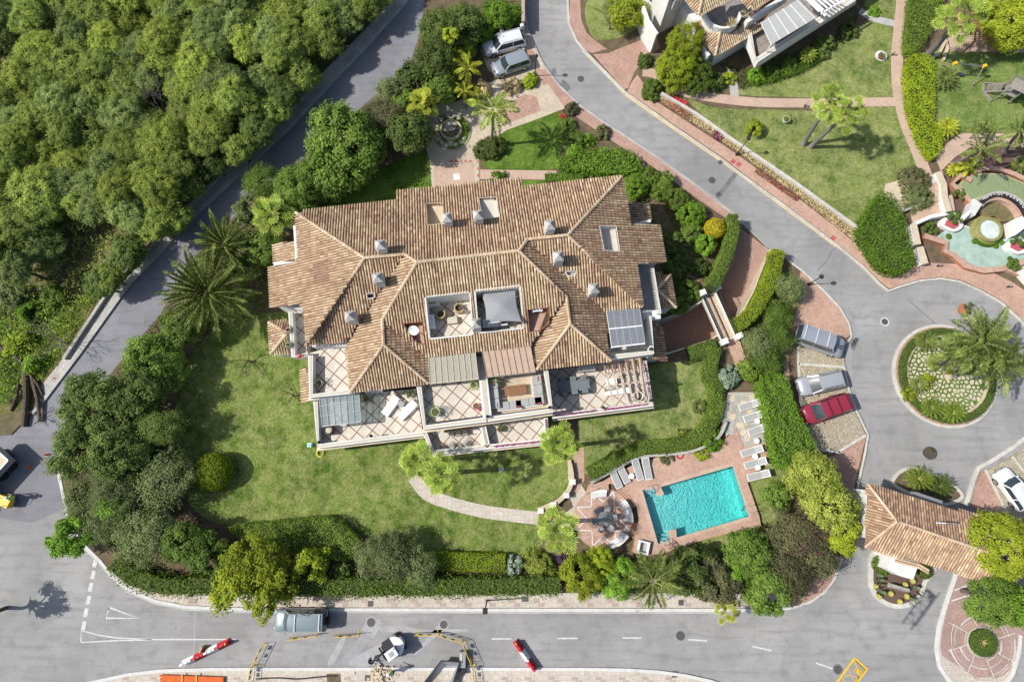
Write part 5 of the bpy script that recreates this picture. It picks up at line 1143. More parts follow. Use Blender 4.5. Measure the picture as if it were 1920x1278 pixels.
# ================================================================== GARDEN TREES
T = [
 (655, 265, 92, 'dense', 'lf_green', 6.5, 'big dense rounded tree filling the bank north-west of the villa'), (768, 245, 46, 'broad', 'lf_dark', 5, 'dark leafy tree leaning over the round fountain court'), (722, 212, 44, 'olive', 'lf_brown', 4.5, 'brownish olive tree between the big rounded tree and the road'), (735, 168, 34, 'olive', 'lf_olive', 4, 'pale olive tree on the bank beside the upper road'),
 (548, 352, 58, 'broad', 'lf_green', 5, 'loose green tree above the north-west corner of the villa'), (490, 340, 40, 'olive', 'lf_green', 4, 'thin green tree on the bank beside the shaded road'), (600, 330, 50, 'broad', 'lf_green', 5, 'round green tree between the big tree and the villa roof'), (490, 460, 42, 'broad', 'lf_green', 4, 'green tree beside the west wing of the villa'), (465, 395, 36, 'sparse', 'lf_olive', 3.5, 'sparse olive tree left of the north-west fan palm'), (455, 500, 30, 'broad', 'lf_green', 3, 'low green tree between the date palms and the villa'),
 (862, 42, 50, 'broad', 'lf_dark', 4.2, 'dark broad tree at the top edge beside the two parked cars'), (820, 50, 40, 'broad', 'lf_dark', 5, 'dark green tree at the top edge beside the shaded road'), (815, 105, 40, 'broad', 'lf_dark', 5, 'dark green tree left of the yellowish palms'), (822, 150, 38, 'broad', 'lf_green', 4, 'green tree above the fountain court'), (775, 150, 38, 'broad', 'lf_dark', 4, 'dark tree on the bank left of the fountain court'), (762, 190, 30, 'broad', 'lf_green', 3.6, 'green tree left of the small fan palm'),
 (935, 25, 38, 'broad', 'lf_bright', 2.8, 'bright green tree at the top edge behind the white estate car'), (903, 50, 28, 'broad', 'lf_bright', 2.4, 'bright green tree left of the one behind the white car'), (962, 28, 20, 'broad', 'lf_bright', 2, 'small bright green tree against the gate pier wall'), (843, 62, 16, 'shrub', 'lf_lime', 5.4, 'small vivid lime tree among the dark trees'), (866, 85, 26, 'broad', 'lf_lime', 2.6, 'yellowish tree beside the bonnet of the white car'), (860, 105, 20, 'broad', 'lf_lime', 3.5, 'yellow-green tree above the yellow palm'),
 (290, 670, 64, 'broad', 'lf_green', 5, 'broad bright green tree at the upper west edge of the lawn'), (335, 612, 44, 'broad', 'lf_green', 4, 'green tree below the large date palm'), (180, 775, 90, 'sparse', 'lf_dark', 6.5, 'large dark loose-crowned tree on the west corner by the road'), (140, 735, 50, 'sparse', 'lf_dark', 5.5, 'dark loose tree spreading over the shaded road end'), (245, 745, 56, 'sparse', 'lf_dark', 6, 'dark loose tree between the west corner and the lawn'), (130, 840, 55, 'sparse', 'lf_dark', 6, 'dark loose tree beside the tipper truck yard'), (225, 845, 64, 'broad', 'lf_dark', 6, 'dark full tree in the middle of the west corner'), (290, 800, 44, 'olive', 'lf_dark', 5, 'dark olive tree shading the west lawn'),
 (215, 925, 66, 'olive', 'lf_olive', 5, 'grey olive tree in the south-west corner'), (300, 905, 62, 'olive', 'lf_olive', 5, 'grey olive tree left of the round lawn shrub'), (150, 935, 40, 'olive', 'lf_olive', 4, 'olive tree at the roadside of the south-west corner'), (130, 1000, 42, 'broad', 'lf_bright', 4, 'bright green tree leaning over the junction tarmac'), (180, 985, 46, 'olive', 'lf_olive', 4, 'olive tree beside the bright green junction tree'), (265, 1000, 62, 'olive', 'lf_olive', 5, 'large grey olive tree above the bare earth patch'), (205, 955, 26, 'broad', 'lf_bright', 4.6, 'small bright green crown between the grey olives'), (345, 1020, 46, 'broad', 'lf_green', 4.4, 'dark green tree at the south edge of the lawn'), (385, 1045, 42, 'broad', 'lf_green', 4, 'green tree beside the yellow-leaved street tree'),
 (462, 1050, 58, 'sparse', 'lf_lime', 6, 'yellow-leaved tree by the south hedge left of the parked off-roader'), (435, 1105, 44, 'sparse', 'lf_lime', 5.5, 'yellow-leaved tree hanging over the south pavement'), (492, 1135, 28, 'sparse', 'lf_lime', 5.5, 'loose yellow-green branch tree above the bonnet of the off-roader'), (520, 1080, 44, 'sparse', 'lf_lime', 5, 'sparse yellow tree behind the parked off-roader'), (575, 1060, 38, 'sparse', 'lf_lime', 4, 'thin yellowish tree beside the clipped hedge block'),
 (735, 1045, 52, 'olive', 'lf_olive', 4.5, 'grey olive tree at the south edge of the lawn'), (690, 1045, 34, 'olive', 'lf_olive', 3, 'low grey olive left of the larger lawn-edge olive'), (785, 1065, 36, 'olive', 'lf_olive', 3.6, 'olive tree right of the larger lawn-edge olive'),
 (1092, 1075, 44, 'conifer', 'lf_lime', 3.6, 'yellow-green feathery conifer below the patio'), (1165, 1085, 40, 'conifer', 'lf_bright', 3.4, 'bright green feathery conifer left of the roadside palm'), (1130, 1060, 30, 'conifer', 'lf_hedge_yellow', 3, 'small yellowish conifer between the two feathery ones'),
 (1300, 1065, 42, 'broad', 'lf_dark', 4, 'dark bronze tree south of the pool'), (1345, 1085, 44, 'broad', 'lf_brown', 4, 'brown-green tree at the roadside south of the pool'), (1405, 1035, 46, 'broad', 'lf_green', 4.2, 'deep green tree near the south-east corner of the pool'), (1380, 1075, 30, 'broad', 'lf_bright', 3.4, 'bright green tree between the brown trees by the road'), (1440, 1110, 44, 'broad', 'lf_green', 4, 'green tree hanging over the pavement corner'), (1480, 1080, 54, 'olive', 'lf_brown', 4.5, 'brown-leaved bougainvillea tree at the pavement corner'), (1500, 1005, 60, 'olive', 'lf_brown', 4.8, 'large brown bougainvillea tree east of the pool'), (1535, 1050, 42, 'olive', 'lf_brown', 4, 'brown bougainvillea by the gatehouse lane'),
 (1560, 945, 58, 'broad', 'lf_variegated', 5, 'yellow-green tree against the gatehouse roof'), (1525, 890, 50, 'broad', 'lf_variegated', 4.6, 'yellow-green tree above the pool-side hedge'), (1585, 1000, 34, 'broad', 'lf_lime', 4.5, 'lime-leaved tree at the west end of the gatehouse'), (1460, 925, 30, 'sparse', 'lf_green', 2.6, 'loose green shrub tree east of the pool deck'),
 (1486, 540, 28, 'olive', 'lf_olive', 2.8, 'green bush tree beside the street lamp pavement'), (1462, 590, 30, 'olive', 'lf_green', 2.6, 'green bush tree behind the ramp hedge'), (1426, 640, 32, 'olive', 'lf_olive', 2.6, 'green bush tree above the clipped domes'), (1466, 632, 28, 'olive', 'lf_green', 2.6, 'green bush tree beside the grey van'), (1448, 678, 26, 'olive', 'lf_green', 2.4, 'low green bush tree above the parking hedge'),
 (1895, 1035, 74, 'dense', 'lf_lime', 7, 'large lime-green tree at the east end of the gatehouse'), (1870, 1125, 48, 'dense', 'lf_green', 5.5, 'green tree beside the brick plaza'), (-62, 1160, 34, 'sparse', 'lf_green', 5, 'roadside tree at the left edge casting a leafy shadow on the tarmac'), (1915, 1140, 42, 'dense', 'lf_bright', 5.5, 'bright green tree at the right edge by the plaza'),
 (1905, 45, 62, 'dense', 'lf_lime', 5, 'large lime tree in the top right corner'), (1290, 75, 40, 'conifer', 'lf_hedge_yellow', 5, 'tall yellow-green conifer against the white upper building'), (1272, 122, 44, 'conifer', 'lf_hedge_yellow', 4, 'bushy yellow conifer below the tall one at the upper building'), (1305, 132, 34, 'conifer', 'lf_hedge', 3.2, 'green conifer at the corner of the upper building'), (1175, 20, 44, 'sparse', 'lf_lime', 4, 'thin yellowish tree by the upper side drive'),
]
for (x, y, r_, kd, lf, h, lb) in T: tree(x, y, r_, kd, lf, h, lb)
bare_tree(1142, 45, 4.5, 2.0, 'almost leafless tree beside the upper side drive', 'bark', 12, 3, base=(1142, 57)); bare_tree(480, 665, 2.8, 2.4, 'bare spreading shrub on the lawn beside the west balcony', 'bark', 15, 4, base=(470, 678)); bare_tree(545, 740, 2.2, 1.8, 'bare twiggy shrub below the lower west roof', 'bark', 17, 4)
SH = [
 (920, 276, 29, 'lf_dark', 'dark spiky bush at the foot of the court palm', 1.6), (1300, 398, 30, 'lf_bright', 'bright bush left of the yellow ball', 2), (1322, 455, 24, 'lf_bright', 'bright bush below the yellow ball', 2), (1300, 440, 22, 'lf_green', 'green bush between the garden path and the yellow ball', 1.6), (1272, 372, 26, 'lf_hedge', 'clipped green bush beside the brick garden path', 2), (1245, 345, 26, 'lf_hedge', 'dark green bush at the upper end of the garden path', 2), (1222, 330, 24, 'lf_green', 'green bush right of the banana plant', 1.8), (1192, 345, 28, 'lf_bright', 'big-leaved banana plant beside the villa corner', 2.2), (1270, 500, 26, 'lf_dark', 'shaded bush along the east wall of the villa', 1.5), (1290, 545, 26, 'lf_green', 'shaded bush above the bridge end', 1.4), (1262, 455, 24, 'lf_dark', 'shaded bush beside the east roof', 1.5), (1275, 575, 22, 'lf_green', 'shaded bush by the ramp wall', 1.2), (1310, 500, 20, 'lf_dark', 'dark bush right of the garden path', 1.3),
 (1365, 708, 24, 'lf_silver', 'grey-green clipped dome right of the curved hedge', 1.5), (1405, 696, 22, 'lf_hedge', 'green clipped dome above the stone terrace', 1.4), (1335, 830, 26, 'lf_bright', 'bright green bush at the outer bend of the curved hedge', 1.3), (1318, 848, 18, 'lf_hedge_yellow', 'small yellowish bush by the deck corner', 1), (1247, 857, 18, 'lf_olive', 'olive bush beside the red float', .9), (1065, 232, 14, 'lf_green', 'leafy rose bush at the top of the flower bed', .9), (1082, 262, 17, 'lf_green', 'green bush in the middle of the rose bed', .9), (1075, 285, 16, 'lf_bright', 'bright bush at the low end of the rose bed', .8), (1100, 262, 14, 'lf_bright', 'bright bush on the road side of the rose bed', .8), (1073, 205, 16, 'lf_brown', 'brown roadside bush at the upper bend', .9), (1128, 246, 17, 'lf_brown', 'brown roadside bush below the first one', .9), (935, 333, 16, 'lf_bright', 'small bright bush at the north eave', .7), (960, 160, 18, 'lf_straw', 'dry bush behind the silver hatchback', .8), (995, 150, 16, 'lf_hedge_yellow', 'yellowish bush at the foot of the upper lamp post', .8), (905, 165, 20, 'lf_straw', 'straw-coloured bush at the court edge', .8), (890, 175, 18, 'lf_lime', 'yellow bush beside the court palm bed', 1), (845, 170, 22, 'lf_dark', 'dark bush above the round fountain', 1.2), (745, 355, 10, 'lf_bright', 'tiny bright bush at the step of the north eave', .6),
 (1222, 166, 21, 'lf_green', 'round green bush beside the upper pavement', 1.3), (1212, 112, 17, 'lf_dark', 'dark bush at the foot of the yellow conifer', 1), (1417, 237, 16, 'lf_lime', 'lone lime bush on the upper lawn', 1.6), (1416, 142, 19, 'lf_bright', 'bright bush beside the path to the upper building', 1), (1448, 135, 18, 'lf_green', 'green bush below the upper awning', .9), (1480, 122, 16, 'lf_green', 'green bush in the bed under the upper terrace', .9), (1545, 85, 22, 'lf_dark', 'dark bush in the shade of the upper terrace', 1), (1590, 55, 20, 'lf_dark', 'dark bush at the far end of the upper terrace', 1), (1365, 145, 14, 'lf_hedge_yellow', 'small yellowish bush beside the concrete path', .7), (1345, 150, 20, 'lf_dark', 'dark bush in the corner bed of the upper building', 1), (1640, 20, 12, 'lf_bright', 'small bright bush near the top lawn path', .7), (1715, 335, 30, 'lf_brown', 'brownish bush left of the fountain steps', 1.3), (1722, 368, 30, 'lf_olive', 'greyish bush above the fountain stairway', 1.2), (1742, 108, 12, 'lf_silver', 'grey bush at the foot of the leaning palm', .8),
 (965, 1062, 22, 'lf_silver', 'silvery bush right of the yellow hedge', 1.2), (1010, 1063, 32, 'lf_variegated', 'cream and green variegated bush below the path', 1.6), (1058, 1050, 12, 'lf_purple', 'purple bush beside the variegated one', 1), (1232, 1068, 22, 'lf_dark', 'dark bush behind the roadside palm', 1.6), (600, 1050, 22, 'lf_olive', 'dry grey bush beside the clipped hedge block', 1.4), (640, 1075, 22, 'lf_dark', 'dark bush above the south hedge', 1.3),
 (1705, 735, 15, 'lf_lime', 'yellow-green plant at the left of the roundabout stones', .8), (1735, 715, 17, 'lf_lime', 'yellow grassy plant in the roundabout', .8), (1750, 680, 16, 'lf_palm', 'feathery plant at the foot of the roundabout palms', .9), (1782, 698, 7, 'lf_lime', 'small yellow plant in the roundabout stone box', .9),
]
for (x, y, r_, lf, lb, h) in SH: shrub(x, y, r_, lf, lb, h=h)
topiary(400, 884, 1.65, 'lf_hedge_yellow', 'big round yellow-green clipped shrub alone on the west lawn', size=.14); topiary(1340, 428, 1.05, 'lf_yellowball', 'golden yellow clipped ball above the ramp hedge', 1.6); topiary(1655, 1058, .85, 'lf_hedge', 'large clipped green ball in front of the gatehouse'); topiary(1733, 1071, .62, 'lf_hedge', 'smaller clipped green ball at the gatehouse corner', sx=1.1)
# hedges
hedge([(215, 1052), (255, 1083), (320, 1098), (400, 1096), (520, 1098), (660, 1100), (800, 1099), (940, 1098), (1050, 1096)], 1.5, 1.7, 'lf_hedge', 'long shaggy dark hedge along the south pavement', size=.2, dens=70)
hedge_mass([(440, 1000), (445, 985), (520, 978), (600, 970), (625, 972), (672, 1012), (655, 1045), (600, 1042), (520, 1030)], 1.5, 'lf_hedge', 'dark clipped hedge block at the south edge of the lawn')
hedge([(800, 1052), (860, 1052), (905, 1054), (948, 1054)], 1.5, 1.2, 'lf_hedge_yellow', 'low yellowish clipped hedge beside the south lawn')
hedge([(1338, 652), (1332, 685), (1330, 705), (1341, 725), (1343, 760), (1328, 800), (1298, 826), (1250, 836), (1205, 838), (1160, 858), (1105, 888)], 1.25, 1.3, 'lf_hedge', 'curving clipped hedge between the lawn and the pool deck')
hedge([(1372, 404), (1372, 440), (1362, 478), (1349, 510), (1334, 538)], 1.0, 2.2, 'lf_hedge', 'clipped hedge on the house side of the garage ramp', z=.2)
hedge([(1458, 470), (1447, 520), (1427, 562), (1400, 598), (1378, 610)], 1.2, 1.7, 'lf_hedge_yellow', 'clipped hedge on the roundabout side of the garage ramp', z=.2)
hedge([(1292, 664), (1318, 656), (1342, 648)], 1.4, 1.1, 'lf_hedge', 'short clipped hedge beside the lower end of the bridge')
hedge_mass([(1426, 716), (1470, 705), (1484, 755), (1508, 800), (1528, 848), (1492, 880), (1455, 862), (1440, 790)], 2.4, 'lf_bright', 'thick bright green hedge between the loungers and the parking', size=.15, dens=120, rough=.22)
hedge_mass([(1048, 314), (1058, 296), (1130, 280), (1178, 284), (1202, 314), (1165, 326), (1100, 322)], 1.3, 'lf_bright', 'bright green hedge bank north-east of the villa', size=.22, dens=70, rough=.2)
hedge([(1022, 333), (1055, 334), (1092, 336)], .9, .9, 'lf_bright', 'low bright hedge along the north eave')
hedge_mass([(1702, 112), (1742, 106), (1750, 150), (1748, 220), (1766, 265), (1750, 297), (1734, 284), (1714, 240), (1700, 180)], 1.0, 'lf_hedge_yellow', 'yellow-green sprawling hedge along the playground', size=.16)
hedge_mass([(1714, -25), (1772, -25), (1742, 60), (1716, 98), (1698, 92), (1702, 40)], 1.1, 'lf_hedge', 'dull green hedge block at the top beside the long path')
hedge_mass([(1612, 430), (1642, 372), (1668, 366), (1690, 402), (1700, 450), (1712, 490), (1690, 512), (1656, 503), (1626, 462)], 1.8, 'lf_bright', 'tall bright green hedge left of the entrance fountain', size=.18, dens=90, rough=.2)
hedge_mass([(1408, 148), (1440, 138), (1500, 122), (1535, 98), (1540, 106), (1505, 132), (1445, 152), (1415, 158)], .6, 'lf_bright', 'low planting border under the upper terrace')
hedge([(0, 0)] * 2, .75, .62, 'lf_green', 'ring hedge just inside the roundabout kerb', closed=True, size=.1, dens=160, world=[RC + Vector((4.25 * math.cos(2 * math.pi * i / 40), 4.25 * math.sin(2 * math.pi * i / 40), 0)) for i in range(40)])
hedge([(0, 0)] * 2, .85, .6, 'lf_bright', 'small round hedge ring in the brick plaza', closed=True, size=.1, dens=160, world=[c0 + Vector((.78 * math.cos(2 * math.pi * i / 20), .78 * math.sin(2 * math.pi * i / 20), 0)) for i in range(20)])
MB().lathe([(1.3, .1), (1.3, .2), (1.2, .2)], 28, (c0.x, c0.y, 0)).build('kerb', 'kerb', kind='structure')
# beds
ground_cover('bed_planting', BED, 5200, .45, .16, 'lf_straw', .2); ground_cover('bed_planting', [(1250, 186), (1300, 215), (1292, 224), (1244, 196)], 900, .5, .14, 'lf_red', .2); ground_cover('bed_planting', [(1420, 318), (1500, 372), (1492, 378), (1412, 322)], 900, .4, .14, 'lf_red', .2); ground_cover('bed_planting', [(1255, 178), (1288, 192), (1290, 202), (1258, 194)], 500, .35, .13, 'lf_rose', .2); ground_cover('bed_planting', [(1336, 246), (1358, 250), (1352, 266), (1338, 262)], 420, .5, .14, 'lf_flower', .2)
ground_cover('bed_planting', [(1055, 215), (1070, 240), (1120, 262), (1120, 285), (1060, 298), (1050, 260)], 2200, .4, .16, 'lf_green', .13); ground_cover('bed_planting', [(1046, 215), (1058, 213), (1062, 222), (1050, 224)], 60, .6, .16, 'lf_rose', .3)
ground_cover('bed_planting', [(290, 600), (330, 640), (300, 760), (330, 900), (300, 1000), (240, 1050), (150, 980), (120, 860), (200, 720)], 9000, .5, .22, 'lf_dark', .12); ground_cover('bed_planting', [(350, 505), (440, 415), (620, 262), (770, 140), (795, 20), (980, 0), (900, 140), (810, 200), (700, 320), (560, 390), (500, 580), (340, 640)], 15000, .6, .22, 'lf_green', .12); ground_cover('bed_planting', [(1060, 1040), (1250, 1045), (1420, 1010), (1560, 1000), (1500, 1110), (1080, 1108)], 9000, .6, .22, 'lf_green', .12); ground_cover('bed_planting', [(1230, 340), (1330, 420), (1340, 530), (1290, 570), (1225, 480), (1190, 340)], 6000, .5, .2, 'lf_dark', .13); ground_cover('bed_planting', [(1480, 500), (1500, 560), (1480, 620), (1470, 700), (1400, 700), (1380, 620), (1440, 560)], 6000, .6, .2, 'lf_green', .13)
ground_cover('bed_planting', [(650, 1060), (960, 1075), (1000, 1085), (640, 1088)], 2500, .35, .18, 'lf_straw', .13); ground_cover('bed_planting', [(1350, 120), (1400, 130), (1560, 70), (1610, 20), (1600, 60), (1540, 105), (1440, 150), (1390, 170)], 4000, .5, .18, 'lf_dark', .13)
ground_cover('bougainvillea_flowers', [(1500, 960), (1560, 990), (1540, 1040), (1480, 1040)], 160, .8, .16, 'lf_flower', 4.2)
# palms
palm(396, 552, 3.2, 4.6, 66, 'feather', 'lf_palm', 'huge feathery date palm west of the villa', tr=.42, wide=.13, lo=-15, hi=80, thick=.06); palm(425, 462, 3.4, 3.4, 44, 'feather', 'lf_palm', 'smaller feathery date palm behind the huge one', tr=.36, wide=.12, lo=-10, hi=80, thick=.06)
palm(510, 402, 4.5, 2.4, 34, 'fan', 'lf_palm_fan', 'fan palm at the north-west corner of the villa', tr=.2); palm(792, 193, 4, 1.7, 30, 'fan', 'lf_palm_lime', 'small fan palm beside the round fountain court', tr=.16)
palm(925, 207, 6.3, 2.5, 17, 'feather', 'lf_palm_fan', 'slender feather palm rising from the entrance court', base=(921, 275), tr=.14, wide=.22, lo=-30, hi=60); palm(878, 128, 4, 1.6, 14, 'feather', 'lf_palm_lime', 'yellow feather palm beside the car park', tr=.12, wide=.24); palm(870, 170, 3.2, 1.3, 12, 'feather', 'lf_palm_lime', 'short yellow palm below the car-park palm', tr=.1, wide=.24)
palm(782, 862, 6.2, 1.75, 32, 'fan', 'lf_palm_fan', 'fan palm at the lawn corner below the west terrace', tr=.2); palm(830, 888, 7.2, 1.9, 32, 'fan', 'lf_palm_fan', 'fan palm standing at the start of the curved path', tr=.2); palm(1048, 828, 7.2, 2.0, 34, 'fan', 'lf_palm_fan', 'fan palm beside the east terrace corner', tr=.2, base=(1056, 838)); palm(1048, 992, 6.3, 2.1, 34, 'fan', 'lf_palm_fan', 'fan palm between the curved path and the patio', tr=.2)
palm(1225, 1090, 4.5, 3.1, 17, 'feather', 'lf_palm', 'broad feather palm beside the south pavement below the pool', tr=.18, wide=.22, lo=-30, hi=45); palm(1360, 1140, 2.2, 1.35, 24, 'fan', 'lf_palm_lime', 'low fan palm hanging over the road edge', tr=.14)
palm(1557, 192, 7.2, 1.9, 32, 'fan', 'lf_palm_fan', 'left one of the twin fan palms on the upper lawn', base=(1504, 273), tr=.19, skirt=True); palm(1588, 212, 7.0, 1.9, 32, 'fan', 'lf_palm_fan', 'right one of the twin fan palms on the upper lawn', base=(1518, 277), tr=.19, skirt=True)
palm(1805, 32, 6.8, 2.5, 40, 'fan', 'lf_palm_fan', 'shaggy fan palm leaning over the playground', base=(1737, 107), tr=.3, skirt=True)
palm(1838, 640, 6.5, 3.4, 32, 'feather', 'lf_palm', 'largest feather palm on the roundabout', base=(1758, 682), tr=.2, wide=.2, lo=-30, hi=70, z0=.3); palm(1868, 680, 6, 3.1, 28, 'feather', 'lf_palm', 'right-hand feather palm on the roundabout', base=(1795, 700), tr=.18, wide=.2, z0=.3); palm(1795, 660, 4.6, 2.4, 24, 'feather', 'lf_palm', 'shorter feather palm left of the large roundabout one', base=(1762, 690), tr=.16, wide=.2, z0=.3)
palm(1838, 282, 4.6, 2.3, 15, 'feather', 'lf_palm', 'feather palm leaning over the fountain bed', base=(1783, 310), tr=.18, wide=.2); palm(1912, 248, 4.5, 2.2, 15, 'feather', 'lf_palm', 'feather palm at the right edge above the fountain', base=(1882, 285), tr=.18, wide=.2); palm(1845, 240, 2.2, .9, 14, 'feather', 'lf_palm', 'thin young palm at the playground lawn edge', tr=.06, wide=.22); palm(1815, 312, 1.6, 1.2, 18, 'feather', 'lf_palm_lime', 'bushy yellowish palm beside the leaning fountain palm', tr=.1, wide=.2)
for x, y, L, lf, lb, hh in ((1770, 148, 1.25, 'lf_palm', 'cycad at the playground hedge below the swing', .9), (1775, 240, 1.15, 'lf_palm_lime', 'cycad at the low end of the playground hedge', .9), (1722, 897, 1.35, 'lf_cycad', 'bright round cycad with a golden heart by the gatehouse', .7), (1760, 910, 1.2, 'lf_dark', 'darker open cycad right of the golden-hearted one', .7), (1745, 764, 1.0, 'lf_cycad', 'left of two cycads at the low edge of the roundabout', .7), (1785, 773, 1.1, 'lf_cycad', 'right of two cycads at the low edge of the roundabout', .7), (1735, 640, 1.1, 'lf_palm', 'feathery cycad at the upper edge of the roundabout', .9), (1720, 722, .85, 'lf_palm', 'small cycad at the left edge of the roundabout stones', .7), (1912, 310, 1.0, 'lf_palm', 'cycad at the right edge of the fountain rim', .9), (1790, 318, .8, 'lf_palm_lime', 'yellowish cycad at the foot of the leaning fountain palm', .6), (1310, 762, .7, 'lf_palm', 'dry spiky agave on the pool-side lawn', .4), (1276, 810, .4, 'lf_lime', 'small yellow agave near the curved hedge', .3), (1292, 812, .4, 'lf_dark', 'small dark agave beside the yellow one', .3), (1840, 1203, .42, 'lf_straw', 'dry spiky plant inside the round hedge ring', .45), (1515, 105, .9, 'lf_palm_fan', 'pale yucca at the lawn edge under the upper terrace', 1.0)):
    cycad(x, y, L, lf, lb, hh, 44 if L > .6 else 20, 'agave' if 'agave' in lb else 'yucca' if 'yucca' in lb else 'plant' if 'plant' in lb else 'cycad', 'agave' if 'agave' in lb else 'yucca_plant' if 'yucca' in lb else 'spiky_plant' if 'plant' in lb else 'cycad', heart='golden heart' in lb)
# ================================================================== OTHER BUILDINGS AND BUILT THINGS
up = empty('apartment_house', P(1300, 20, 0), 0, 'white apartment house with tiled roofs and awning terrace at the top right', 'house')
def ublock(px, z1, z0=0.0, m='white', name='wall', zp=0.0): return MB().prism(PL(px, zp), z0, z1).build(name, m, up, world=True)
UA = math.radians(32); uax, uay = Vector((math.cos(UA), math.sin(UA), 0)), Vector((-math.sin(UA), math.cos(UA), 0))
ublock([(1192, -90), (1206, 14), (1214, 40), (1232, 66), (1262, 50), (1292, 28), (1280, -90)], 6.4)
ublock([(1262, 50), (1329, 129), (1400, 86), (1350, 10), (1292, 28)], 3.1); ublock([(1392, 86), (1417, 124), (1600, 6), (1700, -90), (1500, -90)], 2.3)
strip_mb(PL([(1206, 14), (1215, 40), (1232, 66)], 3), .25, 0, 3.2).build('wall', 'white', up, world=True)
for (a, b, z0, z1) in (((1212, 22), (1219, 34), 2.2, 3.8), ((1238, 62), (1252, 55), 4.0, 5.2)):
    A, B = P(*a), P(*b); u = (B - A).normalized(); window(up, A + Vector((u.y, -u.x, 0)) * .35, B + Vector((u.y, -u.x, 0)) * .35, z0, z1, (u.y, -u.x))
pa = Plane(P(1297, 48, 3.4), P(1341, 105, 3.4), P(1350, 61, 4.35)); roof_slope(up, pa, [(1297, 48), (1341, 105), (1350, 61), (1332, 50), (1318, 34)], -uax, [], .7, 70)
pb_ = Plane(P(1341, 105, 3.4), P(1430, 50.6, 3.4), P(1350, 61, 4.35)); roof_slope(up, pb_, [(1341, 105), (1430, 50.6), (1404, 44), (1395, 36), (1388, 50), (1370, 60), (1350, 61)], -uay, [], .66, 71); ridge(up, [P(1341, 105, 3.42), P(1350, 61, 4.35)], 3)
tc = P(1352, 30, 4.4); cu = [tc + Vector((1.75 * math.cos(a), 1.75 * math.sin(a), 0)) for a in [math.radians(170 + 190 * i / 20) for i in range(21)]]
strip_mb(cu, .25, 3.1, 4.95).build('curved_parapet', 'white', up, world=True)
fl = MB().prism(PL([(1318, -30), (1322, 35), (1350, 58), (1385, 45), (1420, 20), (1480, -40)], 4.0), 3.0, 4.0).build('terrace_floor', 'floor_strip', up, world=True)
q = PL([(1322, -28), (1326, 33), (1350, 54), (1382, 43), (1416, 20), (1470, -38)], 4.0); floor_tiles(fl, q[::-1] if area2(q) < 0 else q, 4.0, UA, .75, .05, 'wood_grey')
pc_ = Plane(P(1285, 0, 6.6), P(1310, 28, 6.6), P(1318, -12, 7.5)); roof_slope(up, pc_, [(1275, -14), (1285, 0), (1310, 28), (1319, -14), (1315, -40)], -uax, [], .7, 72); pd_ = Plane(P(1310, 28, 6.6), P(1364, 0, 6.6), P(1318, -12, 7.5)); roof_slope(up, pd_, [(1310, 28), (1364, 0), (1390, -40), (1325, -40), (1319, -14)], -uay, [], .66, 73); ridge(up, [P(1310, 28, 6.6), P(1319, -14, 7.5)], 5)
pe_ = Plane(P(1392, 2, 6.2), P(1410, 18, 6.2), P(1412, -10, 6.9)); roof_slope(up, pe_, [(1388, -10), (1392, 2), (1410, 18), (1412, -10)], -uax, [], .65, 74); pf_ = Plane(P(1410, 18, 6.2), P(1446, -2, 6.2), P(1412, -10, 6.9)); roof_slope(up, pf_, [(1410, 18), (1446, -2), (1450, -20), (1412, -10)], -uay, [], .65, 75)
fl2 = MB().prism(PL([(1408, 62), (1424, 112), (1600, -2), (1700, -90), (1470, -90)], 2.7), 2.2, 2.7).build('terrace_floor', 'floor_strip', up, world=True); q = PL([(1410, 64), (1425, 108), (1590, 0), (1560, -30), (1480, -20)], 2.7); floor_tiles(fl2, q[::-1] if area2(q) < 0 else q, 2.7, UA, .75, .05, 'wood_grey')
parapet(up, [(1404, 58), (1420, 112), (1606, -8)], 2.7, .8, .5); strip_mb(PL([(1420, 122), (1604, 4)], 2.4), .3, 2.2, 2.4).build('cornice', 'cream', up, world=True); parapet(up, [(1300, 62), (1330, 104)], 2.2, .9, .3, ledge=False); parapet(up, [(1400, 40), (1480, -12)], 4.0, .8, .4, ledge=False)
A, B, C, D = P(1426, 42.6, 5.0), P(1494, 0, 5.0), P(1529, 34.6, 4.7), P(1446, 84, 4.7); uq = Vector((0, 0, .05))
aw = MB().add([A, B, C, D, A - uq, B - uq, C - uq, D - uq], [(0, 3, 2, 1), (4, 5, 6, 7), (3, 7, 6, 2), (0, 4, 7, 3), (1, 2, 6, 5), (0, 1, 5, 4)]).build('awning', mat('awning_grey', (.42, .42, .40), (.37, .37, .35), 2, .85).name, up, world=True)
for i in range(6): f = i / 5; MB().beam(A.lerp(B, f) + uq * .5, D.lerp(C, f) + uq * .5, .05, .04).build('rib', 'white_paint', aw)
for q in (C, D): MB().beam(q - uq, Vector((q.x, q.y, 2.7)), .1).build('post', 'white_paint', aw)
pgu = MB().beam(P(1505, -14, 4.8), P(1548, 30, 4.8), .15, .18).build('pergola', 'white_paint', up, world=True)
for i in range(7): MB().beam(P(1515 + 6 * i - 10, -14 - 3 * i + 6, 4.95), P(1540 + 8 * i - 4, 22 - 3 * i, 4.95), .12, .12).build('rafter', 'white_paint', pgu)
MB().beam(P(1540, 26, 4.8), P(1604, -12, 4.8), .15, .18).build('beam', 'white_paint', pgu)
for i in range(14): c = P(1530 + 5.6 * i, 46 - 3.6 * i, 3.7); MB().box((c.x, c.y, 3.62), (.16, .3, .22), UA).build('balustrade_block', 'white', up, world=True)
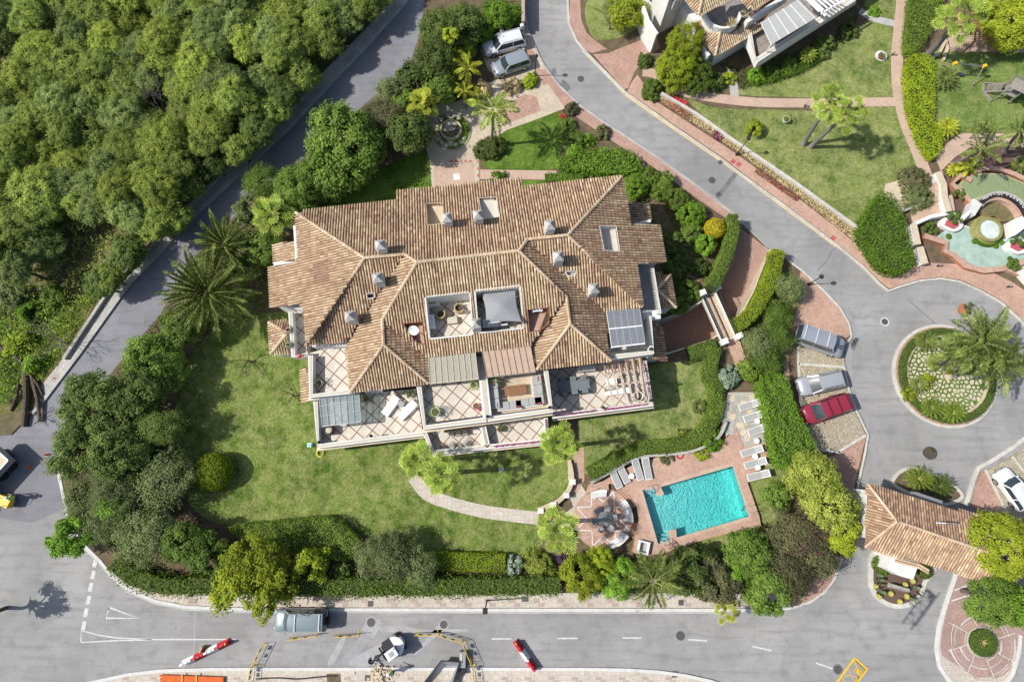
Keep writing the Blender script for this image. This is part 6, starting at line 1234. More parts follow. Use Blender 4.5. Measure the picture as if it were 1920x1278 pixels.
# terrace pots of the upper house
def pot(px, py, z, r, h, plant, label, m='terracotta', leaf='lf_lime', group=None, pr=None, cat='potted plant'):
    c = P(px, py, z + h); e = empty('plant_pot', (c.x, c.y, z), 0, label, cat, group)
    MB().lathe([(0, 0), (r * .68, 0), (r, h * .85), (r * 1.06, h), (r * .92, h), (r * .88, h * .88), (0, h * .88)], 16).build('pot', m, e, smooth=SA)
    MB().lathe([(r * .87, h * .885), (0, h * .9)], 14).build('soil', 'soil', e)
    pr = pr or r * 1.25
    if plant == 'ball':
        n = int(pr * pr * 1500); u = unit(n); o = link('foliage', leaf_mesh('foliage', u * pr * rng.uniform(.85, 1.05, n)[:, None] + np.array([0, 0, h + pr * .7]), u + rng.normal(size=(n, 3)) * .5, .09 * rng.uniform(.7, 1.3, n), .055 * np.ones(n), rng.random(n)), leaf, e)
        MB().tube([(0, 0, h * .8), (0, 0, h + pr * .5)], .03, 5).build('stem', 'bark', e)
    elif plant == 'grass':
        n = 70; u = unit(n); u[:, 2] = np.abs(u[:, 2]) + .4; o = link('foliage', leaf_mesh('foliage', u * pr * .5 + np.array([0, 0, h]), np.cross(u, rng.normal(size=(n, 3))), pr * rng.uniform(.8, 1.3, n), .06 * np.ones(n), rng.random(n), u), leaf, e)
    return e
pot(1370, 47, 4.0, .36, .75, 'grass', 'tall clay jar with dry grass on the upper round terrace', leaf='lf_straw', pr=.7); pot(1393, 26, 4.75, .3, .25, 'ball', 'planter with orange plants on the upper terrace wall', 'white', 'lf_lime', pr=.3); pot(1408, 28, 4.75, .3, .25, 'ball', 'planter with orange plants at the end of the upper terrace wall', 'white', 'lf_red', pr=.3)
pot(1475, 223, .15, .38, .45, 'ball', 'white pot with a lime ball shrub on the upper lawn', 'white', 'lf_hedge_yellow', pr=.45); pot(1653, 104, .15, .34, .4, 'ball', 'white and clay pot with a low plant beside the long path', 'terracotta', 'lf_hedge', pr=.34); p_ = P(1652, 105, .15); MB().lathe([(.62, -.02), (.62, .05), (.0, .05)], 20, p_).build('pot_base', 'white', label='round white base under the clay pot by the long path', cat='base')
# ---- gatehouse
gh = empty('gatehouse', P(1700, 1020, 0), 0, 'gatehouse with a long hipped tile roof spanning the entrance lanes', 'gatehouse')
g1, g2 = P(1681.5, 977, 5.3), P(1873, 1042, 5.3); gd = (g2 - g1); gd.z = 0; gd.normalize(); gn = Vector((-gd.y, gd.x, 0))
kN = Plane(P(1626.7, 906.8, 4.0), P(1875, 979, 4.0), P(1777, 1009.5, 5.3)); kS = Plane(P(1621.6, 1025, 4.0), P(1837, 1088, 4.0), P(1777, 1009.5, 5.3)); kW = Plane(P(1626.7, 906.8, 4.0), P(1621.6, 1025, 4.0), kN.at(1681.5, 977))
roof_slope(gh, kN, [(1626.7, 906.8), (1875, 979), (1874, 1042), (1681.5, 977)], gn, [], .2, 80); roof_slope(gh, kS, [(1621.6, 1025), (1681.5, 977), (1874, 1042), (1864, 1080), (1837, 1088)], -gn, [], .46, 81); roof_slope(gh, kW, [(1626.7, 906.8), (1681.5, 977), (1621.6, 1025)], -gd, [], .4, 82)
ridge(gh, [kN.at(1681.5, 977), kN.at(1874, 1042)], 8, .12); ridge(gh, [kN.at(1626.7, 906.8), kN.at(1681.5, 977)], 9, .12); ridge(gh, [kS.at(1621.6, 1025), kS.at(1681.5, 977)], 10, .12)
for px in ([(1628, 918), (1640, 922), (1636, 1010), (1624, 1008)], [(1652, 960), (1748, 990), (1736, 1052), (1650, 1030)], [(1842, 1000), (1866, 1006), (1856, 1072), (1836, 1066)]): MB().prism(PL(px, 3.8), 0, 3.8).build('pier', 'white', gh, world=True)
MB().prism(PL([(1672, 1040), (1724, 1054), (1712, 1086), (1690, 1080), (1664, 1066)], 2.6), 0, 2.6).build('porch', 'white', gh, world=True)
for a, b, sd in (((1678, 1046), (1722, 1058), 90), ((1720, 1056), (1740, 1068), 91)): ridge(gh, [P(a[0], a[1], 2.75), P(b[0], b[1], 2.75)], sd, .1); ridge(gh, [P(a[0] - 1, a[1] + 5, 2.7), P(b[0] - 1, b[1] + 5, 2.7)], sd + 4, .1)
A, B = P(1666, 1034, 2), P(1700, 1044, 2); window(gh, A, B, 1.0, 2.4, (-gn.x, -gn.y)); MB().box((*P(1735, 932, 3.2)[:2], 3.3), (2.4, .25, .8), math.atan2(gd.y, gd.x)).build('sign_panel', 'grey_metal', gh, world=True); an = P(1772, 980, 5.4); MB().tube([(an.x - .5, an.y, 5.0), (an.x, an.y, 5.5), (an.x + .9, an.y - .1, 5.55)], .05, 6).build('roof_lamp', 'grey_metal', gh, world=True)
# sign block and cacti in front
sb = MB(); A, B = P(1664, 1098, .14), P(1700, 1108, .14); d = (B - A).normalized(); n_ = Vector((-d.y, d.x, 0)); sb.add([A - n_ * .1, B - n_ * .1, B + n_ * .35, A + n_ * .35] + [v + Vector((0, 0, .75)) for v in (A + n_ * .05, B - d * .2 + n_ * .05, B - d * .2 + n_ * .3, A + n_ * .3)], [(3, 2, 1, 0), (4, 5, 6, 7), (0, 1, 5, 4), (1, 2, 6, 5), (2, 3, 7, 6), (3, 0, 4, 7)]); sb.build('stone_sign', 'stone', label='slanted stone block lying in the gatehouse cactus bed', cat='sign')
for x, y, lb in ((1642, 1099, 'golden barrel cactus at the left rim of the gatehouse bed'), (1670, 1112, 'golden barrel cactus below the stone block'), (1648, 1117, 'golden barrel cactus at the lower left of the gatehouse bed'), (1700, 1117, 'golden barrel cactus at the lower right of the gatehouse bed'), (1687, 1127, 'golden barrel cactus at the bottom of the gatehouse bed'), (1697, 1095, 'golden barrel cactus right of the stone block'), (1711, 1088, 'golden barrel cactus at the right rim of the gatehouse bed')):
    c = P(x, y, .3); e = empty('barrel_cactus', (c.x, c.y, .14), 0, lb, 'cactus'); rb = MB(); n = 24
    for j in range(n + 1): pass
    prof = [(0.02, 0), (.2, .06), (.27, .2), (.24, .34), (.12, .43), (0, .44)]; vs = []; fs = []
    for j in range(28):
        a = 2 * math.pi * j / 28; k = 1.0 if j % 2 else .86; vs += [(r * k * math.cos(a), r * k * math.sin(a), z) for r, z in prof]
    for j in range(28):
        for i in range(5): fs.append((j * 6 + i, ((j + 1) % 28) * 6 + i, ((j + 1) % 28) * 6 + i + 1, j * 6 + i + 1))
    MB().add(vs, fs).build('ribbed_body', mat('cactus_gold', (.42, .38, .08), (.30, .28, .05), 12, .8).name if 'cactus_gold' not in MATS else 'cactus_gold', e); MB().ball((0, 0, .44), (.08, .08, .03)).build('woolly_top', 'fabric_beige', e)
for x, y, lb in ((1648, 1084, 'prickly pear cactus left of the stone block'), (1650, 1092, 'second prickly pear cactus nearest the stone block'), (1716, 1103, 'prickly pear cactus leaning over the right kerb'), (1648, 1110, 'pale aloe cactus beside the lower left barrel'), (1708, 1124, 'pale aloe cactus at the bottom right of the bed')):
    c = P(x, y, .5); e = empty('prickly_pear', (c.x, c.y, .14), random.random() * 6, lb, 'cactus')
    for k in range(6):
        a = k * 2.1; r = .16 + .12 * (k % 3); z = .2 + .13 * k; vs = []; m = MB(); m.ball((0, 0, 0), (.17, .035, .2), 10, 6); R_ = Matrix.Translation((r * math.cos(a), r * math.sin(a), z)) @ Matrix.Rotation(a + 1, 4, 'Z') @ Matrix.Rotation(.5, 4, 'X'); m.v = [tuple(R_ @ Vector(v)) for v in m.v]; m.build('pad', 'cactus_pad' if 'cactus_pad' in MATS else mat('cactus_pad', (.12, .17, .08), (.08, .12, .05), 9, .8).name, e, smooth=True)
# ---- footbridge over the ramp
br = empty('footbridge', P(1345, 590, 0), 0, 'brick footbridge with railings crossing the garage ramp', 'bridge')
BA, BB = P(1328, 552, .3), P(1365, 634, .3); bd = (BB - BA).normalized(); bn = Vector((-bd.y, bd.x, 0))
def along(f, s, z): v = BA.lerp(BB, f) + bn * s; return Vector((v.x, v.y, z))
MB().beam(along(-.04, 0, .14), along(1.04, 0, .14), 1.6, .3).build('deck', 'paving_beige', br, world=True); MB().beam(along(0, .05, .31), along(1, .05, .31), .16, .04).build('drain_strip', 'wood', br, world=True)
for s in (-.72, .72):
    MB().beam(along(-.02, s, .4), along(1.02, s, .4), .14, .25).build('side_beam', 'white', br, world=True); MB().beam(along(-.02, s, 1.25), along(1.02, s, 1.25), .07, .05).build('top_rail', 'dark_metal', br, world=True); MB().beam(along(0, s, .6), along(1, s, .6), .04, .04).build('lower_rail', 'dark_metal', br, world=True)
    for k in range(16): MB().beam(along((k + .5) / 16, s, .5), along((k + .5) / 16, s, 1.25), .03).build('baluster', 'dark_metal', br, world=True)
    for f in (-.05, 1.05): c = along(f, s * 1.08, .65); MB().box((c.x, c.y, .72), (.5, .5, 1.3), math.atan2(bd.y, bd.x)).build('pier', 'white', br, world=True); MB().box((c.x, c.y, 1.42), (.6, .6, .12), math.atan2(bd.y, bd.x), taper=.8).build('pier_cap', 'white', br, world=True)
st = empty('garden_steps', P(1380, 660, 0)); tag(st, kind='structure')
for k in range(7): MB().prism(PL([(1362 + 2.6 * k, 638 + 7 * k), (1384 + 2.6 * k, 633 + 7 * k), (1386.4 + 2.6 * k, 640 + 7 * k), (1364.4 + 2.6 * k, 645 + 7 * k)], .2), 0, .34 - .018 * k).build('step', 'paving_terracotta', st, world=True)
# white swirl wall with caps along the patio, grey wall behind the loungers
w1 = empty('garden_wall', P(1050, 940, 0), 0, 'low curved white-capped wall between the lawn and the patio', 'wall'); ln = spline([(1068, 868), (1072, 895), (1066, 918), (1048, 938), (1028, 948), (1012, 955)], 4)
strip_mb(PL(ln, .7), .35, .1, .62).build('wall', 'stone', w1, world=True); strip_mb(PL(ln, .7), .42, .62, .70).build('coping', 'sandstone', w1, world=True)
for x, y in ((1074, 903), (1062, 928), (1038, 946), (1014, 957)): c = P(x, y, .8); MB().box((c.x, c.y, .5), (.5, .5, .8)).build('pier', 'white', w1, world=True)
ln = spline([(1108, 905), (1150, 882), (1195, 858), (1245, 852), (1300, 845), (1345, 822), (1362, 790)], 4); line('retaining_wall', ln, .25, .1, 1.0, 'stone', label='grey stone wall between the curved hedge and the loungers', cat='wall')
line('retaining_wall', [(1068, 862), (1069, 900)], .3, .1, .5, 'sandstone', label='short straight wall beside the garden stair path', cat='wall')
# ---- round fountain in the entrance court
rf_ = empty('round_fountain', P(846, 246, .15), 0, 'round stone fountain with a figure in the entrance court', 'fountain'); fc = P(846, 246, .15)
MB().lathe([(2.05, .0), (2.05, .06), (0, .06)], 40, fc).build('base_ring', 'lawn_lush', rf_, world=True)
MB().lathe([(1.12, .05), (1.12, .42), (.98, .42), (.94, .12), (0, .12)], 36, fc).build('basin', 'sandstone', rf_, world=True, smooth=SA); MB().lathe([(.95, .30), (0, .30)], 30, fc).build('water', 'water_fountain', rf_, world=True)
MB().lathe([(.3, .1), (.22, .5), (.12, .7), (.5, .85), (.55, .95), (.4, .93), (.1, .9), (.08, 1.2), (.2, 1.3), (.16, 1.5), (0, 1.6)], 16, fc).build('figure', 'stone', rf_, world=True, smooth=SA)
for k in range(9): a = k * .7; MB().ball((fc.x + .65 * math.cos(a), fc.y + .65 * math.sin(a), .32), (.18, .14, .1), 7, 4).build('rock', 'wet_rock', rf_, world=True)
reg = [fc + Vector((1.95 * math.cos(2 * math.pi * i / 30), 1.95 * math.sin(2 * math.pi * i / 30), 0)) for i in range(30)]
for cell in voronoi(reg, .52, 9, .05):
    mx, my = sum(c[0] for c in cell) / len(cell) - fc.x, sum(c[1] for c in cell) / len(cell) - fc.y
    if math.hypot(mx, my) < 1.32 or (-.5 < math.atan2(my, mx) < .9): continue
    MB().prism([Vector((*c, 0)) for c in cell], .18, .235).build('flagstone', 'flagstone', rf_, world=True)
line('kerb', circle_px(846, 246, 36, 35, 36), .12, .1, .23, 'stone', 0, True, kind='structure')
# ---- entrance fountain on the right
ef = empty('entrance_fountain', P(1855, 428, .15), 0, 'tiered entrance fountain with lettered black arc, white walls and foaming pool', 'fountain')
def ewall(px, w, z1, m, name, cap=None, z0=.1, curve=0):
    pts = spline(px, curve) if curve else px; o = strip_mb(PL(pts, z1), w, z0, z1).build(name, m, ef, world=True)
    if cap: strip_mb(PL(pts, z1 + .06), w * 1.1, z1, z1 + .07).build('coping', cap, o)
    return o
MB().prism(PL([(1800, 344), (1812, 332), (1840, 324), (1880, 326), (1925, 345), (1990, 390), (1990, 440), (1920, 400), (1890, 372), (1850, 368), (1822, 378)], .9), .1, .9).build('upper_pool', 'pebbles', ef, world=True); MB().prism(PL([(1802, 345), (1812, 334), (1840, 326), (1880, 328), (1925, 347), (1985, 390), (1920, 395), (1890, 368), (1850, 364), (1823, 374)], .96), .94, .96).build('water', 'water_fountain', ef, world=True)
ewall([(1822, 378), (1786, 344), (1802, 328), (1822, 338)], .42, 1.1, 'terracotta', 'rim', 'paving_terracotta'); ewall([(1826, 322), (1850, 315), (1880, 318), (1920, 334), (1990, 375)], .42, 1.1, 'terracotta', 'rim', 'paving_terracotta', curve=3)
sc = P(1880, 408, 1.7); AR = lambda r, a, z: Vector((sc.x + r * math.cos(math.radians(a)), sc.y + r * math.sin(math.radians(a)), z))
aa = [138 - 5 * i for i in range(28)]
def arc(r0, r1, z0, z1, a=aa): return MB().prism([AR(r0, t, 0) for t in a] + [AR(r1, t, 0) for t in a[::-1]], z0, z1)
arc(2.0, 2.45, .1, 1.35).build('arc_wall', 'paving_terracotta', ef, world=True); ab_ = arc(2.30, 2.62, .1, 1.75).build('sign_arc', 'sign_black', ef, world=True); arc(2.50, 2.72, .1, 1.85, aa[1:]).build('arc_back', 'stone', ef, world=True)
def letter(ch, a, size=.34):
    cu_ = bpy.data.curves.new('letter', 'FONT'); cu_.body = ch; cu_.size = size; cu_.extrude = .015; cu_.align_x = 'CENTER'; o_ = bpy.data.objects.new('letter_outline', cu_); me = bpy.data.meshes.new_from_object(o_); bpy.data.objects.remove(o_); me.materials.clear(); o = link('letter', me, 'white_paint', ab_)
    p = AR(2.34, a, 1.765); o.location = p; o.rotation_euler = (0, 0, math.radians(a - 90))
for i, ch in enumerate("DE"): letter(ch, 92 - i * 7)
for i, ch in enumerate("PARAISO"): letter(ch, 72 - i * 8.2 if i < 5 else 76 - i * 8.2)
strip_mb([AR(2.46, 128, 0), AR(2.42, 121, 0), AR(2.5, 114, 0)], .04, 1.7, 1.77).build('emblem', 'white_paint', ab_); MB().lathe([(.07, .0), (.07, .02), (0, .02)], 10, AR(2.48, 110, 1.75)).build('emblem', 'white_paint', ab_); strip_mb([AR(2.5, 104, 0), AR(2.42, 101, 0), AR(2.54, 97, 0)], .035, 1.7, 1.77).build('emblem', 'white_paint', ab_)
MB().prism([AR(2.0, t, 0) for t in aa] + [AR(.6, t, 0) for t in aa[::-1]], .1, .7).build('cascade_floor', 'wet_rock', ef, world=True); MB().prism([AR(1.98, t, 0) for t in aa] + [AR(.6, t, 0) for t in aa[::-1]], .76, .78).build('water', 'water_fountain', ef, world=True)
bc = P(1856, 430, .9); MB().lathe([(1.62, .05), (1.62, .5), (1.30, .55), (1.28, .95), (1.02, .98), (.98, .6), (0, .6)], 40, (bc.x, bc.y, 0)).build('bowl', 'wet_algae', ef, world=True, smooth=SA); MB().lathe([(1.0, .82), (0, .84)], 30, (bc.x, bc.y, 0)).build('water', 'foam', ef, world=True); MB().lathe([(1.7, .3), (1.62, .52), (1.4, .56), (1.66, .3)], 36, (bc.x, bc.y, 0), math.radians(-150), math.radians(60)).build('algae_fringe', 'lf_bright', ef, world=True)
MB().prism(PL(spline([(1760, 442), (1778, 452), (1776, 468), (1800, 480), (1830, 498), (1870, 503), (1905, 495), (1940, 470), (1935, 430), (1880, 450), (1840, 455), (1818, 425), (1790, 425)], 3, True), .32), .1, .32).build('lower_pool', 'foam', ef, world=True); MB().prism(PL(spline([(1761, 442), (1779, 452), (1777, 468), (1800, 479), (1830, 497), (1870, 502), (1905, 494), (1938, 470), (1933, 432), (1880, 452), (1840, 457), (1816, 427), (1790, 427)], 3, True), .4), .37, .39).build('water', 'water_fountain', ef, world=True)
for x, y, r in ((1780, 443, .32), (1868, 460, .35), (1828, 452, .3), (1880, 455, .3)): c = P(x, y, .4); MB().lathe([(r, 0), (r * .8, .06), (r * .4, .1), (0, .11)], 14, (c.x, c.y, .34)).build('moss_mound', 'lf_bright', ef, world=True)
ewall([(1734, 442), (1776, 455), (1773, 470), (1790, 478), (1812, 498), (1845, 507), (1882, 503)], .5, .62, 'terracotta', 'rim', 'paving_terracotta', curve=0); ewall([(1882, 503), (1920, 490), (1990, 460)], .5, .62, 'terracotta', 'rim', 'paving_terracotta')
ewall([(1759, 322), (1770, 345), (1772, 370), (1780, 396)], .55, 1.5, 'white', 'stair_wall', 'sandstone'); ewall([(1714, 420), (1722, 458)], .5, 1.3, 'white', 'stair_wall', 'sandstone'); ewall([(1726, 462), (1736, 494)], .5, 1.0, 'white', 'stair_wall', 'sandstone'); ewall([(1718, 418), (1745, 406), (1776, 400)], .35, 1.1, 'white', 'stair_wall')
for px, z in (([(1826, 372), (1842, 382), (1828, 404), (1822, 398), (1806, 414), (1800, 408), (1818, 392)], 1.5), ([(1808, 406), (1800, 416), (1780, 400), (1784, 396)], 1.0), ([(1900, 412), (1925, 402), (1925, 425), (1905, 440)], 1.4), ([(1918, 505), (1960, 470), (1990, 500), (1950, 540), (1925, 512)], 1.4)): MB().prism(PL(px, z), .1, z).build('white_wall', 'white', ef, world=True)
for px in ([(1764, 422), (1790, 434), (1806, 424), (1800, 412), (1770, 408)], [(1886, 464), (1910, 476), (1935, 466), (1930, 446), (1892, 452)]):
    o = MB().prism(PL(spline(px, 3, True), .75), .3, .75).build('white_planter', 'white', ef, world=True); MB().prism(PL(grow(px, .62), .88), .6, .88).build('red_box', 'red_wall', o)
MB().prism(PL([(1892, 492), (1918, 500), (1912, 516), (1884, 506)], .6), .1, .6).build('planter_box', 'paving_terracotta', ef, world=True)
es = empty('fountain_steps', P(1735, 405, 0)); tag(es, kind='structure')
for k in range(8): MB().prism(PL([(1708 + 8.5 * k, 394 - 3 * k), (1717 + 8.5 * k, 391 - 3 * k), (1722 + 8.5 * k, 414 - 2 * k), (1713 + 8.5 * k, 418 - 2 * k)], .3), .05, .2 + .12 * k).build('step', 'paving_salmon', es, world=True)
for k in range(6): MB().prism(PL([(1748 + 2 * k, 378 - 9 * k), (1768 - .5 * k, 378 - 9 * k), (1766 - .5 * k, 369 - 9 * k), (1746 + 2 * k, 369 - 9 * k)], .9), .05, 1.06 + .03 * k).build('step', 'paving_salmon', es, world=True)
MB().prism(PL([(1775, 330), (1790, 345), (1820, 378), (1826, 385), (1806, 408), (1782, 396), (1776, 368)], .5), .05, .5).build('planting_bed', 'mulch', kind='structure')
line('low_wall', [(1690, 396), (1730, 382), (1745, 376)], .25, .1, .7, 'stone', label='grey wall beside the fountain stairway', cat='wall')
def cluster(px, py, z, n, r, label, leaf='lf_bright'):
    c = P(px, py, z + .3); e = empty('topiary_plant', (c.x, c.y, z), 0, label, 'topiary')
    for k in range(n):
        a = k * 2.4; d = 0 if k == 0 and n < 3 else r * 1.15 * math.sqrt((k + .4) / n) * 1.25; rr = r * random.uniform(.42, .62); zz = random.uniform(.35, .7); q = (d * math.cos(a), d * math.sin(a), zz)
        m = int(rr * rr * 2400); u = unit(m); C = u * rr * rng.uniform(.9, 1.05, m)[:, None]; C[:, 2] *= .7; link('clipped_pad', leaf_mesh('clipped_pad', C + np.array(q), u + rng.normal(size=(m, 3)) * .35, .07 * np.ones(m), .045 * np.ones(m), rng.random(m)), leaf, e); MB().ball(q, (rr * .9, rr * .9, rr * .62), 10, 6).build('pad_core', 'core', e); MB().tube([(0, 0, 0), (q[0] * .5, q[1] * .5, zz * .6), q], .035, 5).build('stem', 'bark', e)
for a in ((1787, 408, .8, 6, .5, 'cloud-pruned plant in the left white fountain planter'), (1742, 428, .15, 6, .5, 'cloud-pruned plant in the bed left of the fountain pool'), (1797, 366, .5, 5, .5, 'cloud-pruned plant in the mulch bed above the fountain'), (1908, 452, .8, 6, .5, 'cloud-pruned plant in the right white fountain planter'), (1898, 497, .55, 7, .5, 'cloud-pruned plant in the terracotta box by the fountain'), (1812, 577, .35, 4, .35, 'cloud-pruned plant in the clay bowl above the roundabout'), (1747, 846, .35, 2, .22, 'small plant in the clay bowl below the roundabout')): cluster(*a)
for x, y, lb in ((1808, 580, 'round clay bowl planter above the roundabout'), (1743, 849, 'round clay bowl planter below the roundabout')): c = P(x, y, .4); MB().lathe([(0, 0), (.4, 0), (.6, .42), (.53, .42), (.5, .36), (0, .36)], 20, (c.x, c.y, 0)).build('bowl_planter', 'wicker_dark' if 'below' in lb else 'terracotta', label=lb, cat='planter')
MB().box((*P(1781, 703, .5)[:2], .5), (.85, .7, .5), .4).build('stone_box', 'sandstone', label='square sandstone box at the foot of the roundabout palms', cat='planter')
# ---- lamps
def lamp(px, py, label, h=3.3, arm=0):
    b = P(px, py, .13); e = empty('street_lamp', b, 0, label, 'street lamp', 'black garden street lamps')
    MB().lathe([(.0, 0), (.16, 0), (.16, .1), (.09, .5), (.05, .6), (.04, h - .3), (.07, h - .25), (.05, h - .2)], 10).build('post', 'dark_metal', e, smooth=SA); MB().ball((0, 0, h), (.2, .2, .22), 12, 8).build('globe', 'glass_car', e, smooth=True); MB().lathe([(.23, h + .05), (.15, h + .2), (.0, h + .27)], 12).build('hood', 'dark_metal', e); return e
lamp(1003, 143, 'black globe lamp post beside the silver hatchback'); lamp(1381, 290, 'black globe lamp post on the upper pavement by the low wall'); lamp(1516, 533, 'black globe lamp post on the pavement above the grey van', 2.6)
b = P(913, 1125, .15); e = empty('street_lamp', b, 0, 'square-headed street lamp on the south pavement', 'street lamp'); MB().lathe([(0, 0), (.1, 0), (.07, .2), (.05, 3.6)], 8).build('post', 'dark_metal', e); MB().box((0, -.1, 3.7), (.42, .42, .22)).build('lamp_head', 'dark_metal', e)
def bollard(px, py, label): b = P(px, py, .15); e = empty('bollard_light', b, 0, label, 'light', 'bollard path lights'); MB().lathe([(0, 0), (.08, 0), (.07, .5), (.0, .5)], 8).build('post', 'dark_metal', e); MB().lathe([(.11, .5), (.11, .58), (0, .64)], 10).build('cap', 'grey_metal', e)
for x, y, lb in ((1672, 104, 'bollard light beside the long path near the clay pot'), (1508, 200, 'bollard light beside the cross path on the upper lawn'), (1757, 499, 'bollard light in front of the fountain'), (1888, 538, 'bollard light on the pavement right of the fountain')): bollard(x, y, lb)
# ================================================================== VEHICLES
def car_paint(name, c, metal=.4): return mat(name, c, tuple(x * .96 for x in c), 1, .28, metal=metal, spec=.5, coat=.8).name
for nm, c in (('paint_white', (.74, .74, .74)), ('paint_silver', (.44, .45, .465)), ('paint_silverblue', (.34, .38, .40)), ('paint_grey', (.36, .38, .41)), ('paint_red', (.30, .025, .05)), ('paint_teal', (.21, .265, .275))): car_paint(nm, c, .15 if nm in ('paint_white', 'paint_red') else .35)
mat('headlamp', (.7, .72, .75), None, 3, .1, coat=.8); mat('taillamp', (.35, .01, .015), None, 3, .2, coat=.6)
def car(px, py, ang, L, Wd, H, paint, label, hood=.27, rear=.02, rails=0, bars=0, zb=.92, rake=.13, rrake=.07, roof_m=None, spare=False, vents=False, zp=.15):
    c = P(px, py, zp + H * .55); e = empty('parked_car', (c.x, c.y, zp), math.radians(ang), label, 'car', 'parked cars'); w = Wd / 2
    st = [(-.5, .74, .62, zb * .78), (-.492, .86, .40, zb * .93), (-.45, .97, .25, zb), (-.3, 1, .22, zb), (0, 1, .22, zb), (.5 - hood, 1, .22, zb * .99), (.5 - hood * .55, .985, .22, zb * .94), (.5 - hood * .2, .94, .22, zb * .86), (.475, .86, .25, zb * .76), (.497, .74, .34, zb * .62), (.5, .62, .42, zb * .5)]
    vs = []; fs = []
    for (fx, fw, zlo, zt) in st:
        x, y = fx * L, w * fw; cr = .035 if fx < .5 - hood else .05
        sec = [(-y * .9, zlo), (-y, zlo + .12), (-y, zt * .6), (-y * .975, zt - .07), (-y * .88, zt), (-y * .4, zt + cr), (y * .4, zt + cr), (y * .88, zt), (y * .975, zt - .07), (y, zt * .6), (y, zlo + .12), (y * .9, zlo)]
        vs += [(x, a, b) for a, b in sec]
    n = 12
    for i in range(len(st) - 1):
        for j in range(n): fs.append((i * n + j, i * n + (j + 1) % n, (i + 1) * n + (j + 1) % n, (i + 1) * n + j))
    fs += [tuple(range(n))[::-1], tuple(range((len(st) - 1) * n, len(st) * n))]
    body = MB().add(vs, [f[::-1] for f in fs]).build('body', paint, e, smooth=math.radians(50))
    x0, x1 = (-.5 + rear + .01) * L, (.5 - hood) * L; r0, r1 = x0 + rrake * L, x1 - rake * L; yb, yr = w * .90, w * .74; zb_, zr = zb + .0, H - .06
    B = [Vector((x1, -yb, zb_)), Vector((x1, yb, zb_)), Vector((x0, yb, zb_)), Vector((x0, -yb, zb_))]; R = [Vector((r1, -yr, zr)), Vector((r1, yr, zr)), Vector((r0, yr, zr)), Vector((r0, -yr, zr))]
    B[0].x -= .0; fx = .07 * L
    def glass(nm, a, b, c_, d): MB().add([a, b, c_, d], [(0, 1, 2, 3)]).build(nm, 'glass_car', e)
    mid0, mid1 = Vector((x1 + fx * .35, 0, zb_ + .02)), Vector((r1 + fx * .3, 0, zr + .01))
    MB().add([B[0], mid0, B[1], R[1], mid1, R[0]], [(0, 1, 4, 5), (1, 2, 3, 4)]).build('windscreen', 'glass_car', e, smooth=True)
    m0, m1 = Vector((x0 - fx * .15, 0, zb_ + .02)), Vector((r0 - fx * .1, 0, zr)); MB().add([B[2], m0, B[3], R[3], m1, R[2]], [(0, 1, 4, 5), (1, 2, 3, 4)]).build('rear_window', 'glass_car', e, smooth=True)
    glass('side_window', B[1], B[2], R[2], R[1]); glass('side_window', B[3], B[0], R[0], R[3])
    for i, nm in ((0, 'pillar'), (1, 'pillar'), (2, 'pillar'), (3, 'pillar')): MB().beam(B[i], R[i], .10, .07).build(nm, paint, e)
    for sd in (-1, 1): q = (x0 + x1) * .5 - .05 * L; MB().beam(Vector((q, sd * yb * 1.0, zb_)), Vector((q - .02 * L, sd * yr * 1.01, zr)), .08, .04).build('door_pillar', paint, e); MB().beam(Vector((r1, sd * yr, zr)), Vector((r0, sd * yr, zr)), .09, .07).build('roof_edge', paint, e)
    rv = []; rf2 = []; nx_, ny_ = 7, 7
    for i in range(nx_):
        for j in range(ny_):
            a, b = i / (nx_ - 1), j / (ny_ - 1); u, v = 2 * a - 1, 2 * b - 1; k = 1 - .05 * abs(v) ** 4; rv.append((r0 + (r1 - r0) * a * 1.0 + (fx * .32 * (1 - v * v) * a) - (fx * .1 * (1 - v * v) * (1 - a)), yr * v * (1 - .03 * u * u), zr + .065 * (1 - abs(v) ** 3) * (1 - .6 * abs(u) ** 4) + .0))
    for i in range(nx_ - 1):
        for j in range(ny_ - 1): rf2.append((i * ny_ + j, (i + 1) * ny_ + j, (i + 1) * ny_ + j + 1, i * ny_ + j + 1))
    roof = MB().add(rv, rf2).build('roof', roof_m or paint, e, smooth=True)
    for sd in (-1, 1):
        if rails: MB().tube([(r0 + .1, sd * yr * .93, zr + .03), (r0 + .2, sd * yr * .93, zr + .12), (r1 - .2, sd * yr * .93, zr + .12), (r1 - .1, sd * yr * .93, zr + .03)], .025, 6).build('roof_rail', 'dark_metal' if rails == 2 else 'steel', e)
        MB().ball((x1 - .12, sd * (w + .09), zb + .02), (.07, .1, .07), 8, 5).build('mirror', paint, e, smooth=True); MB().ball((.462 * L, sd * w * .68, zb * .70), (.14, .17, .08), 8, 5).build('headlight', 'headlamp', e, smooth=True); MB().box((-.485 * L, sd * w * .76, zb * .86), (.08, .2, .25)).build('tail_light', 'taillamp', e)
        for fx_ in (.31, -.30):
            wh = MB().lathe([(.0, 0), (.20, 0), (.2, .02)], 16); wh = MB(); wh.lathe([(.33, -.1), (.33, .1), (.22, .11), (.22, -.11), (.33, -.1)], 18); wh.v = [(v[0] + fx_ * L, v[2] + sd * (w - .10), v[1] + .33) for v in wh.v]
            t = wh.build('wheel', 'rubber', e); rm = MB(); rm.lathe([(.22, .0), (.17, .02), (0, .03)], 12); rm.v = [(v[0] + fx_ * L, sd * (v[2] + .0) + sd * (w - .01), v[1] + .33) for v in rm.v]; rm.build('rim', 'steel', t)
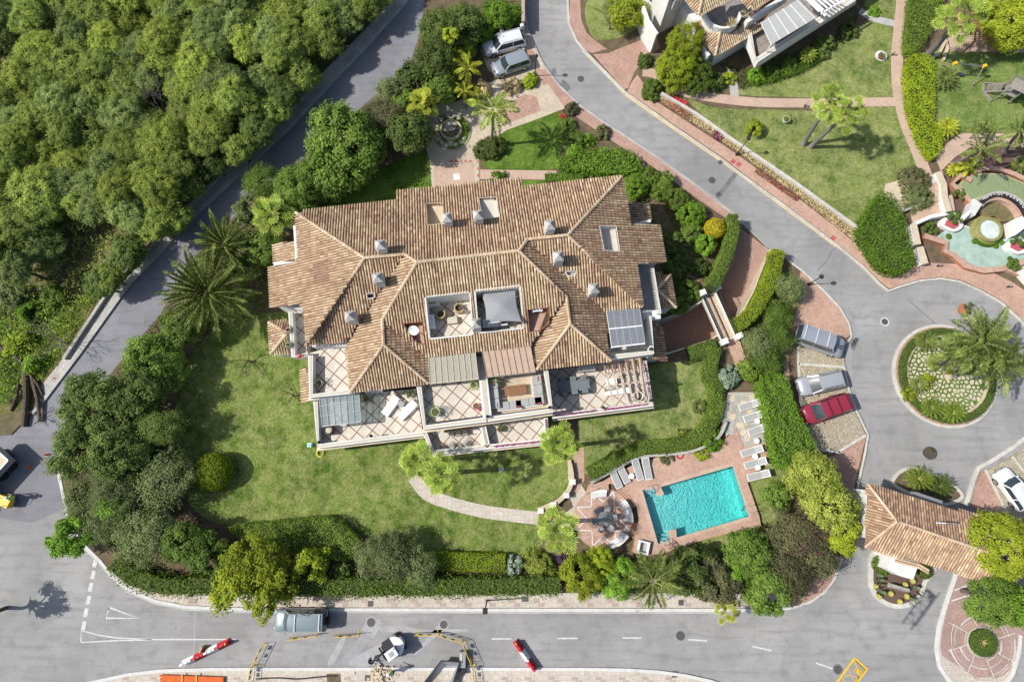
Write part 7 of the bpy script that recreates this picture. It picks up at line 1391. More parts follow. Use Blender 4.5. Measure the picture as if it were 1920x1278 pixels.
    for k in range(bars): f = (k + .6) / (bars + .4); MB().beam((r0 + (r1 - r0) * (.08 + .72 * k / max(1, bars - 1)), -yr, zr + .13), (r0 + (r1 - r0) * (.08 + .72 * k / max(1, bars - 1)), yr, zr + .13), .06, .05).build('roof_bar', 'dark_metal' if paint == 'paint_red' else 'paint_white', e)
    for sd in (-1, 1): MB().box((-.05 * L, sd * (w * .985), zb * .72), (.2, .03, .03)).build('door_handle', paint, e)
    if spare: t = MB(); t.lathe([(0, -.1), (.34, -.1), (.36, 0), (.34, .1), (0, .1)], 18); t.v = [(v[2] - .5 * L - .08, v[1], v[0] + .85) for v in t.v]; t.build('spare_wheel', 'rubber', e)
    if vents:
        for sd in (-1, 1): MB().box((.5 * L - hood * L * .55, sd * .12, zb * .96 + .035), (.5, .13, .03)).build('bonnet_vent', 'dark_metal', e)
    MB().box((.5 * L - .02, 0, .42), (.05, .5, .12)).build('number_plate', 'white_paint', e); return e
car(945, 79, 197, 4.6, 1.82, 1.55, 'paint_white', 'white estate car, upper of two parked at the entrance court', hood=.26, rails=1); car(958, 118, 201, 4.15, 1.75, 1.5, 'paint_silverblue', 'silver-blue hatchback, lower of two parked at the entrance court', hood=.27)
car(1540, 638, -20, 4.8, 1.92, 1.95, 'paint_grey', 'grey high-roofed van with pale roof bars in the parking bays', hood=.2, rear=.0, bars=3, zb=1.05, rake=.11, rrake=.03, vents=True); car(1540, 717, 192.5, 4.45, 1.82, 1.62, 'paint_silver', 'silver people carrier parked between the grey van and red van', hood=.24, rails=2, rake=.17, zb=.98); car(1549, 766, 199, 4.5, 1.85, 1.82, 'paint_red', 'dark red van with three black roof bars', hood=.22, rear=.0, bars=3, zb=1.02, rake=.15, rrake=.03)
car(562, 1163, 180, 4.75, 1.9, 1.85, 'paint_teal', 'grey-green off-roader parked on the south road under the yellow tree', hood=.22, rear=.0, rails=0, bars=2, zb=1.08, rake=.12, rrake=.03, spare=True, zp=.0); car(1902, 917, 119, 3.9, 1.7, 1.45, 'paint_white', 'white hatchback on cobbles at the right edge above the gatehouse', hood=.25, rails=0)
# tipper truck at the left edge
tk = empty('tipper_truck', P(-12, 893, 0), math.radians(52), 'dusty tipper truck body at the left edge of the junction', 'truck')
for d_, s_ in (((0, 0, 1.05), (5.6, 2.3, .12)), ((0, 1.15, 1.5), (5.6, .1, .85)), ((0, -1.15, 1.5), (5.6, .1, .85)), ((2.78, 0, 1.5), (.1, 2.3, .85)), ((-2.78, 0, 1.45), (.1, 2.3, .75))): MB().box(d_, s_).build('tipper_side' if s_[2] > .2 else 'tipper_floor', 'grey_metal' if s_[2] > .2 else 'sandstone', tk)
MB().box((-.3, 0, .7), (6.2, 1.0, .35)).build('chassis', 'dark_metal', tk); MB().box((-4.0, 0, 1.5), (1.7, 2.2, 1.9)).build('cab', 'paint_white', tk)
for x in (-3.8, .8, 1.9):
    for sd in (-1, 1): t = MB(); t.lathe([(0, -.15), (.42, -.15), (.45, 0), (.42, .15), (0, .15)], 16); t.v = [(v[0] + x, v[2] + sd * 1.0, v[1] + .45) for v in t.v]; t.build('wheel', 'rubber', tk)
pl_ = MB(); 
for k in range(40): a = random.uniform(-2.6, 1.2), random.uniform(-1, 1); pl_.box((a[0], a[1], 1.16), (random.uniform(.1, .4), random.uniform(.1, .3), .15), random.random() * 3)
pl_.build('rubble_load', 'stone', tk, kind='stuff')
def cone(px, py, lb): c = P(px, py, .2); e = empty('traffic_cone', (c.x, c.y, .006), 0, lb, 'cone', 'orange traffic cones'); MB().box((0, 0, .02), (.3, .3, .04)).build('foot', 'orange', e); MB().lathe([(.12, .03), (.03, .5), (0, .5)], 10).build('cone_body', 'orange', e)
cone(86, 852, 'orange traffic cone beside the tipper truck shadow'); cone(54, 875, 'orange traffic cone in the tipper truck shadow')
# people: one continuous skinned body with clothes over it
def skin_obj(name, pts, edges, m, parent, sub=2):
    me = bpy.data.meshes.new(name); me.from_pydata([p[0] for p in pts], edges, []); o = link(name, me, m, parent); md = o.modifiers.new('skin', 'SKIN')
    if not me.skin_vertices: me.skin_vertices.new()
    for i, p in enumerate(pts): me.skin_vertices[0].data[i].radius = (p[1], p[1] * p[2] if len(p) > 2 else p[1]); me.skin_vertices[0].data[i].use_root = i == 0
    s = o.modifiers.new('sub', 'SUBSURF'); s.levels = sub; s.render_levels = sub; return o
def person(px, py, z, ang, label, bend=.2, seated=False):
    c = P(px, py, z + (1.0 if seated else 1.5)); e = empty('person', (c.x, c.y, z), math.radians(ang), label, 'person'); b = bend
    hip = .55 if seated else .92; ch = (b * .45, 0, hip + .45); nk = (b * .62, 0, hip + .62); hd = (b * .75, 0, hip + .80)
    kn = (lambda s: (.42, s * .12, hip + .02)) if seated else (lambda s: (.04 + s * .06, s * .11, .48)); ft = (lambda s: (.45, s * .12, .1)) if seated else (lambda s: (-.02 + s * .1, s * .11, .06))
    P_ = [((0, 0, hip), .15, .8), (ch, .17, .7), (nk, .07), (hd, .095), ((hd[0] + .01, 0, hd[2] + .1), .085)]; E_ = [(0, 1), (1, 2), (2, 3), (3, 4)]
    for s in (-1, 1):
        k = len(P_); sh = (ch[0] + .02, s * .2, ch[2] + .08); el = (ch[0] + .14, s * .27, ch[2] - .2); wr = (ch[0] + .38, s * .2, ch[2] - .22); hdn = (wr[0] + .1, s * .18, wr[2] - .01)
        P_ += [(sh, .065), (el, .045), (wr, .032), (hdn, .036), ((0, s * .1, hip - .05), .09), (kn(s), .065), (ft(s), .04), ((ft(s)[0] + .16, s * .12, ft(s)[2] - .02), .04)]; E_ += [(1, k), (k, k + 1), (k + 1, k + 2), (k + 2, k + 3), (0, k + 4), (k + 4, k + 5), (k + 5, k + 6), (k + 6, k + 7)]
        for f in range(5): g = len(P_); P_ += [((hdn[0] + .03, hdn[1] + (f - 2) * .014, hdn[2]), .009), ((hdn[0] + .08 - .01 * abs(f - 2), hdn[1] + (f - 2) * .018, hdn[2] - .02), .008)]; E_ += [(k + 3, g), (g, g + 1)]
    skin_obj('body', P_, E_, 'skin', e, 1)
    v = [((0, 0, hip + .03), .17, .82), ((ch[0] * .5, 0, hip + .22), .175, .8), (ch, .19, .75), ((nk[0] * .95, 0, nk[2] - .04), .09)]; ve = [(0, 1), (1, 2), (2, 3)]
    for s in (-1, 1): k = len(v); v += [((ch[0] + .02, s * .2, ch[2] + .08), .08), ((ch[0] + .11, s * .25, ch[2] - .1), .06)]; ve += [(2, k), (k, k + 1)]
    skin_obj('jacket', v, ve, 'hivis', e, 1)
    t = [((0, 0, hip), .165, .85)]; te = []
    for s in (-1, 1): k = len(t); t += [((0, s * .1, hip - .06), .105), (kn(s), .08), ((ft(s)[0], ft(s)[1], ft(s)[2] + .06), .06)]; te += [(0, k), (k, k + 1), (k + 1, k + 2)]
    skin_obj('trousers', t, te, 'denim', e, 1)
    MB().lathe([(.155, .0), (.16, .02), (.12, .02), (.12, .05), (.1, .12), (.0, .15)], 14, (hd[0], 0, hd[2] + .06)).build('helmet', 'white_plastic', e, smooth=SA); return e
# roller with its driver
rl = empty('road_roller', P(14, 935, 0), math.radians(160), 'small yellow road roller with a driver at the left edge', 'road roller'); MB().box((-.5, 0, .75), (1.1, .9, .6)).build('engine_cover', 'yellow', rl); MB().box((.75, 0, .7), (.7, .8, .4)).build('front_frame', 'yellow', rl); MB().box((.1, 0, .5), (.6, .6, .3)).build('footwell', 'dark_metal', rl); MB().box((-.15, 0, .98), (.4, .45, .1)).build('seat', 'rubber', rl)
for x in (-.65, .95): t = MB(); t.lathe([(0, -.45), (.36, -.45), (.36, .45), (0, .45)], 20); t.v = [(v[0] + x, v[2], v[1] + .36) for v in t.v]; t.build('drum', 'grey_metal', rl)
MB().tube([(-.6, -.42, 1.0), (-.6, -.42, 1.9), (-.6, .42, 1.9), (-.6, .42, 1.0)], .03, 6).build('roll_bar', 'dark_metal', rl); MB().tube([(.3, 0, .6), (.2, 0, 1.15)], .03, 6).build('steering_column', 'dark_metal', rl)
person(20, 934, .45, 160, 'worker in a hi-vis jacket and white helmet driving the roller', .15, True)
person(733, 1266, .12, 140, 'worker in a hi-vis jacket and white helmet by the rubble heap', .35)
# mini excavator
ex = empty('excavator', P(740, 1208, 0), math.radians(215), 'small white-topped excavator standing on the south road', 'excavator'); ex.scale = (.8, .8, .8)
for sd in (-1, 1): t = MB(); t.tube([(-1.0, sd * .75, .28), (1.0, sd * .75, .28)], .28, 12); t.box((0, sd * .75, .28), (2.0, .38, .5)); t.build('track', 'rubber', ex)
MB().box((0, 0, .5), (1.4, 1.1, .25)).build('undercarriage', 'dark_metal', ex); MB().prism([Vector((-1.25 + .0, -.3, 0)), Vector((-1.15, -.7, 0)), Vector((-.7, -.98, 0)), Vector((.4, -1.0, 0)), Vector((.9, -.9, 0)), Vector((.9, .9, 0)), Vector((.4, 1.0, 0)), Vector((-.7, .98, 0)), Vector((-1.15, .7, 0)), Vector((-1.25, .3, 0))], .65, 1.25).build('engine_deck', 'dark_metal', ex)
MB().prism([Vector((-1.35 * math.cos(a) , 1.15 * math.sin(a), 0)) for a in [math.radians(-75 + 150 * i / 12) for i in range(13)]], .7, 1.55).build('counterweight', 'paint_white', ex); MB().box((.15, .3, 1.75), (1.25, .95, 1.25), taper=.86).build('cab_glass', 'glass_car', ex); MB().box((.1, .3, 2.42), (1.25, .98, .12)).build('cab_roof', 'paint_white', ex)
MB().box((.1, .3, 2.5), (.5, .5, .05)).build('roof_hatch', 'grey_metal', ex); MB().ball((-.4, .0, 2.52), .07, 8, 5).build('beacon', 'orange', ex)
for a, b, w_ in (((.8, -.2, 1.0), (1.9, -.2, 2.2), .2), ((1.9, -.2, 2.2), (2.7, -.2, 1.2), .16)): MB().beam(a, b, w_, w_ * 1.4).build('boom', 'dark_metal', ex)
MB().beam((1.1, -.2, 1.6), (1.8, -.2, 2.35), .07).build('hydraulic_ram', 'steel', ex); MB().lathe([(.0, -.3), (.35, -.3), (.4, 0), (.3, .3)], 10, (2.75, -.2, .8), -1.9, 1.9).build('bucket', 'grey_metal', ex); MB().box((1.5, 0, .35), (.1, 1.6, .35)).build('dozer_blade', 'dark_metal', ex)
rb = MB()
for k in range(160): a, r = random.random() * 6.28, abs(random.gauss(0, .5)); s = random.uniform(.08, .28); q = P(712, 1264, .3); rb.box((q.x + r * math.cos(a) * 1.3, q.y + r * math.sin(a), .12 + max(0, .45 - r * .5) * random.random()), (s, s * .8, s * .6), random.random() * 3)
rb.build('rubble_heap', 'sandstone', label='heap of broken kerb stone and earth beside the excavator', cat='rubble', kind='stuff')
# plastic road barriers
def barrier(a, b, cols, names):
    A, B = P(*a, .4), P(*b, .4); n = len(cols); d = (B - A) / n; an = math.atan2(d.y, d.x)
    for i, (cc, lb) in enumerate(zip(cols, names)):
        c = A + d * (i + .5); e = empty('road_barrier', (c.x, c.y, 0), an, lb, 'barrier', 'red and white water-filled barriers'); L = d.length * .97; m = 'red_plastic' if cc == 'r' else 'white_plastic'
        o = MB().add([(x, y * k, z) for x in (-L / 2, L / 2) for y, z, k in ((-.28, 0, 1), (-.28, .12, 1), (-.11, .3, 1), (-.08, .8, 1), (.08, .8, 1), (.11, .3, 1), (.28, .12, 1), (.28, 0, 1))], [tuple(range(8)), tuple(range(15, 7, -1))] + [(j, j + 8, (j + 1) % 8 + 8, (j + 1) % 8) for j in range(8)]).build('barrier_shell', m, e)
        for x in (-.25, .15): MB().box((x * L, 0, .83), (L * .16, .12, .06)).build('filler_lug', m, e)
        MB().box((L * .42, 0, .84), (.14, .1, .08)).build('lamp_socket', 'yellow' if i == n - 1 else m, e)
barrier((340, 1245), (428, 1203), 'wrwr', ['white barrier section at the lower left end of the longer row', 'red barrier section second from the lower left end', 'white barrier section third from the lower left end', 'red barrier section with yellow lamp at the upper right end'])
barrier((1003, 1256), (966, 1202), 'rwr', ['red barrier section at the lower end of the short row', 'white barrier section in the middle of the short row', 'red barrier section at the upper end of the short row'])
MB().box((*P(379, 1216, .3)[:2], .3), (.08, .55, .6), -.3).build('warning_board', 'yellow_old', label='small leaning board beside the longer barrier row', cat='board')
# orange pipes
for k in range(7): A, B = P(300 + 3 * (k % 3), 1266 + 2.2 * k, .3), P(420 - 2 * (k % 2), 1270 + 2.2 * k, .3); MB().tube([A, A.lerp(B, .5) , B], .09, 8).build('orange_pipe', 'orange', label=f'orange plastic pipe, {ORD[k]} from the road in the stack at the kerb', cat='pipe', group='orange pipes stacked at the kerb')
for x in (341, 368): MB().beam(P(x, 1263, .42), P(x + 1, 1284, .42), .1, .04).build('timber_batten', 'yellow_old', label='timber batten across the orange pipes, ' + ('left one' if x < 350 else 'right one'), cat='batten')
# yellow steel work fences
def fence(a, b, lb, z=.0, h=1.0):
    A, B = P(*a, .5), P(*b, .5); d = (B - A); L = d.length; e = empty('barrier_fence', ((A.x + B.x) / 2, (A.y + B.y) / 2, z), math.atan2(d.y, d.x), lb, 'fence', 'yellow steel work fences')
    MB().tube([(-L / 2, 0, .02), (-L / 2, 0, h), (L / 2, 0, h), (L / 2, 0, .02)], .03, 6).build('frame', 'yellow', e); MB().tube([(-L / 2, 0, .3), (L / 2, 0, .3)], .022, 6).build('lower_rail', 'yellow_old', e)
    for k in range(5): x = -L / 2 + L * (k + 1) / 6; MB().tube([(x, 0, .3), (x, 0, h)], .014, 5).build('bar', 'yellow_old', e)
    for s in (-1, 1): MB().beam((s * L * .42, -.28, .02), (s * L * .42, .28, .02), .06, .03).build('foot', 'yellow', e)
    t = MB(); t.lathe([(0, -.01), (.2, -.01), (.2, .01), (0, .01)], 14); t.v = [(v[0] - L * .25, v[2], v[1] + .68) for v in t.v]; t.build('sign_disc', 'dark_metal', e); MB().box((L * .12, 0, .66), (.3, .02, .3)).build('sign_plate', 'dark_metal', e)
for i, (a, b, z, lb) in enumerate((((541, 1197), (594, 1190), 0, 'yellow work fence below the parked off-roader'), ((628, 1192), (674, 1189), 0, 'yellow work fence crossing the grey tarmac repair'), ((778, 1188), (823, 1188), 0, 'yellow work fence right of the excavator'), ((823, 1189), (866, 1202), 0, 'yellow work fence slanting down from the one right of the excavator'), ((494, 1207), (474, 1248), 0, 'yellow work fence left of the tarmac repair'), ((473, 1250), (468, 1279), .0, 'yellow work fence standing at the kerb left of the repair'), ((868, 1204), (884, 1243), 0, 'yellow work fence beside the generator'), ((886, 1246), (889, 1280), .0, 'yellow work fence at the kerb right of the generator'))): fence(a, b, lb, z)
gn_ = empty('generator', P(868, 1232, 0), 0, 'small metal generator box on the south road', 'generator'); MB().box((0, 0, .4), (.55, 1.3, .6)).build('housing', 'grey_metal', gn_); MB().box((-.1, .1, .72), (.2, .9, .06)).build('lid', 'fabric_beige', gn_); MB().box((.0, -1.0, .35), (.5, .5, .55)).build('fuel_tank', 'dark_metal', gn_)
sk = MB(); Q = [P(827, 1238, .9), P(862, 1240, .9), P(845, 1292, .9), P(785, 1292, .9)]; Qb = [P(838, 1246, .1), P(856, 1247, .1), P(838, 1290, .1), P(800, 1290, .1)]
sk.add(Q + Qb, [(0, 4, 5, 1), (1, 5, 6, 2), (2, 6, 7, 3), (3, 7, 4, 0), (4, 7, 6, 5)]); sko = sk.build('skip', 'grey_metal', label='open grey steel skip at the kerb beside the generator', cat='skip'); so = sko.modifiers.new('thick', 'SOLIDIFY'); so.thickness = .05
for i in range(4): MB().beam(Q[i], Q[(i + 1) % 4], .09, .08).build('rim', 'dark_metal', sko)
MB().tube([P(x, y, .15) for x, y in spline([(480, 1272), (520, 1270), (560, 1272), (600, 1268), (632, 1266)], 4)], .06, 6).build('hose', 'dark_metal', label='dark hose lying along the south kerb', cat='hose'); MB().prism(PL([(612, 1262), (638, 1262), (640, 1284), (614, 1284)], .13), .05, .132).build('trench', 'soil', kind='structure')
# crane jib end above the road
jb = empty('crane_jib', P(1590, 1290, 17), 0, 'yellow lattice end of a crane jib over the road', 'crane'); J0, J1 = P(1612, 1243, 17), P(1545, 1335, 17); jd = (J1 - J0).normalized(); jn = Vector((-jd.y, jd.x, 0)) * .44
for s in (-1, 1): MB().beam(J0 + jn * s, J1 + jn * s, .085).build('chord', 'yellow', jb, world=True)
MB().beam(J0 + Vector((0, 0, .9)), J1 + Vector((0, 0, .9)), .07).build('chord', 'yellow', jb, world=True); MB().beam(J0 - jn, J0 + jn, .15).build('end_beam', 'yellow', jb, world=True)
for k in range(6):
    f0, f1 = k / 6, (k + 1) / 6; a, b = J0.lerp(J1, f0), J0.lerp(J1, f1)
    for s in (-1, 1): MB().beam(a + jn * s, b + Vector((0, 0, .9)), .05).build('lattice_bar', 'yellow_old', jb, world=True)
    MB().beam(a + jn * (1 if k % 2 else -1), b - jn * (1 if k % 2 else -1), .05).build('lattice_bar', 'yellow_old', jb, world=True)
q = J0.lerp(J1, .12); MB().box((q.x, q.y, 17.25), (.3, .22, .25), math.atan2(jd.y, jd.x)).build('pulley_block', 'yellow', jb, world=True)
# ================================================================== FURNITURE
def lounger_proto():
    e = empty('sun_lounger'); MB().beam((-.95, -.3, .28), (.95, -.3, .28), .06, .07).build('side_rail', 'white_plastic', e); MB().beam((-.95, .3, .28), (.95, .3, .28), .06, .07).build('side_rail', 'white_plastic', e); MB().beam((-.96, -.33, .28), (-.96, .33, .28), .06, .07).build('end_rail', 'white_plastic', e)
    MB().box((-.3, 0, .31), (1.25, .56, .03)).build('seat_mesh', 'fabric_grey', e); M_ = Matrix.Translation((.32, 0, .31)) @ Matrix.Rotation(-math.radians(24), 4, 'Y'); MB().box((.38, 0, 0), (.76, .58, .03), M=M_).build('backrest', 'fabric_grey', e); MB().box((.75, 0, .01), (.07, .64, .05), M=M_).build('back_frame', 'white_plastic', e)
    for sy in (-.3, .3): MB().box((.38, sy, .005), (.78, .05, .05), M=M_).build('back_frame', 'white_plastic', e)
    for x in (-.8, .7):
        for y in (-.3, .3): MB().beam((x, y, 0), (x, y, .28), .06).build('leg', 'white_plastic', e)
    return e
lp, lu = lounger_proto(), []
def place(proto, used, a, b, z, label, cat, group):
    o = copies(proto, used); A, B = P(*a, z + .3), P(*b, z + .3); c = (A + B) / 2; o.location = (c.x, c.y, z); o.rotation_euler = (0, 0, math.atan2(B.y - A.y, B.x - A.x)); return tag(o, label, cat, group)
POS4 = ['leftmost', 'second from the left', 'third from the left', 'rightmost']
for i, (a, b) in enumerate((((1159.6, 909), (1147.7, 882)), ((1174.5, 900), (1161, 872)), ((1200, 894), (1191, 866)), ((1216, 892.6), (1210, 864)))): place(lp, lu, a, b, DECK_Z, f'grey sun lounger below the curved hedge, {POS4[i]} of four', 'sun lounger', 'pool sun loungers')
POS6 = ['topmost', 'second from the top', 'third from the top', 'fourth from the top', 'fifth from the top', 'lowest']
for i, (a, b) in enumerate((((1387, 765), (1421, 754)), ((1396, 785.5), (1430, 775)), ((1405, 811), (1437.5, 800)), ((1391.5, 851), (1425, 840.5)), ((1398, 873), (1431.6, 863)), ((1404, 895.5), (1438, 886.6)))): place(lp, lu, a, b, DECK_Z + .012, f'grey sun lounger east of the pool, {POS6[i]} of six', 'sun lounger', 'pool sun loungers')
tp = empty('side_table'); MB().lathe([(0, .36), (.26, .36), (.27, .38), (.26, .4), (0, .4)], 14).build('top', 'white_plastic', tp)
for k in range(4): a = k * 1.57 + .78; MB().beam((.08 * math.cos(a), .08 * math.sin(a), .36), (.2 * math.cos(a), .2 * math.sin(a), 0), .035).build('leg', 'white_plastic', tp)
tu = []
for x, y, lb in ((1184, 892, 'white side table between the middle loungers below the hedge'), (1420, 789, 'white side table beside the second lounger from the top'), (1419, 826, 'white side table between the upper and lower lounger groups'), (1416, 855, 'white side table below the fourth lounger'), (1421, 876, 'white side table below the fifth lounger')): o = copies(tp, tu); c = P(x, y, DECK_Z + .4); o.location = (c.x, c.y, DECK_Z + .012); tag(o, lb, 'side table', 'white poolside tables')
for a0, a1, lb in ((82, 116, 'white curved bench at the top of the round patio'), (-6, 42, 'white curved bench on the pool side of the patio'), (-78, -34, 'white curved bench at the bottom of the round patio')):
    e = empty('curved_bench', pc + Vector((2.3 * math.cos(math.radians((a0 + a1) / 2)), 2.6 * math.sin(math.radians((a0 + a1) / 2)), 0)), 0, lb, 'bench', 'curved patio benches'); A = [math.radians(a0 + (a1 - a0) * i / 10) for i in range(11)]; k0 = 1.98
    def ar(r0, r1, z0, z1, nm, m='white'): MB().prism([pc + Vector((r0 * math.cos(a), r0 * math.sin(a), 0)) for a in A] + [pc + Vector((r1 * math.cos(a), r1 * math.sin(a), 0)) for a in A[::-1]], z0, z1).build(nm, m, e, world=True)
    ar(k0, k0 + .4, .1, .55, 'seat', 'kerb_white'); ar(k0 + .402, k0 + .66, .1, .98 if a0 < 50 else .64, 'backrest')
dt = empty('patio_table', P(1131, 971, .16), 0, 'round glass table in the middle of the star patio', 'table'); MB().lathe([(0, .72), (.62, .72), (.62, .74), (0, .74)], 28).build('glass_top', 'glass_pane', dt); MB().lathe([(.6, .70), (.65, .70), (.65, .75), (.62, .75)], 28).build('rim', 'grey_metal', dt); MB().lathe([(.25, 0), (.06, .1), (.05, .7), (.2, .71)], 12).build('pedestal', 'grey_metal', dt)
cp = empty('patio_chair'); MB().box((0, 0, .44), (.46, .46, .05)).build('seat', 'fabric_grey', cp); MB().box((-.24, 0, .7), (.05, .46, .5)).build('backrest', 'fabric_grey', cp)
for x in (-.2, .2):
    for y in (-.2, .2): MB().beam((x, y, 0), (x, y, .44), .04).build('leg', 'grey_metal', cp)
for y in (-.25, .25): MB().beam((-.22, y, .64), (.2, y, .64), .05, .03).build('armrest', 'grey_metal', cp)
cu2 = []; CN = ['right', 'upper right', 'upper left', 'left', 'lower left', 'lower right']
for k in range(6): a = math.radians(10 + 60 * k); o = copies(cp, cu2); o.location = pc + Vector((.95 * math.cos(a), .95 * math.sin(a), 0.012)); o.rotation_euler = (0, 0, a + math.pi); tag(o, f'grey patio chair on the {CN[k]} side of the round glass table', 'chair', 'patio chairs')
sx = P(1207, 1026, .9); e = empty('stone_tub', (sx.x, sx.y, .16), -.25, 'white square tub beside the pool steps', 'tub')
for d_, s_ in (((0, .5, .4), (1.0, .14, .8)), ((0, -.5, .4), (1.0, .14, .8)), ((.43, 0, .4), (.14, .86, .8)), ((-.43, 0, .4), (.14, .86, .8))): MB().box(d_, s_).build('tub_side', 'white', e)
MB().box((0, 0, .3), (.72, .86, .1)).build('tub_floor', 'fabric_grey', e)
fl_ = P(1275, 853, DECK_Z + .1); t = MB(); t.lathe([(.30, 0), (.36, .05), (.3, .1), (.24, .05), (.3, 0)], 18, (fl_.x, fl_.y, DECK_Z + .01)); t.build('pool_float', 'red_plastic', label='red ring float beside the grey garden wall', cat='float')
# ---- terrace furniture
def bx(name, px, py, z, dims, rz, m, label, cat, parts=None, cz=None):
    c = P(px, py, z + dims[2]); e = empty(name, (c.x, c.y, z), rz, label, cat)
    for nm, ctr, d_, mm in parts or (): bevel(MB().box(ctr, d_).build(nm, mm, e), .03)
    return e
def armchair(px, py, z, rz, label, m='wicker', s=1.0):
    c = P(px, py, z + .5); e = empty('armchair', (c.x, c.y, z), rz, label, 'armchair'); A = [math.radians(60 + 240 * i / 14) for i in range(15)]
    MB().prism([Vector((.44 * s * math.cos(a), .44 * s * math.sin(a), 0)) for a in A] + [Vector((.34 * s * math.cos(a), .34 * s * math.sin(a), 0)) for a in A[::-1]], .1, .8).build('wicker_back', m, e); MB().lathe([(.0, .05), (.36 * s, .05), (.38 * s, .4), (0, .42)], 16).build('seat_base', m, e); MB().lathe([(.3 * s, .41), (.28 * s, .5), (0, .52)], 14).build('cushion', 'wicker_dark' if m == 'wicker' else 'fabric_beige', e)
armchair(826, 589, zA + .012, 2.2, 'yellow wicker armchair at the left of the roof terrace'); armchair(861, 578, zA + .012, .6, 'yellow wicker armchair at the right of the roof terrace')
bx('ottoman', 848, 600, zA + .012, (.9, .6, .4), HA, None, 'beige ottoman in the middle of the roof terrace', 'ottoman', [('base', (0, 0, .17), (.9, .62, .3), 'wicker'), ('cushion', (0, 0, .37), (.88, .6, .12), 'fabric_beige')])
bx('barbecue', 810, 566, zA + .012, (1, .6, .9), HA, None, 'white barbecue counter in the corner of the roof terrace', 'barbecue', [('counter', (0, 0, .42), (1.1, .65, .84), 'white'), ('grill', (-.05, .02, .86), (.75, .4, .06), 'wicker')]); bx('cabinet', 809, 603, zA + .012, (.5, 1.1, .9), HA, None, 'white cabinet along the left wall of the roof terrace', 'cabinet', [('body', (0, 0, .45), (.5, 1.2, .9), 'white'), ('top', (0, 0, .92), (.54, 1.24, .05), 'white_paint')])
sh_ = empty('shade_sail', P(935, 576, zB), 0, 'grey fabric gazebo canopy over the right roof terrace', 'canopy'); cz = zB + 1.75; co4 = [P(902, 549, cz), P(966, 541, cz), P(978, 603, cz), P(911, 607, cz)]; ap = sum(co4, Vector()) / 4 + Vector((0, 0, .35)); G = []; F = []; nn = 8
for i in range(nn + 1):
    for j in range(nn + 1):
        a, b = i / nn, j / nn; p = co4[0].lerp(co4[1], a).lerp(co4[3].lerp(co4[2], a), b); k = max(abs(2 * a - 1), abs(2 * b - 1)); ed = .22 * (1 - (2 * a - 1) ** 2 if k == abs(2 * b - 1) else 1 - (2 * b - 1) ** 2) * k ** 3; p = p.lerp(ap, ed * .5); G.append((p.x, p.y, cz + .45 * (1 - k) ** 1.2))
for i in range(nn):
    for j in range(nn): F.append((i * 9 + j, (i + 1) * 9 + j, (i + 1) * 9 + j + 1, i * 9 + j + 1))
MB().add(G, F).build('canopy', 'tent', sh_, world=True, smooth=True)
for q in co4: MB().beam(q, Vector((q.x, q.y, zB)), .06).build('pole', 'grey_metal', sh_, world=True)
def sofa(px, py, z, L, rz, label, m='fabric_grey', cushions=3, cm='fabric_red', back=True):
    parts = [('base', (0, 0, .18), (L, .8, .34), 'white')] + [('seat_cushion', (-L / 2 + L * (k + .5) / cushions, .04, .42), (L / cushions - .03, .7, .16), m) for k in range(cushions)] + ([('back_cushion', (-L / 2 + L * (k + .5) / cushions, -.33, .6), (L / cushions - .04, .18, .4), m) for k in range(cushions)] if back else []) + [('throw_pillow', (L * .36, -.2, .62), (.4, .16, .3), cm)]
    return bx('sofa', px, py, z, (L, .8, .5), rz, None, label, 'sofa', parts)
sofa(928, 604, zB + .012, 2.2, HA, 'pale sofa with red cushions under the grey canopy', 'fabric_white'); pot(903, 560, zB, .25, .4, 'ball', 'green pot plant at the corner of the grey canopy', leaf='lf_green', pr=.5)
bx('air_conditioner', 1007, 580, 7.0, (.9, .35, .6), HA, None, 'white air-conditioning box in the small right roof recess', 'air conditioner', [('casing', (0, 0, .3), (.95, .36, .6), 'white_paint'), ('fan_grille', (0, -.19, .3), (.5, .02, .45), 'dark_metal')])
ds = empty('satellite_dish', (*P(778, 625, 7.0)[:2], 6.9), 0, 'white satellite dish in the small left roof recess', 'satellite dish'); MB().tube([(0, 0, 0), (0, 0, 1.1)], .04, 6).build('mast', 'white_paint', ds); t = MB(); t.lathe([(0, 0), (.25, .03), (.45, .12)], 18); R_ = Matrix.Translation((.05, .1, 1.15)) @ Matrix.Rotation(.6, 4, 'X'); t.v = [tuple(R_ @ Vector(v)) for v in t.v]; t.build('dish', 'white_paint', ds, smooth=True); MB().tube([(.05, -.1, 1.2), (.05, -.35, 1.6)], .015, 5).build('feed_arm', 'grey_metal', ds)
for x, y, r_, lb in ((733, 760, .95, 'white daybed on the west terrace, left one'), (764, 768, .8, 'white daybed on the west terrace, right one')): bx('daybed', x, y, LT + .012, (2.0, .75, .4), r_, None, lb, 'daybed', [('frame', (0, 0, .15), (2.05, .8, .2), 'white_paint'), ('mattress', (0, 0, .32), (2.0, .75, .16), 'fabric_white'), ('pillow', (.8, 0, .43), (.35, .6, .12), 'fabric_white')])
bx('side_table', 752, 757, LT + .012, (.5, .5, .4), .9, None, 'grey side table between the two daybeds', 'side table', [('top', (0, 0, .4), (.5, .5, .05), 'fabric_grey'), ('base', (0, 0, .2), (.3, .3, .38), 'fabric_grey')])
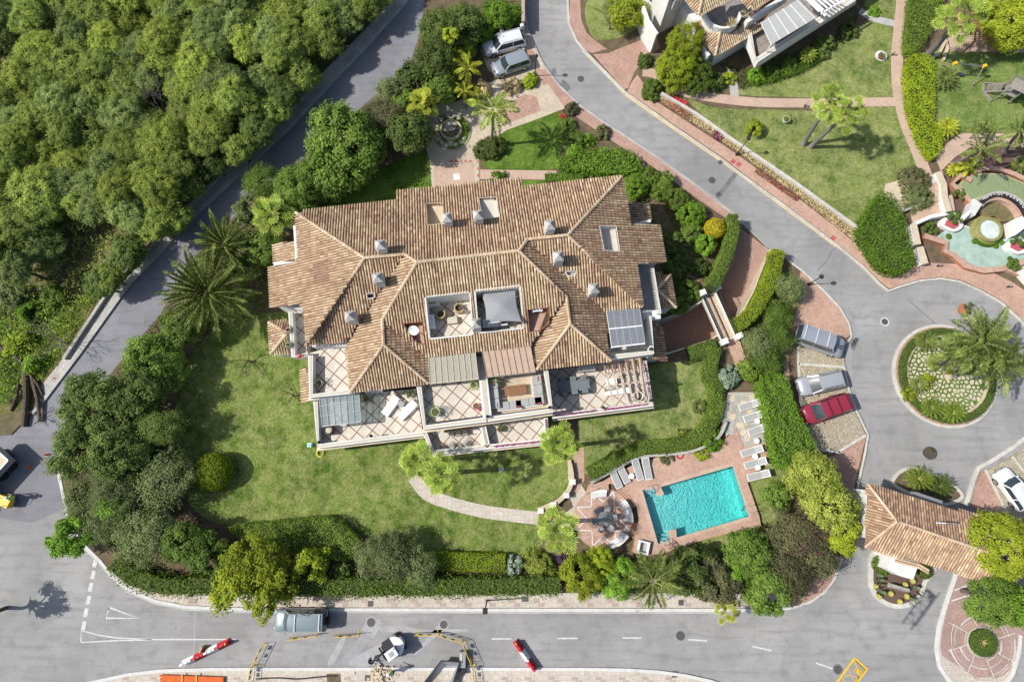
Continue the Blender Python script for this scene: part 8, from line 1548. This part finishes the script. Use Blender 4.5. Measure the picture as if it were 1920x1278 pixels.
armchair(616, 806, LT + .012, 3.1, 'dark wicker chair in the corner of the west terrace', 'wicker_dark'); pot(686, 748, LT, .3, .4, 'ball', 'dark plant in a white pot beside the glass roof', 'white', 'lf_green', pr=.42); pot(768, 739, LT, .3, .4, 'ball', 'leafy plant in a white pot at the top of the west terrace', 'white', 'lf_green', pr=.42); bx('ac_unit', 700, 731, LT + .012, (1.4, .4, .7), HA, None, 'white counter against the wall behind the daybeds', 'counter', [('body', (0, 0, .35), (1.5, .4, .7), 'white'), ('top', (0, 0, .72), (1.55, .44, .04), 'white_paint')])
pot(816, 772, UT, .38, .5, 'ball', 'bright green ball shrub in a white pot on the middle terrace', 'white', 'lf_bright', pr=.55); pot(888, 721, UT, .3, .3, 'ball', 'yellowish bush at the awning corner of the middle terrace', 'white', 'lf_hedge_yellow', pr=.55); pot(893, 761, UT, .28, .35, 'none', 'clay pot beside the middle dividing wall', 'terracotta'); o = P(898, 764, UT + .1); MB().box((o.x, o.y, UT + .12), (.3, .45, .2), .4).build('floor_cushion', 'pink_cushion', label='magenta cushion beside the clay pot on the middle terrace', cat='cushion')
pot(927, 712, UT, .3, .35, 'grass', 'feathery plant at the corner of the lounge terrace', 'white', 'lf_green', pr=.9)
tb = bx('coffee_table', 967, 731, UT + .01, (2.0, .9, .4), HA, None, 'low red-brown plank table on the lounge terrace', 'table', [('plank', (0, -.36 + .18 * k, .4), (1.95, .165, .06), 'wood') for k in range(5)] + [('leg', (x, y, .19), (.1, .1, .36), 'wood') for x in (-.8, .8) for y in (-.3, .3)])
sofa(926, 738, UT + .01, 2.6, HA + math.pi / 2 * 3 + math.pi, 'grey sofa along the left side of the lounge terrace'); sofa(955, 760, UT + .01, 2.2, HA, 'grey sofa at the lower left of the lounge terrace', cushions=2, back=False); sofa(992, 754, UT + .01, 2.4, HA, 'grey sofa at the lower right of the lounge terrace', cushions=2, back=False); sofa(1008, 730, UT + .01, 2.6, HA + math.pi / 2, 'grey sofa along the right side of the lounge terrace')
bx('dining_table', 860, 800, LT - .018, (2.2, .8, .75), HA, None, 'dark dining table on the lower middle terrace', 'table', [('top', (0, 0, .73), (2.3, .7, .05), 'wicker_dark')] + [('leg', (x, y, .36), (.07, .07, .7), 'wicker_dark') for x in (-1, 1) for y in (-.28, .28)])
tc_, tcu = empty('dining_chair'), []
MB().box((0, 0, .44), (.48, .46, .08)).build('seat', 'wicker_dark', tc_); MB().box((-.24, 0, .66), (.06, .48, .46)).build('backrest', 'fabric_beige', tc_)
for x in (-.2, .2):
    for y in (-.2, .2): MB().beam((x, y, 0), (x, y, .42), .05).build('leg', 'wicker_dark', tc_)
for i, x in enumerate((846, 859, 872)): o = copies(tc_, tcu); c = P(x, 812 - i * 1.5, LT + .5); o.location = (c.x, c.y, LT - .018); o.rotation_euler = (0, 0, HA + math.pi / 2); tag(o, f'wicker dining chair below the dark table, {("left", "middle", "right")[i]} of three', 'chair', 'terrace dining chairs')
pot(940, 803, LT - .03, .28, .4, 'ball', 'blue-potted leafy plant on the lower right terrace', 'dark_metal', 'lf_green', pr=.4)
tcv = bx('covered_table', 1076, 722, LT + .042, (3, 1.3, .8), HA, None, 'long dining table under a grey cover on the east terrace', 'table', [('cover_top', (0, 0, .74), (2.9, 1.1, .08), mat('cover', (.16, .185, .19), (.12, .14, .145), 4, .8).name), ('cover_skirt', (0, 0, .42), (2.8, 1.02, .62), 'cover')] + [('covered_chair', (x, y, .5), (.55, .4, .9), 'cover') for x in (-.95, 0, .95) for y in (-.62, .62)])
bx('white_bench', 1147, 717, LT + .042, (2, .5, .4), HA, None, 'white table under the pergola on the east terrace', 'table', [('top', (0, 0, .45), (1.0, .8, .06), 'white_paint'), ('leg', (-.4, 0, .2), (.08, .6, .42), 'white_paint'), ('leg', (.4, 0, .2), (.08, .6, .42), 'white_paint')]); bx('daybed', 1160, 733, LT + .042, (2.2, .6, .4), HA, None, 'white daybed under the pergola on the east terrace', 'daybed', [('frame', (0, 0, .15), (2.4, .6, .2), 'white_paint'), ('mattress', (0, 0, .32), (2.35, .55, .14), 'fabric_white')]); pot(1197, 742, LT + .03, .42, .4, 'none', 'round white pot in the corner of the east terrace', 'white'); bx('water_heater', 1100, 690, LT + .042, (1, .5, .9), HA, None, 'white counter against the wall on the east terrace', 'counter', [('body', (0, 0, .45), (1.6, .5, .9), 'white'), ('top', (0, 0, .92), (1.64, .54, .04), 'concrete')])
pot(540, 618, UT + .83, .22, .3, 'ball', 'reddish plant on the west balcony wall, upper one', 'white', 'lf_red', pr=.45); pot(540, 646, UT + .83, .22, .3, 'ball', 'green plant on the west balcony wall, lower one', 'white', 'lf_hedge', pr=.45); pot(598, 718, UT, .28, .35, 'ball', 'brownish bush in the corner of the upper west terrace', 'white', 'lf_brown', pr=.45); pot(563, 668, UT + .75, .2, .22, 'ball', 'crimson plant on the wall below the west balcony', 'white', 'lf_rose', pr=.25)
for pts, z, lb in (([(1040, 779), (1120, 769)], LT + .96, 'magenta flowers along the left front trough of the east terrace'), ([(1132, 768), (1216, 757)], LT + .96, 'magenta flowers along the right front trough of the east terrace'), ([(1209, 682), (1220, 748)], LT + .96, 'magenta flowers along the end trough of the east terrace'), ([(926, 837), (1020, 827)], LT + .9, 'magenta flowers along the lower right terrace front'), ([(1024, 786), (1025, 812)], LT + .9, 'magenta flowers on the end wall of the lower terrace')): leaf_cloud_line(PL(pts, z), .16, .12, 90, .08, 1, 'trough_flowers', 'lf_flower', label=lb, cat='flowers')
for x, y, z, lb in ((600, 829, LT + .9, 'dark finial lamp at the corner of the west terrace wall'), (697, 817, LT + .9, 'dark finial lamp in the middle of the west terrace wall'), (914, 781, UT + .95, 'dark finial lamp where the middle terrace walls meet'), (1030, 764, UT + .95, 'dark finial lamp at the right end of the lounge terrace wall'), (1130, 764, LT + .95, 'dark finial lamp in the middle of the east terrace wall'), (1219, 751, LT + .95, 'dark finial lamp at the corner of the east terrace wall'), (1219, 655, UT + .9, 'dark finial lamp at the corner of the grey pergola terrace')): c = P(x, y, z); e = empty('wall_lamp', (c.x, c.y, z), 0, lb, 'lamp', 'terrace wall lamps'); MB().lathe([(.12, 0), (.1, .08), (.05, .1), (.05, .2), (.14, .24), (.14, .42), (.03, .5)], 10).build('lantern', 'dark_metal', e); MB().ball((0, 0, .53), .04, 6, 4).build('tip', 'dark_metal', e)
hs = P(601, 849, .2); t = MB()
t.tube([(hs.x + (.42 - .002 * i) * math.cos(i * .35), hs.y + (.42 - .002 * i) * math.sin(i * .35), .18 + .0025 * i) for i in range(70)], .025, 5); t.build('garden_hose', mat('hose_yellow', (.62, .58, .06), None, 3, .5).name, label='coiled yellow garden hose below the west terrace corner', cat='hose'); bx('bucket', 580, 834, .15, (.4, .4, .3), 0, None, 'pale blue bucket on the lawn beside the yellow hose', 'bucket', [('body', (0, 0, .18), (.4, .4, .34), 'mosaic')])
for x, y, lb in ((940, 880, 'small pale paving slab on the lawn in the palm shadow'), (1438, 868, 'small white stone on the grass behind the loungers')): c = P(x, y, .18); MB().box((c.x, c.y, .16), (.5, .35, .08), .3).build('garden_slab', 'kerb', label=lb, cat='slab')
# ---- playground
sw = empty('swing_set', P(1818, 130, .15), 0, 'yellow and steel swing set on the playground lawn', 'swing'); S0, S1 = P(1791, 119, 2.1), P(1846, 124, 2.1); MB().tube([S0, S1], .06, 8).build('top_bar', 'steel', sw, world=True); sd_ = (S1 - S0).normalized(); sn_ = Vector((-sd_.y, sd_.x, 0))
for q in (S0, S1):
    MB().box(tuple(q), (.35, .3, .3), .3).build('corner_bracket', 'yellow', sw, world=True)
    for s in (-1, 1): f = q + sn_ * s * 1.15; MB().tube([q, (f.x, f.y, .12)], .05, 7).build('leg', 'wood_grey', sw, world=True)
for f, m in ((.3, 'dark_metal'), (.58, 'denim')):
    c = S0.lerp(S1, f)
    for s in (-.22, .22): MB().tube([c + sd_ * s, c + sd_ * s - Vector((0, 0, 1.6))], .012, 5).build('chain', 'steel', sw, world=True)
    MB().box((c.x, c.y, .5), (.5, .25, .12), math.atan2(sd_.y, sd_.x)).build('swing_seat', m, sw, world=True)
pz = P(1893, 172, 1.0); py_ = empty('play_tower', (pz.x, pz.y, .15), -.5, 'weathered wooden play tower with slide frame on the playground lawn', 'play tower')
for x in (-.6, .6):
    for y in (-.6, .6): MB().beam((x, y, 0), (x, y, 2.2), .1).build('post', 'wood_grey', py_)
for k in range(7): MB().box((0, -.6 + .2 * k, 1.1), (1.3, .18, .05)).build('deck_board', 'wood_grey', py_)
for s in (-1, 1):
    for k in range(6): MB().box((-.7 + .28 * k, s * .42, 2.42), (.26, .95, .04), M=Matrix.Translation((0, 0, 0)) @ Matrix.Translation((0, s * .42, 2.42)) @ Matrix.Rotation(-s * .6, 4, 'X') @ Matrix.Translation((0, -s * .42, -2.42))).build('roof_board', 'wood_grey', py_)
for k in range(8): MB().box((-1.0 - .12 * k, 0, 1.0 - .13 * k), (.1, .9, .05)).build('ladder_rung', 'wood_grey', py_)
for s in (-1, 1): MB().beam((-.7, s * .5, 1.15), (-1.95, s * .5, 0), .1).build('ladder_side', 'wood_grey', py_)
for a, b in (((-2.1, -.6), (-1.0, -1.2)), ((-2.1, -.6), (-2.4, .3)), ((-2.4, .3), (-1.6, .8))): MB().beam((*a, .12), (*b, .12), .12, .24).build('sandpit_board', 'wood_grey', py_)
MB().add([(.7, -.3, 1.15), (.7, .3, 1.15), (2.3, .3, .15), (2.3, -.3, .15), (.7, -.3, 1.1), (.7, .3, 1.1), (2.3, .3, .1), (2.3, -.3, .1)], [(0, 3, 2, 1), (4, 5, 6, 7), (0, 4, 7, 3), (1, 2, 6, 5), (2, 3, 7, 6)]).build('slide', 'lf_green', py_)
pgp = empty('garden_pergola', P(1850, 60, 0), 0, 'red-brown wooden pergola beside the playground terrace', 'pergola')
for i in range(4): MB().beam(P(1828 + 20 * i, 78, 2.3), P(1830 + 20 * i, 20, 2.3), .14, .16).build('beam', 'wood', pgp, world=True)
for k in range(14): MB().beam(P(1822, 78 - 4.4 * k, 2.42), P(1895, 76 - 4.4 * k, 2.42), .08, .06).build('slat', 'wood', pgp, world=True)
for x in (1828, 1888):
    for y in (78, 24): MB().beam(P(x, y, 2.3), Vector((*P(x, y, 2.3)[:2], .1)), .14).build('post', 'wood', pgp, world=True)
line('low_wall', [(1770, 112), (1778, 90), (1776, 72), (1762, 100), (1742, 108)], .25, .1, .5, 'sandstone', label='low stone edging round the leaning palm bed', cat='wall')
# gate piers by the upper road
for x, y, lb in ((979, 44, 'white gate pier at the corner of the car park'), (941, 54, 'white gate pier behind the white estate car')): c = P(x, y, 1.6); e = empty('gate_pier', (c.x, c.y, .1), .3, lb, 'gate pier'); MB().box((0, 0, .6), (.34, .34, 1.2)).build('shaft', 'white', e); MB().box((0, 0, 1.26), (.42, .42, .12), taper=.7).build('cap', 'white', e)
line('boundary_wall', [(981, -40), (981, 40)], .35, .1, 1.7, 'terracotta_pale', label='rose-coloured boundary wall along the upper road', cat='wall'); line('boundary_wall', [(905, 75), (943, 60), (976, 46)], .2, .1, 1.1, 'dark_metal', label='dark fence behind the white estate car', cat='fence')
